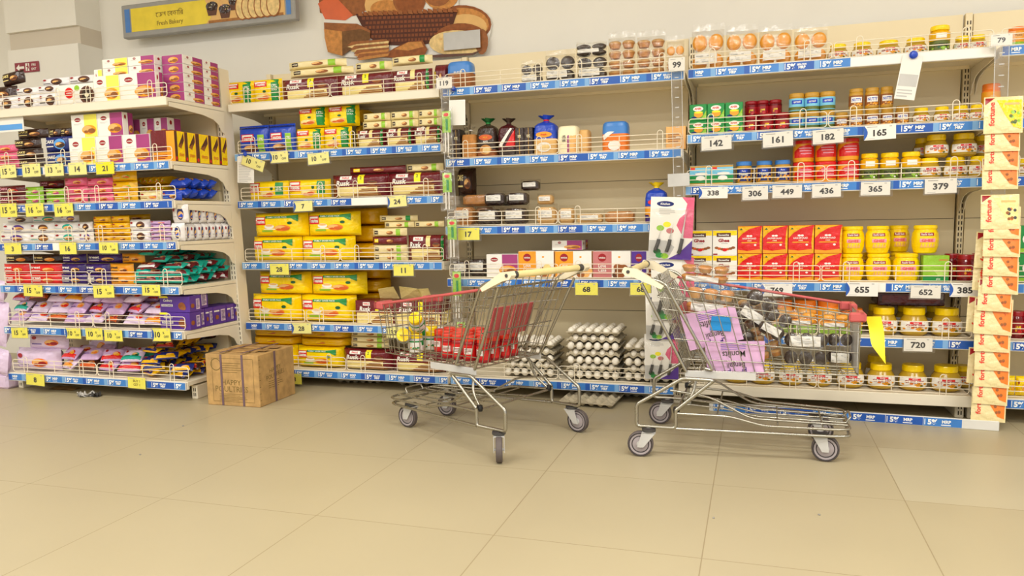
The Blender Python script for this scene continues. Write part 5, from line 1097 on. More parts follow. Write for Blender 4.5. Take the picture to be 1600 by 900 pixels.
t = jars(J_WIDE, [(1436, 1474), (1476, 1516), (1515, 1548)], 270, z, YM, 'round pickle jar', 'lower row ' + TS, 'round pickle jars', h=.092); jars(J_WIDE, [(1446, 1486), (1488, 1531)], 245, t, YM, 'round yellow-lidded pickle jar', 'upper row ' + TS, 'round pickle jars', h=.1); jars(J_WIDE, [(1428, 1462), (1520, 1550)], 245, t, YM + .1, 'round pickle jar in the shade behind', 'upper row ' + TS, 'round pickle jars', h=.095)
z = u4['d']; TS = 'left of the red cartons'
t = row(GHEEC, [1075, 1113, 1152], 432, 399, z, YM, 'white ghee carton with yellow top', 'lower row ' + TS, 'white ghee cartons', d=.07); row(GHEEC, [1075, 1113, 1152], 395, 360, t, YM, 'white ghee carton with yellow top', 'upper row ' + TS, 'white ghee cartons', d=.07)
TS = 'above the 769 tag'
t = row(AASH, [1152, 1191, 1231, 1272, 1315], 432, 396, z, YM, 'red and gold ghee carton', 'lower row ' + TS, 'red ghee cartons', d=.08); row(AASH, [1152, 1191, 1231, 1272, 1316], 392, 352, t, YM, 'red and gold ghee carton', 'upper row ' + TS, 'red ghee cartons', d=.08)
TS = 'above the 655 tag'
t = jars(J_GHEE, [(1313, 1352), (1354, 1395), (1397, 1441)], 430, z, YM, 'yellow ghee jar', 'lower row ' + TS, 'yellow ghee jars', h=.124); jars(J_GHEE, [(1314, 1353), (1353, 1394), (1427, 1471)], 390, t, YM, 'yellow ghee jar', 'upper row ' + TS, 'yellow ghee jars', h=.124)
jars(J_GHEE, [(1330, 1368), (1390, 1426)], 425, z, YM + .12, 'yellow ghee jar in the second row behind', 'lower, ' + TS, 'yellow ghee jars', h=.124); jars(J_GHEE, [(1388, 1424)], 390, z + .126, YM + .12, 'yellow ghee jar turned backwards behind the gap', TS, h=.122)
put(LIMEC, 1441, 1483, 432, 399, z, YM, 'lime green carton right of the yellow ghee jars', d=.07)
jars(J_JAM, [(1497, 1527)], 430, z, YM, 'red jar in front above the 385 tag', 'beside hanging pouches', h=.118); jars(J_JAM, [(1476, 1502), (1519, 1540)], 430, z, YM + .09, 'red jar behind above the 385 tag', 'beside hanging pouches', 'red jars', h=.118)
z = u4['e']; TS = 'seen through the right cart'
jars(J_ORNG, [(1201, 1239), (1239, 1277), (1277, 1314)], 520, z, YM, 'orange pickle tub', TS, 'orange tubs', h=.155); jars(J_BLUE, [(1168, 1200)], 520, z, YM, 'tub with blue label', TS, h=.15); jars(J_ORNG, [(1314, 1350)], 520, z, YM, 'yellow tub at the right of the orange tubs', TS, h=.12)
TS = 'above the 720 tag'
jars(J_WIDE, [(1361, 1406), (1408, 1455), (1458, 1509)], 515, z, YM, 'round pickle jar with yellow lid', TS, 'jars above the 720 tag', h=.125); jars(J_WIDE, [(1354, 1392), (1400, 1436), (1446, 1484)], 505, z, YM + .13, 'round pickle jar in the back row', TS, 'jars above the 720 tag', h=.125)
A = onY(1373, 470, .12); B = onY(1480, 470, .12)
tag(obj('maroon_tray', G().box(0, B.x - A.x, 0, .2, 0, .06, 'maroon_d', .004).rect(FRONT, .02, B.x - A.x - .02, .012, .048, 'maroon').mesh('maroon_tray'), None, (A.x, .16, z + .127)), 'dark maroon flat carton lying on the back row of jars', 'carton')
z = u4['f']; TS = "on jar bay's lowest shelf"
jars(J_WIDE, [(1130, 1172), (1172, 1212), (1216, 1256), (1260, 1302), (1308, 1353), (1356, 1402), (1406, 1453), (1457, 1508)], 605, z, YM, 'round pickle jar', TS, 'lowest shelf jars', h=.115)
jars(J_WIDE, [(1352, 1392)], 595, z, YM + .14, 'round pickle jar in second row', TS, h=.13); jars(J_WIDE, [(1490, 1525)], 595, z, YM + .12, 'round pickle jar in shade behind', TS, h=.1)
# the bay cut off by the frame
z = u4['a']; jars(J_ORNG, [(1578, 1606)], 60, z, YM, 'orange-lidded jar on the top shelf at the right edge', 'beside the 79 tag', h=.085)
z = u4['b']; jars(J_WIDE, [(1590, 1625)], 180, z, YM, 'yellow-lidded jar at the right edge', 'behind top hanging pouch')
z = u4['c']; jars(J_WIDE, [(1588, 1625)], 270, z, YM, 'round jar at the right edge', 'beside the hanging pouches')
z = u4['d']; row(GBOX, [1590, 1622], 430, 396, z, YM, 'dark green carton at the right edge', 'lower of two', d=.08); row(GBOX, [1590, 1622], 390, 352, z + .128, YM, 'dark green carton at the right edge', 'upper of two', d=.08)
z = u4['e']; jars(J_JAM, [(1578, 1604), (1604, 1630)], 510, z, YM, 'red jar at the right edge', 'above a blue rail', h=.12)
z = u4['f']
YBALL = biscuit('yellow', None, 'amber', 'yellow_d', 'amber', w=.09, h=.12, d=.06, seal='tb', seed=61, name='yellow_packet', cat='snack packet')
row(YBALL, [1570, 1587, 1604], 622, 588, z, YM, 'plain yellow packet at the right edge', 'on the lowest shelf')
# ------------------------------------------------------------------ price tags in clear sleeves
def price_tag(t, x0, y0, x1, y1, k, label, Y=-.022, off=False, tilt=0.0, clip=False, sleeve=True, pin=False, extra=None, slope=None):
    a = onY(x0, (y0 + y1) / 2, Y); b = onY(x1, (y0 + y1) / 2, Y); c = onY((x0 + x1) / 2, y0, Y); d = onY((x0 + x1) / 2, y1, Y)
    w, h = b.x - a.x, c.z - d.z; o = empty('price_tag', ((a.x + b.x) / 2, Y, (c.z + d.z) / 2), (0, tilt, 0)); tag(o, label, 'price tag', 'shelf price tags')
    g = G().box(-w / 2, w / 2, 0, .0012, -h / 2, h / 2, k); ink = 'ink' if k != 'tagyb' else 'ink'
    S = FRONT
    if off:
        n_, suf = t.split('%')
        g.text(S, n_, -w * .2, 0, h * .46, ink, .0006, maxw=w * .46, bold=.035); g.text(S, '%', w * .13, h * .14, h * .18, ink, .0006, maxw=w * .13, bold=.02); g.text(S, 'OFF', w * .27, -h * .16, h * .2, ink, .0006, maxw=w * .34, bold=.02)
    elif '\n' in t:
        for i, q in enumerate(t.split('\n')): g.text(S, q, 0, h * (.18 - .34 * i), h * .22, 'sign_ink', .0006, maxw=w * .8, bold=.02)
    else: g.text(S, t, 0, -h * .03, h * .46, ink, .0006, maxw=w * .8, bold=.035, sx=1.12)
    g.rect(S, -w * .4, -w * .08, h * .36, h * .40, 'lgrey' if k != 'paper' else 'grey', .0005); g.rect(S, w * .3, w * .38, h * .34, h * .42, 'lgrey', .0005)
    if k == 'paper': g.rect(S, -w * .42, -w * .16, -h * .42, -h * .39, 'lgrey', .0005)
    if clip: g.poly(S, [(-w * .5, h * .5), (-w * .5, -h * .5)] + [(-w * .5 + w * .12 * math.sin(q), -h * .5 + h * q / 3.14) for q in (.3, .8, 1.3, 1.8, 2.3, 2.8)], 'blue_d', .0007)
    obj('card', g.mesh('card'), o)
    if sleeve:
        s = G(); e = .006; s.box(-w / 2 - e, w / 2 + e * 1.8, .0026, .0034, -h / 2 - e, h / 2 + e * 1.2, 'clear'); s.rect(FRONT, -w / 2 - e, w / 2 + e * 1.8, -h / 2 - e, h / 2 + e * 1.2, 'clear', .003)
        obj('clear_sleeve', s.mesh('clear_sleeve'), o)
    if pin: obj('blue_pin', G().lathe([(.012, 0, 'bluep'), (.013, .005, 'bluep'), (.007, .012, 'bluep'), (.0005, .013, 'bluep')], 12, at=(-w * .4, -.003, h * .52), axis='y').mesh('blue_pin'), o)
    return o
YU = U1F - .022
LT = [('15%OFF', 0, 258, 25, 278, 'far left under the left bay\'s second shelf'), ('13%OFF', 35, 256, 63, 276, 'left of two under the left bay\'s second shelf'), ('13%OFF', 70, 256, 99, 275, 'right of two, beside the 14 tag'),
      ('15%OFF', 0, 318, 26, 339, 'under the left bay\'s third shelf'), ('16%OFF', 40, 318, 68, 338, 'left of two, under the third shelf'), ('16%OFF', 85, 318, 114, 338, 'right of two, under the third shelf'),
      ('10%OFF', 155, 379, 184, 396, 'right of the 16 tag without OFF'), ('15%OFF', 37, 445, 66, 463, 'leftmost of three under the cream biscuits'), ('15%OFF', 146, 446, 178, 465, 'middle of three under the cream biscuits'), ('15%OFF', 222, 445, 250, 462, 'rightmost of three, above the purple boxes'),
      ('15%OFF', 18, 512, 43, 528, 'leftmost in the row of five above the large lilac bags'), ('10%OFF', 103, 513, 126, 529, 'second in the row of five under lilac pouches'), ('10%OFF', 134, 513, 160, 531, 'third in the row of five under lilac pouches'), ('10%OFF', 163, 516, 191, 533, 'fourth in the row of five under lilac pouches'), ('10%OFF', 238, 513, 266, 533, 'last in the row, below the purple boxes')]
for t, a, b_, c, d, wh in LT: price_tag(t, a, b_, c, d, 'tagc' if b_ < 300 else 'tagy', f'yellow {t.replace("%OFF", " percent OFF")} tag, {wh}', YU, off=True, tilt=rnd.uniform(-.03, .03), clip=a in (103, 238))
price_tag('14', 107, 254, 135, 273, 'tagc', 'pale yellow 14 price tag', YU); price_tag('21', 150, 253, 178, 272, 'tagyb', 'bright yellow 21 price tag', YU); price_tag('3', 7, 380, 33, 397, 'tagy', 'yellow price tag showing only 3', YU); price_tag('16', 93, 379, 119, 397, 'tagy', 'yellow price tag showing only 16', YU)
price_tag('8', 41, 584, 69, 602, 'tagy', 'yellow 8 price tag at the left end of the lowest shelf', YU, tilt=.04); price_tag('BUY 1\nGET 1', 200, 590, 227, 607, 'tagy', 'yellow BUY 1 GET 1 tag hanging under the snack packet heap', YU, tilt=.03)
price_tag('10%OFF', 378, 246, 413, 263, 'tagc', 'tilted yellow 10 percent OFF tag with a blue pin', -.026, off=True, tilt=.35, pin=True); price_tag('10%OFF', 422, 237, 450, 254, 'tagc', 'pale 10 percent OFF tag right of the tilted one', off=True, clip=True, tilt=-.02); price_tag('10%OFF', 481, 239, 514, 256, 'tagc', 'pale 10 percent OFF tag below the stacked toast packets', off=True, tilt=-.05)
price_tag('7', 459, 314, 488, 330, 'tagc', 'pale yellow 7 price tag', clip=True, tilt=-.02); price_tag('24', 606, 306, 635, 323, 'tagc', 'pale yellow 24 price tag', clip=True, tilt=-.05)
price_tag('28', 422, 412, 451, 429, 'tagy', 'bright yellow 28 price tag, upper of the two 28 tags'); price_tag('11', 615, 413, 646, 431, 'tagy', 'yellow 11 price tag'); price_tag('28', 456, 505, 486, 521, 'tagc', 'pale 28 price tag, lower of the two 28 tags', clip=True, tilt=-.02)
price_tag('33%', 604, 511, 634, 528, 'tagc', 'pale 33 percent tag seen through the left cart'); price_tag('8', 449, 584, 471, 600, 'tagy', 'yellow 8 price tag half behind the cardboard box')
price_tag('17', 715, 356, 749, 375, 'tagy', 'yellow 17 price tag on the bread bay'); price_tag('68', 899, 442, 934, 461, 'tagy', 'yellow 68 price tag, left of two under the cake boxes'); price_tag('68', 985, 442, 1017, 461, 'tagy', 'yellow 68 price tag, right of two, behind the cart handle')
for t, a, b_, c, d, cl in (('142', 1096, 212, 1143, 234, 0), ('161', 1192, 206, 1239, 229, 0), ('182', 1270, 202, 1318, 224, 0), ('165', 1350, 195, 1400, 218, 1), ('338', 1092, 292, 1137, 310, 1), ('306', 1160, 291, 1200, 312, 0), ('449', 1207, 289, 1253, 309, 0), ('436', 1269, 287, 1314, 308, 0), ('365', 1345, 284, 1391, 305, 0), ('379', 1445, 279, 1495, 302, 0),
                           ('769', 1190, 443, 1238, 463, 1), ('655', 1322, 441, 1372, 463, 1), ('652', 1423, 446, 1470, 466, 0), ('385', 1484, 442, 1532, 464, 1), ('720', 1412, 528, 1457, 549, 0)):
    price_tag(t, a, b_, c, d, 'paper', f'white {t} price tag on the jar bay', clip=bool(cl), tilt=rnd.uniform(-.02, .02) - .03 * (b_ < 240), sleeve=not cl)
for t, x0, y0, x1, y1, nm in (('119', 682, 121, 706, 138, 'white 119 tag on top of the hanging green packs'), ('99', 1045, 90, 1070, 111, 'white 99 tag on top of the hanging knife cards'), ('79', 1548, 53, 1582, 71, 'white 79 tag on top of the hanging snack pouches')):
    price_tag(t, x0, y0, x1, y1, 'paper', nm, -.05)
# ------------------------------------------------------------------ hanging clip strips
def strip(x0, y0, x1, y1, w, Y, label, joint=None):
    a, b = onY(x0, y0, Y), onY(x1, y1, Y); L_ = (a - b).length; an = math.atan2(a.x - b.x, a.z - b.z)
    g = G().box(-w / 2, w / 2, 0, .0015, -L_, 0, 'clear'); z = -.03
    while z > -L_: g.rect(FRONT, -w * .18, w * .18, z - .004, z, 'lgrey', .0006); z -= .045
    for q in (-1, 1): g.rect(FRONT, q * w * .46 - .0012, q * w * .46 + .0012, -L_, 0, 'lgrey', .0005)
    if joint: g.box(-joint[0] / 2, joint[0] / 2, -.004, -.001, joint[1] - .03, joint[1] + .03, 'lgrey', .001)
    o = obj('clip_strip', g.mesh('clip_strip'), None, (a.x, Y, a.z), (0, an, 0)); tag(o, label, 'clip strip'); return o
strip(695, 136, 716, 505, .05, -.045, 'clear hanging strip carrying thin green packs'); strip(1057, 110, 1061, 310, .05, -.045, 'clear hanging strip under the 99 tag', (.1, -.50)); strip(1566, 70, 1549, 640, .055, -.045, 'clear hanging strip behind the cream snack pouches')
def green_pack():
    g = G(); w, h, d = .075, .2, .028
    P = pouch('toothbrush_pack', 'brush pack', w, h, d, 'tb', 'clear_bag', None, n=8)
    g.box(-w * .32, w * .32, d * .4, d * .55, h * .45, h * .92, 'lime', .001); g.rect(lambda u, v, o=0: (u, d * .4 - o, v), -w * .3, w * .3, h * .8, h * .9, 'lime_l', .0006); g.disc(lambda u, v, o=0: (u, d * .4 - o, v), 0, h * .84, w * .2, h * .04, 'red', .001); g.rect(lambda u, v, o=0: (u, d * .4 - o, v), -w * .05, w * .12, h * .5, h * .75, 'green', .0008)
    for q in (-.12, .1): g.tube([(q * w, d * .5, h * .04), (q * w, d * .5, h * .46)], .004, 'white', 6)
    return Proto('brush_pack', 'brush pack', w, h, d, None, [('clear_wrap', P.me), ('brushes', g.mesh('brushes'))])
GP = green_pack()
for i, (a, c, yb, yt) in enumerate(((684, 708, 240, 168), (689, 707, 330, 265), (696, 715, 405, 338), (701, 724, 500, 418), (709, 729, 565, 498))):
    A = onY(a, (yb + yt) / 2, -.085); B = onY(c, (yb + yt) / 2, -.085); h = onY(a, yt, -.085).z - onY(a, yb, -.085).z
    spawn(GP, ((A.x + B.x) / 2, -.085, onY(a, yb, -.085).z), f'green clear-wrapped pack on the hanging strip, {("topmost","second from top","third from top","fourth from top","lowest")[i]}', 'green hanging packs', (0, 0, rnd.uniform(-.15, .15)), (1.0, 1.0, h / .2))
A = onY(702, 196, -.05); B = onY(726, 155, -.05)
tag(obj('blank_card', G().box(0, B.x - A.x, 0, .002, 0, B.z - A.z, 'white').rect(FRONT, .004, B.x - A.x - .004, .006, B.z - A.z - .004, 'paper').mesh('blank_card'), None, (A.x, -.05, A.z), (0, .02, 0)), 'blank white card hanging under the 119 tag', 'card')
tag(obj('hanging_pin', G().lathe([(.012, 0, 'bluep'), (.013, .006, 'bluep'), (.008, .014, 'bluep'), (.0005, .016, 'bluep')], 12, axis='y').mesh('hanging_pin'), None, onY(709, 139, -.02)), 'round blue pin beside the 119 tag', 'pin')
A = onY(384, 262, -.014); g = G().box(-.055, .055, 0, .0015, -.085, .06, 'paper'); g.lines(FRONT, -.045, .045, -.08, .03, 12, 'lgrey', .0006)
tag(obj('printed_sheet', g.mesh('printed_sheet'), None, (A.x, A.y - .002, A.z), (0, .06, 0)), 'printed white paper sheet behind the tilted 10 OFF tag', 'paper')
# dangling paper with blue pin on the right bay's top rail
A = onY(1427, 86, -.02); o = empty('hanging_note', A, (0, -.12, 0)); tag(o, 'white paper note dangling from the jar bay top rail', 'paper')
o.rotation_euler = (0, .16, 0)
g = G().box(-.04, .04, 0, .001, -.185, 0, 'paper'); g.rect(FRONT, -.036, .036, -.13, -.08, 'lgrey', .0006); g.lines(FRONT, -.034, .03, -.178, -.14, 3, 'lgrey', .0006); obj('sheet', g.mesh('sheet'), o)
obj('blue_pin', G().lathe([(.016, 0, 'bluep'), (.017, .006, 'bluep'), (.01, .014, 'bluep'), (.0005, .016, 'bluep')], 12, at=(0, -.002, 0), axis='y').mesh('blue_pin'), o)
# knife cards
def knife_card():
    w, h = .2, .30; g = G().box(-w / 2, w / 2, 0, .002, 0, h, 'white'); S = FRONT
    g.poly(S, [(w * .22, h), (w * .5, h), (w * .5, h * .35), (w * .3, h * .35), (w * .12, h * .55), (w * .18, h * .66), (w * .3, h * .74), (w * .34, h * .9)], 'pink', .0004); g.poly(S, [(-w * .05, 0), (w * .5, 0), (w * .5, h * .32), (w * .2, h * .1)], 'purple', .0006); g.poly(S, [(-w * .5, 0), (-w * .05, 0), (w * .1, h * .2), (-w * .1, h * .3), (-w * .5, h * .3)], 'lgrey', .0005)
    g.disc(S, -w * .16, h * .89, w * .2, h * .045, 'navy', .0008, 18); g.text(S, 'Kitchen', -w * .16, h * .89, h * .035, 'white', .0012, maxw=w * .3, shear=.2); g.lines(S, -w * .3, w * .1, h * .72, h * .82, 4, 'lgrey', .0007)
    for x, y, k in ((-.1, .56, 'tagyb'), (-.25, .5, 'lime'), (-.02, .46, 'rose'), (-.3, .12, 'green_d'), (-.24, .06, 'green'), (-.12, .05, 'lime')): g.disc(S, w * x, h * y, w * .09, h * .045, k, .0009)
    K = G()
    for x, y0, y1, y2, bw in ((.26, .10, .34, .82, .055), (-.02, .12, .32, .6, .04), (-.28, .14, .32, .56, .035)):
        x *= w; K.tube([(x - .012, -.006, h * y0), (x - .006, -.006, h * (y0 + .06)), (x, -.006, h * (y1 - .05)), (x + .002, -.006, h * y1)], .0085, 'dgrey', 8)
        F = lambda u, v, o=0: (u, -.006 - o, v)
        pts = [(x - bw * w / 2, h * y1), (x + bw * w / 2, h * y1), (x + bw * w / 2 + .006, h * (y1 + (y2 - y1) * .6)), (x + .016, h * y2)]; K.add([F(u, v) for u, v in pts] + [F(u, v, -.0015) for u, v in pts], [(0, 1, 2, 3), (7, 6, 5, 4), (0, 4, 5, 1), (1, 5, 6, 2), (2, 6, 7, 3), (3, 7, 4, 0)], 'silver')
    bl = G(); bl.grid(lambda u, v, o=0: (u, -.001 - .022 * (max(0, 1 - (2 * u / w) ** 4) * max(0, 1 - (2 * (v - h * .4) / (h * .86)) ** 4)) ** .5, v), -w * .48, w * .48, 0.01, h * .82, 8, 8, 'clear')
    return Proto('knife_card', 'knife pack', w, h, .02, None, [('backing_card', g.mesh('backing_card')), ('knives', K.mesh('knives')), ('blister', bl.mesh('blister'))])
KC = knife_card()
for i, (x, yb, yt, lb) in enumerate(((1046, 405, 308, 'white and pink knife card on the hanging strip, uppermost'), (1052, 500, 403, 'knife card hanging behind the right cart handle'), (1036, 530, 458, 'knife card low behind the cart, above the egg trays'), (1034, 592, 522, 'lowest knife card, beside the egg trays'))):
    Y = -.075 + .012 * i; Z0 = onY(x, yb, Y).z; h = onY(x, yt, Y).z - Z0
    spawn(KC, (onY(x, yb, Y).x, Y, Z0), lb, None, (0, .05 if i == 0 else -.02, 0), (1.0 if i < 2 else .8, 1, h / .3))
# snack pouches on the right strip
PK = [(1537, 1598, 150, 209, FORTG), (1539, 1594, 186, 237, FORT), (1538, 1592, 216, 266, FORT), (1535, 1591, 246, 296, FORT), (1533, 1593, 303, 358, FORTW), (1537, 1594, 322, 373, FORT), (1536, 1594, 352, 401, FORT), (1536, 1591, 382, 431, FORT), (1535, 1591, 408, 459, FORT), (1527, 1580, 436, 486, FORT), (1521, 1581, 466, 522, FORT), (1522, 1577, 498, 549, FORT), (1523, 1578, 526, 578, FORT), (1523, 1577, 554, 604, FORT), (1520, 1574, 580, 631, FORT), (1517, 1571, 606, 657, FORT)]
for i, (a, c, yt, yb, p) in enumerate(PK):
    Y = -.125
    A, B = onY(a, yb, Y), onY(c, yb, Y); h = onY(a, yt, Y).z - A.z; w = B.x - A.x
    lb = ('cream and green snack pouch, topmost on the hanging strip', 'cream snack pouch printed in pale colours, first below the gap in the hanging strip')[0 if i == 0 else 1] if i in (0, 4) else f'cream and orange snack pouch on hanging strip, {nth(i, 17).replace(" from left", " from top")}'
    spawn(p, ((A.x + B.x) / 2, Y, A.z), lb.replace('rightmost', 'lowest'), 'hanging snack pouches', (-.18, rnd.uniform(-.02, .02) + (.04 if i > 8 else .02), -.04), (w / p.w, .55, h / p.h))
for i, (a, c, yt, yb) in enumerate(((1533, 1560, 360, 420), (1526, 1560, 400, 455), (1516, 1550, 468, 520), (1518, 1550, 545, 600))):
    Y = -.075; A, B = onY(a, yb, Y), onY(c, yb, Y)
    spawn(FORT, ((A.x + B.x) / 2 + .02, Y, A.z), f'cream snack pouch peeking out behind the hanging ones, {nth(i, 4).replace("leftmost", "top").replace(" from left", " from top").replace("rightmost", "lowest")}', 'rear snack pouches', (-.18, .08, .05), (.85, .5, .9))
# ------------------------------------------------------------------ signs and pictures on the wall
def flat_sign(name, px, Y, th): 
    a = onY(px[0], (px[1] + px[3]) / 2, Y); c = onY(px[2], (px[1] + px[3]) / 2, Y); return a.x, c.x
# fire exit
YS = .34; A = onY(23, 105, YS); B = onY(60, 104, YS); zt, zb = onY(41, 97, YS).z, onY(41, 113, YS).z; w, h = B.x - A.x, zt - zb
g = G().box(0, w, 0, .008, 0, h, 'plaque', .001); g.poly(FRONT, [(w * .06, h * .5), (w * .2, h * .85), (w * .2, h * .62), (w * .4, h * .62), (w * .4, h * .38), (w * .2, h * .38), (w * .2, h * .15)], 'white', .0006)
g.rect(FRONT, w * .46, w * .62, h * .12, h * .88, 'white', .0006); g.poly(FRONT, [(w * .50, h * .14), (w * .54, h * .14), (w * .57, h * .45), (w * .61, h * .2), (w * .62, h * .3), (w * .58, h * .7), (w * .49, h * .6), (w * .5, h * .5), (w * .54, h * .52)], 'plaque', .001); g.disc(FRONT, w * .56, h * .78, w * .025, h * .07, 'plaque', .001)
g.text(FRONT, 'FIRE', w * .81, h * .68, h * .22, 'white', .0008, maxw=w * .28, bold=.02); g.text(FRONT, 'EXIT', w * .81, h * .28, h * .22, 'white', .0008, maxw=w * .28, bold=.02)
tag(obj('fire_exit_sign', g.mesh('fire_exit_sign'), None, (A.x, YS, zb)), 'dark red FIRE EXIT sign with a left arrow on the column', 'sign')
# bakery board
YS = .42; A = onY(192, 58, YS); B = onY(462, 33, YS); w = B.x - A.x; h = onY(192, 6, YS).z - A.z; x0 = A.x; z0 = (A.z + B.z) / 2
o = empty('bakery_board', (x0, YS, z0)); tag(o, 'long grey-framed yellow Fresh Bakery board on the wall', 'sign')
obj('frame', G().box(0, w, 0, .05, 0, h, 'sign_grey', .006).mesh('frame'), o)
e = .028; g = G(); F = lambda u, v, o=0: (u, -.001 - o, v)
g.rect(F, e, e + .04, e * 1.2, h - e, 'sign_blue', .0004); xm = w * .505; g.rect(F, e + .05, xm, e * 1.2, h - e, 'sign_yel', .0004); g.poly(F, [(xm, e * 1.2), (xm + .04, e * 1.2 + .035), (xm + .01, e * 1.2 + .07), (xm + .015, h * .7), (xm, h - e)], 'sign_yel', .001)
g.rect(F, xm, w - .07, e * 1.2, h - e, 'loaf_l', .0004); g.rect(F, w - .06, w - e, e * 1.2, h - e, 'sign_blue', .0006)
cx = (e + xm) / 2 + .04; g.text(F, 'Fresh Bakery', cx, h * .32, .036, 'sign_ink', .001, bold=.01); g.text(F, '\u09c7\u09ab\u09b6 \u09c7\u09ac\u0995\u09be\u09bf\u09b0', cx, h * .62, .040, 'sign_ink', .001, bold=.01); g.poly(F, [(cx - .085, h * .55), (cx - .062, h * .56), (cx - .056, h * .58), (cx - .061, h * .552), (cx - .083, h * .535)], 'sign_ink', .001)
obj('printed_panel', g.mesh('printed_panel'), o)
g = G(); q = random.Random(8)
for i, (u, v) in enumerate(((.03, .62), (.125, .50), (.2, .7), (.28, .82))):
    x = xm + .02 + u; z = h * v; g.poly(F, [(x - .03, z - .05), (x + .03, z - .05), (x + .042, z), (x - .042, z)], 'brown', .0012 + i * .0006); g.disc(F, x, z + .006, .045, .028, 'brown_d', .0014 + i * .0006); g.disc(F, x, z + .018, .03, .016, 'choc', .0016 + i * .0006)
    for k_ in range(8): g.disc(F, x + q.uniform(-.03, .03), z + .012 + q.uniform(-.012, .018), .003, .003, q.choice(['cream', 'white', 'pink_l']), .002 + i * .0006, 6)
for i in range(6):
    x = xm + .27 + i * .045; g.disc(F, x, h * .50, .05, .075, 'crust', .0034 + i * .0004); g.disc(F, x, h * .50, .043, .067, 'bread_in', .0036 + i * .0004)
g.rect(F, xm + .02, w - .08, e * 1.2, h * .24, 'tan_d', .001); obj('bakery_photo', g.mesh('bakery_photo'), o)
# bread basket cut-out board
YS = .53
def BP(px, py): q = onY(px, py, YS); return (q.x, q.z)
def ell(cx, cy, rx, ry, n=22, rot=0):
    return [BP(cx + rx * math.cos(t) * math.cos(rot) - ry * math.sin(t) * math.sin(rot), cy + rx * math.cos(t) * math.sin(rot) + ry * math.sin(t) * math.cos(rot)) for t in (2 * math.pi * i / n for i in range(n))]
F = lambda u, v, o=0: (u, YS - o, v)
out = [(492, -70), (497, 8), (506, 32), (509, 70), (514, 82), (530, 88), (565, 91), (612, 93), (640, 90), (690, 90), (740, 86), (756, 78), (766, 52), (768, 36), (760, 20), (740, 12), (716, 10), (712, -60), (600, -110)]
o = empty('bread_basket_board', (BP(630, 40)[0], YS, BP(630, 40)[1])); tag(o, 'cut-out picture board of a bread basket on the wall', 'poster'); org = tuple(o.location)
pts = [BP(*p) for p in out]; n = len(pts); a_ = sum(pts[i][0] * pts[(i + 1) % n][1] - pts[(i + 1) % n][0] * pts[i][1] for i in range(n)); pts = pts if a_ > 0 else pts[::-1]
g = G().add([F(u, v) for u, v in pts] + [F(u, v, -.015) for u, v in pts], [tuple(range(n)), tuple(range(2 * n - 1, n - 1, -1))] + [(i, n + i, n + (i + 1) % n, (i + 1) % n) for i in range(n)], 'paper'); obj('board', g.mesh('board', org), o)
g = G(); L0 = [.0008]
def lay(pts, k): L0[0] += .00002 if k == 'wicker' else .0003; g.poly(F, pts, k, L0[0])
P_ = lambda *q: [BP(*p) for p in q]
lay(ell(722, 38, 46, 30), 'loaf_d'); lay(ell(722, 38, 42, 26), 'loaf'); lay(ell(728, 42, 33, 20), 'loaf_l')
lay(P_((494, -60), (560, -70), (566, 22), (530, 30), (500, 20)), 'loaf_d'); lay(P_((530, -60), (590, -70), (580, 14), (556, 22), (536, 8)), 'crust'); lay(P_((497, 6), (520, -10), (552, 24), (540, 32), (508, 30)), 'orange_d'); lay(ell(604, 8, 34, 26), 'loaf_l'); lay(ell(604, 14, 25, 14), 'loaf'); lay(ell(640, -2, 26, 28), 'crust'); lay(ell(641, 4, 22, 20), 'loaf_d'); lay(ell(690, -10, 28, 26), 'loaf'); lay(ell(684, -6, 20, 16), 'crust')
lay(P_((556, 22), (716, 16), (708, 40), (694, 64), (650, 72), (590, 70), (572, 52)), 'wicker_d')
for r_ in range(6):
    for i in range(22):
        f0 = i / 22; f1 = (i + .72) / 22; y0 = 27 + r_ * 7.2; sh = r_ * 2.2 + (3.5 if r_ % 2 else 0)
        xa, xb = 566 + sh + f0 * (144 - sh * 2), 566 + sh + f1 * (144 - sh * 2); lay(P_((xa, y0 - f0 * 5), (xb, y0 - f1 * 5), (xb, y0 + 4.2 - f1 * 5), (xa, y0 + 4.2 - f0 * 5)), 'wicker')
for i in range(20): x = 560 + i * 7.8; y = 22 - i * .3; lay(P_((x, y - 4), (x + 7, y - 2), (x + 8.5, y + 4), (x + 1, y + 3)), 'loaf_d' if i % 2 else 'crust')
lay(P_((508, 36), (560, 38), (580, 48), (580, 62), (562, 72), (536, 86), (514, 78), (509, 60)), 'crust'); lay(P_((508, 46), (536, 50), (537, 88), (514, 82), (510, 64)), 'loaf'); lay(P_((536, 50), (566, 46), (580, 52), (579, 62), (560, 70), (537, 88)), 'rye')
lay(ell(722, 62, 42, 25), 'loaf_d'); lay(ell(716, 68, 44, 20), 'bread_in'); lay(ell(754, 66, 10, 20), 'crust')
for k_ in range(7): lay(ell(690 + (k_ * 37) % 60, 62 + (k_ * 7) % 18, 3, 2, 8), 'loaf_l')
lay(P_((561, 88), (566, 84), (606, 84), (618, 76), (640, 66), (662, 64), (670, 78), (664, 89), (620, 91)), 'loaf_d'); lay(P_((618, 78), (640, 67), (660, 66), (664, 74), (640, 80)), 'loaf')
for i in range(4): y = 64 + i * 6.5; lay(P_((545 + i * 5, y + 8), (552 + i * 4, y + 2), (606 + i * 2, y - 2), (611, y + 3), (560 + i * 4, y + 10)), 'crust'); lay(P_((545 + i * 5, y + 10), (560 + i * 4, y + 6), (610, y + 1), (609, y + 5), (552 + i * 4, y + 12)), 'bread_in' if i < 2 else 'loaf')
lay(P_((640, 90), (690, 86), (740, 84), (756, 78), (740, 87), (690, 91)), 'brown')
obj('bread_print', g.mesh('bread_print', org), o)
A = BP(697, 81); B = BP(753, 48)
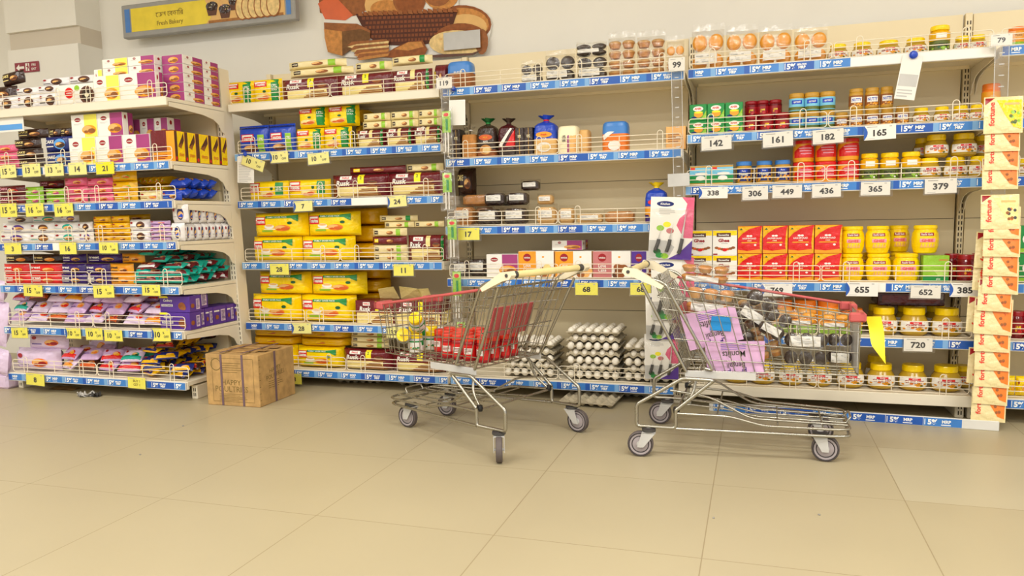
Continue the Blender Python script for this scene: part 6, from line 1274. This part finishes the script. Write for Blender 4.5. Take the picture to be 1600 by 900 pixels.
tag(obj('blank_card', G().box(A[0], B[0], YS - .034, YS - .031, A[1] + .0, B[1], 'lgrey').mesh('blank_card', (A[0], YS, A[1])), None, (A[0], YS, A[1])), 'blank grey card stuck over the bread basket picture', 'card')
# ------------------------------------------------------------------ card and stand at the far left
A = onY(0, 205, -.5); B = onY(24, 180, -.5)
g = G().box(-.25, B.x - A.x, 0, .003, 0, B.z - A.z + .01, 'paper'); g.rect(FRONT, -.2, B.x - A.x - .01, .01, .04, 'bluep_l', .0006); tag(obj('notice_card', g.mesh('notice_card'), None, (A.x, U1F + .02, A.z), (0, 0, 0)), 'white card with a blue foot at the left frame edge', 'card')
ZB = [(436, 470, .13), (470, 540, .18), (545, 585, .12)]
BAGW = pouch('paper_bag', 'bag', .3, .24, .1, 'tb', 'lilac_l', lambda g, S, w, h: (g.poly(S, [(w * .1, h * .2), (w * .3, h * .5), (w * .1, h * .6), (-w * .05, h * .4)], 'purple', .001), g.text(S, 'mart', w * .34, h * .5, h * .12, 'print_dark', .0014, rot=1.5, maxw=h * .5)), seed=70)
for i, (a, c, _) in enumerate(ZB):
    Z0 = onY(10, c, U1F).z; h = onY(10, a, U1F).z - Z0
    spawn(BAGW, (U1L - .20, U1F + .02 - .01 * i, Z0 + .004), f'white and purple bag at the left frame edge, {("top","middle","lowest")[i]} of three', 'bags at the left edge', (-.1, .1, -.2), (1, 1, h / .24))
A = onZ(0, 604, 0); B = onZ(34, 604, 0)
g = G().box(-.4, 0, 0, .35, 0, .085, 'lilac_l', .012); tag(obj('white_crate', g.mesh('white_crate'), None, (B.x - .01, U1F + .02, 0)), 'pale crate on the floor at the left frame edge', 'crate')
# ------------------------------------------------------------------ carton and litter on the floor
A, B, C_ = onZ(325, 632, 0), onZ(407, 637, 0), onZ(460, 615, 0); w = B.x - A.x; d = C_.y - B.y; h = onY(407, 556, B.y).z
o = empty('cardboard_box', ((A.x + B.x) / 2, (A.y + B.y) / 2, 0), (0, 0, .008)); tag(o, 'brown cardboard box tied with grey straps on the floor', 'box')
g = rbox(w, h, d, 'carton', .003); S = FRONT
g.text(S, 'HAPPY', -w * .02, h * .46, h * .10, 'carton_ink', .0006, maxw=w * .42, bold=.0); g.text(S, 'POULTRIES', -w * .02, h * .33, h * .11, 'carton_ink', .0006, maxw=w * .62, bold=.0); g.lines(S, -w * .26, w * .3, h * .1, h * .25, 5, 'carton_ink', .0006, fill=.3); g.lines(S, -w * .2, w * .26, h * .64, h * .86, 5, 'carton_ink', .0006, fill=.22)
for a, c in ((-w * .38, -w * .375), (w * .40, w * .405)): g.rect(S, a, c, h * .08, h * .92, 'carton_ink', .0006)
for a in (h * .08, h * .92): g.rect(S, -w * .38, w * .4, a, a + .002, 'carton_ink', .0006)
for i in range(20): t0, t1 = 2 * math.pi * i / 20, 2 * math.pi * (i + 1) / 20; q = lambda t, r: (-w * .3 + r * math.cos(t), h * .8 + r * math.sin(t)); g.poly(S, [q(t0, .032), q(t1, .032), q(t1, .028), q(t0, .028)], 'carton_ink', .0006)
R_ = side_r(w / 2); g.text(R_, 'HAPPY', d * .45, h * .66, h * .09, 'carton_ink', .0006, maxw=d * .36, bold=0, rot=.1); g.text(R_, 'POULTRIES', d * .45, h * .54, h * .09, 'carton_ink', .0006, maxw=d * .5, bold=0, rot=.1); g.lines(R_, d * .25, d * .68, h * .3, h * .46, 4, 'carton_ink', .0006, fill=.25)
for i in range(7): g.rect(R_, .004, .016, h * (.12 + .13 * i), h * (.12 + .13 * i) + .003, 'carton_ink', .0007)
T_ = top_s(h); g.rect(T_, -w * .5, w * .5, d * .49, d * .51, 'carton_d', .0006); obj('carton', g.mesh('carton'), o)
fl = G()
for i, (y, a_) in enumerate(((d * .22, .12), (d * .55, -.10))): fl.box(-w * .46, w * .3, y, y + d * .24, h + .002, h + .005, 'carton').box(-w * .3, w * .44, y + .02, y + d * .2, h + .0055, h + .008, 'carton_d')
obj('top_flaps', fl.mesh('top_flaps'), o)
for x in (-w * .2, w * .2):
    obj('strap', G().box(x - .006, x + .006, -.0016, .0002, .002, h, 'strap').box(x - .006, x + .006, -.0016, d, h + .0085, h + .010, 'strap').mesh('strap'), o)
obj('strap', G().box(w / 2 - .0002, w / 2 + .0016, d * .42, d * .47, .002, h, 'strap').mesh('strap'), o)
A = onZ(140, 619, 0); q = random.Random(2); g = G()
def cr(u, v, o=0): return (u * .14, v * .05 + .01 * math.sin(u * 9), .014 + .008 * math.sin(u * 21 + v * 3) + .006 * math.cos(v * 13 + u * 17))
g.grid(cr, -.5, .5, -.5, .5, 16, 8, lambda a, c: 'silver' if a < .62 else 'dgrey'); g.grid(lambda u, v, o=0: (cr(u, v)[0], cr(u, v)[1], max(.0008, cr(u, v)[2] - .011 - .004 * math.sin(u * 8))), -.5, .5, -.5, .5, 16, 8, lambda a, c: 'silver' if a < .62 else 'dgrey', flip=True)
tag(obj('wrapper', g.mesh('wrapper'), None, (A.x, A.y, 0), (0, 0, .12)), 'crumpled silver and black wrapper on the floor', 'litter')
A = onZ(60, 612, 0); tag(obj('brown_paper', G().grid(lambda u, v, o=0: (u, v, .006 + .004 * math.sin(u * 60) * math.cos(v * 50)), 0, .18, 0, .08, 12, 6, 'carton_d').grid(lambda u, v, o=0: (u, v, .001), 0, .18, 0, .08, 2, 2, 'carton_d', flip=True).mesh('brown_paper'), None, (A.x, A.y + .06, 0)), 'scrap of brown paper on the floor under the left bay', 'litter')
for px, py in ((219, 711), (286, 666), (1115, 810), (1280, 805)):
    A = onZ(px, py, 0); tag(obj('crumb', G().box(-.004, .004, -.003, .003, 0, .004, 'grey', .001).mesh('crumb'), None, (A.x, A.y, 0), (0, 0, px * .1)), 'tiny crumb on the bare floor in front of the shelves', 'litter', 'floor crumbs')
# ------------------------------------------------------------------ shopping carts
def arc(p0, pc, p1, n=4):
    a, c, b_ = Vector(p0), Vector(pc), Vector(p1); return [tuple(a * (1 - t) ** 2 + c * 2 * t * (1 - t) + b_ * t * t) for t in (i / n for i in range(n + 1))]
def fillet(pts, r):
    out = [pts[0]]
    for i in range(1, len(pts) - 1):
        a, c, b_ = Vector(pts[i - 1]), Vector(pts[i]), Vector(pts[i + 1]); u, v = (a - c), (b_ - c); rr_ = min(r, u.length * .45, v.length * .45)
        out += arc(tuple(c + u.normalized() * rr_), tuple(c), tuple(c + v.normalized() * rr_), 4)
    return out + [pts[-1]]
# basket corners in the cart's own frame: x forward, y to the left, z up
RT = lambda s: (.045, s * .248, .668)      # rear top
FT = lambda s: (.775, s * .185, .560)      # front top
RB = lambda s: (.165, s * .205, .338)      # rear bottom
FB = lambda s: (.775, s * .150, .336)      # front bottom
def lerp(a, b_, t): return tuple(x + (y - x) * t for x, y in zip(a, b_))
def cart_meshes():
    M_ = {}
    W_, Wt = .0022, .0042
    def side_panel(s):
        g = G(); nv = 17
        for f in (.0, .13, .27, .62, .86, 1.0): g.rod(lerp(RT(s), RB(s), f), lerp(FT(s), FB(s), f), .003 if f in (0, 1.0) else W_, 'chrome')
        for i in range(1, nv): t = i / nv; g.rod(lerp(RT(s), FT(s), t), lerp(RB(s), FB(s), t), W_ * .9, 'chrome')
        return g.mesh('basket_side')
    M_['side'] = (side_panel(-1), side_panel(1))
    g = G()
    for f in (0, .25, .5, .75, 1): g.rod(lerp(FT(-1), FB(-1), f), lerp(FT(1), FB(1), f), W_, 'chrome')
    for i in range(9): t = i / 8; g.rod(lerp(FT(-1), FT(1), t), lerp(FB(-1), FB(1), t), W_, 'chrome')
    M_['front'] = g.mesh('basket_front')
    g = G()
    for i in range(13): t = i / 12; g.rod(lerp(RB(-1), FB(-1), t), lerp(RB(1), FB(1), t), W_, 'chrome')
    for i in range(7): t = i / 6; g.rod(lerp(RB(-1), RB(1), t), lerp(FB(-1), FB(1), t), W_ * 1.2, 'chrome')
    M_['floor'] = g.mesh('basket_floor')
    g = G()
    for f in (0, .12, .55, 1): g.rod(lerp(RT(-1), RB(-1), f), lerp(RT(1), RB(1), f), .003, 'chrome')
    for i in range(13): t = i / 12; a = lerp(RT(-1), RT(1), t); b2_ = lerp(RB(-1), RB(1), t); g.rod((a[0], a[1], a[2] + .03), b2_, W_, 'chrome')
    M_['gate'] = g.mesh('rear_gate')
    # folded child seat: a second wire leaf with a red plate
    g = G()
    for i in range(8):
        y = -.17 + .34 * i / 7; g.tube([(.075, y, .66), (.10, y, .62), (.185, y * .9, .40)], W_, 'chrome', 5)
    g.rod((.075, -.18, .66), (.075, .18, .66), .003, 'chrome'); g.rod((.185, -.155, .40), (.185, .155, .40), .003, 'chrome')
    M_['seat'] = g.mesh('child_seat')
    g = G(); pl = []
    for s in (-1, 1):
        for x, z in ((.128, .575), (.172, .45)): pl.append((x, s * .004, z)); pl.append((x, s * .125, z))
    for s in (0, 4):
        a, b_, c, d = pl[s:s + 4]; q = (.004, 0, .0014); v = [a, b_, d, c]; v = v + [tuple(x + y for x, y in zip(p, q)) for p in v]
        g.add(v, [(0, 1, 2, 3), (7, 6, 5, 4), (0, 4, 5, 1), (1, 5, 6, 2), (2, 6, 7, 3), (3, 7, 4, 0)], 'bumper')
    M_['plate'] = g.mesh('seat_plate')
    def frame(s):
        g = G()
        g.tube(fillet([(.13, s * .245, .19), (.13, s * .245, .12), (-.02, s * .245, .12), (-.02, s * .245, .205), (.155, s * .245, .316), (.27, s * .24, .312), (.13, s * .245, .19)], .014), .0072, 'chrome', 8)
        g.tube(fillet([(-.03, s * .243, .70), (.055, s * .248, .69), (.09, s * .246, .675), (.265, s * .218, .345), (.235, s * .218, .352)], .02), .0062, 'chrome', 8)       # brace with a hook
        g.tube([(.0, s * .246, .675), (.165, s * .212, .335)], .0062, 'chrome', 8)
        return g.mesh('side_frame')
    M_['frame'] = (frame(-1), frame(1))
    M_['rail'] = [G().box(.16, .42, min(q * .212, q * .206), max(q * .212, q * .206), .312, .340, 'lgrey', .001).mesh('basket_rail') for q in (-1, 1)]
    g = G()
    for s in (-1, 1):
        g.tube(fillet([(.13, s * .245, .118), (.70, s * .16, .104), (.755, s * .145, .104), (.755, 0, .104)], .03), .0062, 'chrome', 8)
        g.tube(fillet([(.13, s * .245, .178), (.33, s * .215, .17), (.45, s * .20, .138), (.72, s * .165, .132), (.755, s * .145, .132), (.755, 0, .132)], .03), .0052, 'chrome', 8)
        g.tube(fillet([(.10, s * .17, .25), (.25, s * .16, .23), (.40, s * .13, .145), (.75, s * .10, .134)], .04), .0045, 'chrome', 8)
    g.tube([(.13, -.245, .178), (.13, .245, .178)], .0052, 'chrome', 8); g.tube([(-.02, -.245, .165), (-.02, .245, .165)], .0052, 'chrome', 8) if False else None
    for y in (-.06, 0, .06): g.tube(fillet([(.13, y * 1.4, .178), (.30, y * 1.2, .165), (.42, y, .137), (.75, y, .133)], .04), .0035, 'chrome', 6)
    g.tube(fillet([(.75, -.05, .133), (.765, -.05, .155), (.765, .05, .155), (.75, .05, .133)], .015), .004, 'chrome', 6)
    for x, hw in ((.28, .2), (.5, .17), (.66, .15)): g.rod((x, -hw, .135 if x > .4 else .17), (x, hw, .135 if x > .4 else .17), .0035, 'chrome')
    M_['tray'] = g.mesh('lower_rack')
    M_['strut'] = []
    for s in (-1, 1): g = G(); g.tube(fillet([(.13, s * .22, .185), (.19, s * .2, .24), (.20, s * .18, .31)], .03), .006, 'chrome', 8); g.lathe([(.011, -.012, 'black'), (.013, 0, 'black'), (.011, .012, 'black')], 10, at=(.13, s * .225, .186)); M_['strut'].append(g.mesh('cross_strut'))
    M_['handle'] = G().lathe([(.0135, -.215, 'handle'), (.0135, .215, 'handle')], 14, at=(-.05, 0, .722)).mesh('x')
    g = G(); n = 14
    g.tube([(-.05, -.205, .722), (-.05, .205, .722)], .0135, 'handle', 12); g.tube([(-.05, -.232, .722), (-.05, -.2, .722)], .0145, 'dgrey', 12); g.tube([(-.05, .2, .722), (-.05, .232, .722)], .0145, 'dgrey', 12); M_['handle'] = g.mesh('handle_bar')
    def arm(s):
        g = G(); pr = [(-.066, .738), (-.074, .722), (-.062, .706), (-.03, .700), (.075, .655), (.085, .668), (-.02, .732)]; y0, y1 = sorted((s * .228, s * .256)); n = len(pr)
        v = [(x, y0, z) for x, z in pr] + [(x, y1, z) for x, z in pr]; g.add(v, [tuple(range(n)), tuple(range(2 * n - 1, n - 1, -1))] + [(i, (i + 1) % n, n + (i + 1) % n, n + i)[::-1] for i in range(n)], 'arm')
        g.lathe([(.007, -.001, 'dgrey'), (.007, .001, 'dgrey')], 10, at=(-.05, s * .2572, .721), axis='y'); return g.mesh('handle_arm')
    M_['arm'] = (arm(-1), arm(1))
    def bump(s):
        a = FT(s); g = G(); ya, yb_ = sorted((s * .10, s * .198)); g.box(.735, .792, min(s * .165, s * .198), max(s * .165, s * .198), .538, .572, 'bumper', .006); g.box(.766, .793, ya, yb_, .538, .572, 'bumper', .006); return g.mesh('corner_bumper')
    M_['bump'] = (bump(-1), bump(1))
    g = G(); g.rod(lerp(RT(1), FT(1), .03), lerp(RT(1), FT(1), .97), .006, 'bumper', 8); M_['rim'] = g.mesh('rim_cover')
    # casters, wheel axis along y, contact at z = 0
    g = G(); g.lathe([(.046, -.013, 'tyre'), (.05, -.009, 'tyre'), (.05, .009, 'tyre'), (.046, .013, 'tyre')], 24, at=(0, 0, .05), axis='y', cap=False)
    for s in (-1, 1):
        for r0, r1, k, y0, y1 in ((.046, .041, 'tyre_d', .013, .0125), (.041, .034, 'hub', .0125, .0115), (.034, .030, 'tyre_d', .0115, .009), (.030, .014, 'hub', .009, .012), (.014, .0005, 'lgrey', .012, .015)):
            vs = []; n = 24
            for r, y in ((r0, y0), (r1, y1)): vs += [(r * math.cos(2 * math.pi * j / n), s * y, .05 + r * math.sin(2 * math.pi * j / n)) for j in range(n)]
            fs = [(j, (j + 1) % n, n + (j + 1) % n, n + j) for j in range(n)]; g.add(vs, fs if s < 0 else [f[::-1] for f in fs], k, True)
    M_['wheel'] = g.mesh('wheel')
    def fork(tr=.032):
        g = G()
        for s in (-1, 1):
            y = s * .019; pr = [(-.012, .04), (.012, .04), (tr + .026, .098), (tr - .026, .098)]; ya, yb_ = sorted((y, y + s * .0025)); v = [(x, ya, z) for x, z in pr] + [(x, yb_, z) for x, z in pr]
            g.add(v, [(0, 1, 2, 3), (7, 6, 5, 4), (0, 4, 5, 1), (1, 5, 6, 2), (2, 6, 7, 3), (3, 7, 4, 0)], 'lgrey')
        g.box(tr - .026, tr + .026, -.0215, .0215, .096, .1, 'lgrey'); g.lathe([(.022, .1, 'dgrey'), (.027, .103, 'dgrey'), (.027, .112, 'tyre_d'), (.012, .116, 'lgrey')], 16, at=(tr, 0, 0)); g.lathe([(.005, -.022, 'lgrey'), (.005, .022, 'lgrey')], 8, at=(0, 0, .05), axis='y')
        return g.mesh('caster_fork')
    M_['fork'] = fork(); M_['fork_f'] = fork(.02)
    return M_
CM = cart_meshes()
def make_cart(loc, rz, label, casters):
    o = empty('shopping_cart', loc, (0, 0, rz)); tag(o, label, 'shopping cart')
    for i in (0, 1):
        obj('basket_side', CM['side'][i], o); obj('side_frame', CM['frame'][i], o); obj('handle_arm', CM['arm'][i], o); obj('corner_bumper', CM['bump'][i], o)['label'] = 'red plastic corner bumper'
    obj('basket_front', CM['front'], o); obj('basket_floor', CM['floor'], o); obj('rear_gate', CM['gate'], o); s = obj('child_seat', CM['seat'], o); obj('seat_plate', CM['plate'], s)
    for i in (0, 1): obj('basket_rail', CM['rail'][i], o); obj('cross_strut', CM['strut'][i], o)
    obj('lower_rack', CM['tray'], o); obj('handle_bar', CM['handle'], o)['label'] = 'cream plastic handle bar'
    obj('rim_cover', CM['rim'], o)['label'] = 'red plastic rim cover'
    for x, y, yaw, front in casters:      # x, y: where the wheel touches the floor
        c = obj('caster', CM['fork_f' if front else 'fork'], o, (x, y, 0), (0, 0, yaw)); obj('wheel', CM['wheel'], c)
    return o
def place(o, p): return o.matrix_world @ Vector(p)
# right cart: points to the right
cr_loc, cr_rz = (2.40, -.575, 0), -.012
cart_r = make_cart(cr_loc, cr_rz, 'shopping cart at right holding muffin packs and pink signs', [(-.005, -.245, .08, False), (.008, .245, -.1, False), (.672, -.135, math.pi - .05, True), (.672, .135, math.pi - .02, True)])
cl_loc, cl_rz = (1.981, -.787, 0), math.radians(157.4)
cart_l = make_cart(cl_loc, cl_rz, 'shopping cart at left holding red-lidded jars', [(0, .262, math.radians(-49), False), (0, -.262, .05, False), (.668, .125, math.pi + .1, True), (.668, -.125, math.pi + .15, True)])
def TR(loc, rz): return Matrix.Translation(loc) @ Matrix.Rotation(rz, 4, 'Z')
TRr, TRl = TR(cr_loc, cr_rz), TR(cl_loc, cl_rz)
def inl(p): return tuple(TRl @ Vector(p))
def inr(p): return tuple(TRr @ Vector(p))
# ---- load of the left cart
BZ = .341
k_ = 0
for i in range(6):
    for j in range(4):
        x = .235 + i * .0635; y = -.105 + j * .066
        if i >= 4 and j in (0, 3) : continue
        p = inl((x, y, BZ)); rw = ('first', 'second', 'third', 'fourth', 'fifth', 'sixth')[i]
        q = TRl @ Vector((x, y, BZ)); spawn(J_RED, (q.x, q.y - .03, q.z), f'red-lidded spice jar in the left cart, {rw} row from the handle', 'red jars in the left cart', (0, 0, rnd.uniform(-.4, .4)))
for i, (x, y, z, rx, rz, lb) in enumerate(((.70, .085, .036, 1.35, .4, 'jar with yellow lid lying at the very front of the left cart'), (.69, -.02, .036, 1.3, -.3, 'jar with yellow lid lying beside the frontmost one'), (.635, .095, .002, 0, 0, 'green-striped jar with yellow lid standing in the left cart'), (.62, .0, .002, 0, .3, 'small yellow-lidded jar next to the red jars'), (.635, .06, .085, .9, .2, 'yellow-lidded jar resting on top of the others, left cart'), (.735, -.11, .002, 0, .2, 'small jar standing in the front corner of the left cart'))):
    q = inl((x, y, BZ + z)); spawn(J_SMALL, (q[0], q[1] - .03, q[2]), lb, None, (rx, 0, rz), (1.08, 1.08, 1.08))
q = inl((.56, -.08, BZ)); spawn(B_PILR, (q[0], q[1], BZ + .024), 'pink and white packet flat on the floor of the left cart', None, (-1.5, 0, .3), (.7, .7, .7))
# ---- load of the right cart
for i, (x, y, z, P, s, lb, rx, ry) in enumerate((
        (.235, -.03, .19, MB_T3, (.92, .85, .95), 'clear pack of tan muffins in the rear of the right cart', 0, .1), (.21, .06, .31, MB_T3, (.95, .9, .62), 'clear pack of tan muffins topmost in the right cart', .1, .08),
        (.30, -.02, .10, MB_D3, (.9, .9, 1.0), 'clear pack of dark muffins under the tan ones', 0, 0), (.385, .0, .16, MB_B, (1, .9, 1.1), 'clear pack of dark muffins leaning in the cart middle', 0, .55), (.44, .06, .10, MB_T, (.9, .9, .9), 'clear pack of tan muffins leaning forward in the cart middle', 0, -.35),
        (.36, -.03, .02, MB_B, (1.1, .9, .9), 'clear pack of dark muffins low in the cart middle', 0, -.2), (.475, -.01, .025, MB_T, (.85, .9, .72), 'clear pack of pale muffins low, right of the dark one', 0, -.3), (.60, -.05, .0, MB_BL, (.85, 1.0, 1.15), 'clear dark muffin pack with white label at the cart front', 0, 0), (.725, .0, .0, MB_B, (.72, 1.1, 1.1), 'dark muffin pack in the front end of the right cart', 0, 0),
        (.585, .05, .152, MB_O, (.8, .8, .4), 'orange muffin pack on the labelled dark pack', 0, 0), (.705, .03, .146, MB_O, (.8, .8, .42), 'orange muffin pack at the very front of the cart', 0, 0), (.46, -.06, .12, MB_B, (.8, .8, .9), 'small dark muffin pack above the pale ones in the right cart', 0, .5))):
    q = inr((x, y - .05, BZ + z)); spawn_muffins(P, q, lb, None, (rx, ry, 0), s)
# pink cards standing upside down against the near side of the basket
def near(px, py, y=-.155): d_ = onY(px, py, cr_loc[1] + y); return d_
def card(pts, th, k, deco=None, off=0.0):
    P = [near(*p, -.185 + off) for p in pts]; c0 = sum((Vector(p) for p in P), Vector()) / 4
    g = G(); v = [tuple(p - c0) for p in P] + [tuple(p - c0 + Vector((0, th, 0))) for p in P]
    g.add(v, [(0, 1, 2, 3), (7, 6, 5, 4), (0, 4, 5, 1), (1, 5, 6, 2), (2, 6, 7, 3), (3, 7, 4, 0)], k)
    if deco:
        A_, B_, D_ = (Vector(v[3]), Vector(v[2]), Vector(v[0])); ux, uz = (B_ - A_), (D_ - A_)
        S = lambda u, w_, o=0: tuple(A_ + ux * u + uz * w_ - Vector((0, o + .0006, 0)))
        deco(g, S)
    return g, c0
def sg(t1, t2, small):
    def f(g, S):
        # printed the other way up: write in a frame turned by 180 degrees
        R_ = lambda u, v, o=0: S(1 - u, 1 - v, o)
        Q = lambda u, v, o=0: R_(u, v, o)
        for (t, cu, cv, hh, mw) in ((t1, .48, .70, .2, .62), (t2, .5, .40, .18, .52)):
            vs, fs, w_, _ = text_mesh(t, .01); k = min(hh * .55, mw / w_); g.add([R_(cu + x * k, cv + y * hh, .0006) for x, y in vs], fs, 'print_dark')
        for i in range(4): g.grid(R_, .5 - .22, .5 + .22, .10 + i * .05, .115 + i * .05, 1, 1, 'violet', .0005, False)
        for u, v in ((.3, .84), (.36, .9), (.58, .86)): g.grid(R_, u, u + .05, v, v + .03, 1, 1, 'purple_d', .001, False); g.grid(R_, u, u + .015, v - .06, v + .08, 1, 1, 'purple_d', .0011, False)
    return f
for pts, off, lb, t1, t2 in ((((1062, 492), (1148, 478), (1162, 530), (1078, 548)), .012, 'pink card printed upside down, upper of two in the right cart', 'Bengali', 'Monfits'), (((1101, 534), (1195, 533), (1194, 584), (1106, 588)), .0, 'pink card printed upside down, lower of two in the right cart', 'Bengali', 'Monfits')):
    g, c0 = card(pts, .003, 'pinkcard', sg(t1, t2, 4), off); tag(obj('pink_card', g.mesh('pink_card'), None, c0), lb, 'card')
g, c0 = card(((1112, 494), (1143, 495), (1142, 518), (1109, 516)), .001, 'bluenote', None, .006); tag(obj('blue_note', g.mesh('blue_note'), None, c0), 'bright blue paper square on the upper pink card', 'paper')
A = inr((.79, -.16, .555)); g = G()
g.grid(lambda u, v, o=0: (u * (1 - .15 * v) + .03 * v + .004 * math.sin(v * 5), .012 * math.sin(v * 4 + u * 20), -.17 * v * (.62 + .38 * u / .055)), 0, .055, 0, 1, 4, 10, 'flag'); g.grid(lambda u, v, o=0: (u * (1 - .15 * v) + .03 * v + .004 * math.sin(v * 5), .0012 + .012 * math.sin(v * 4 + u * 20), -.17 * v * (.62 + .38 * u / .055)), 0, .055, 0, 1, 4, 10, 'flag', flip=True)
tag(obj('yellow_flag', g.mesh('yellow_flag'), None, A), 'yellow plastic flag tied to the front corner of the right cart', 'flag')
A = inr((.79, -.02, .35)); g = G().box(-.003, 0, -.1, .08, 0, .2, 'lgrey'); tag(obj('grey_card', g.mesh('grey_card'), None, inr((.772, -.05, .345))), 'grey plastic plate inside the front end of the right cart', 'card')
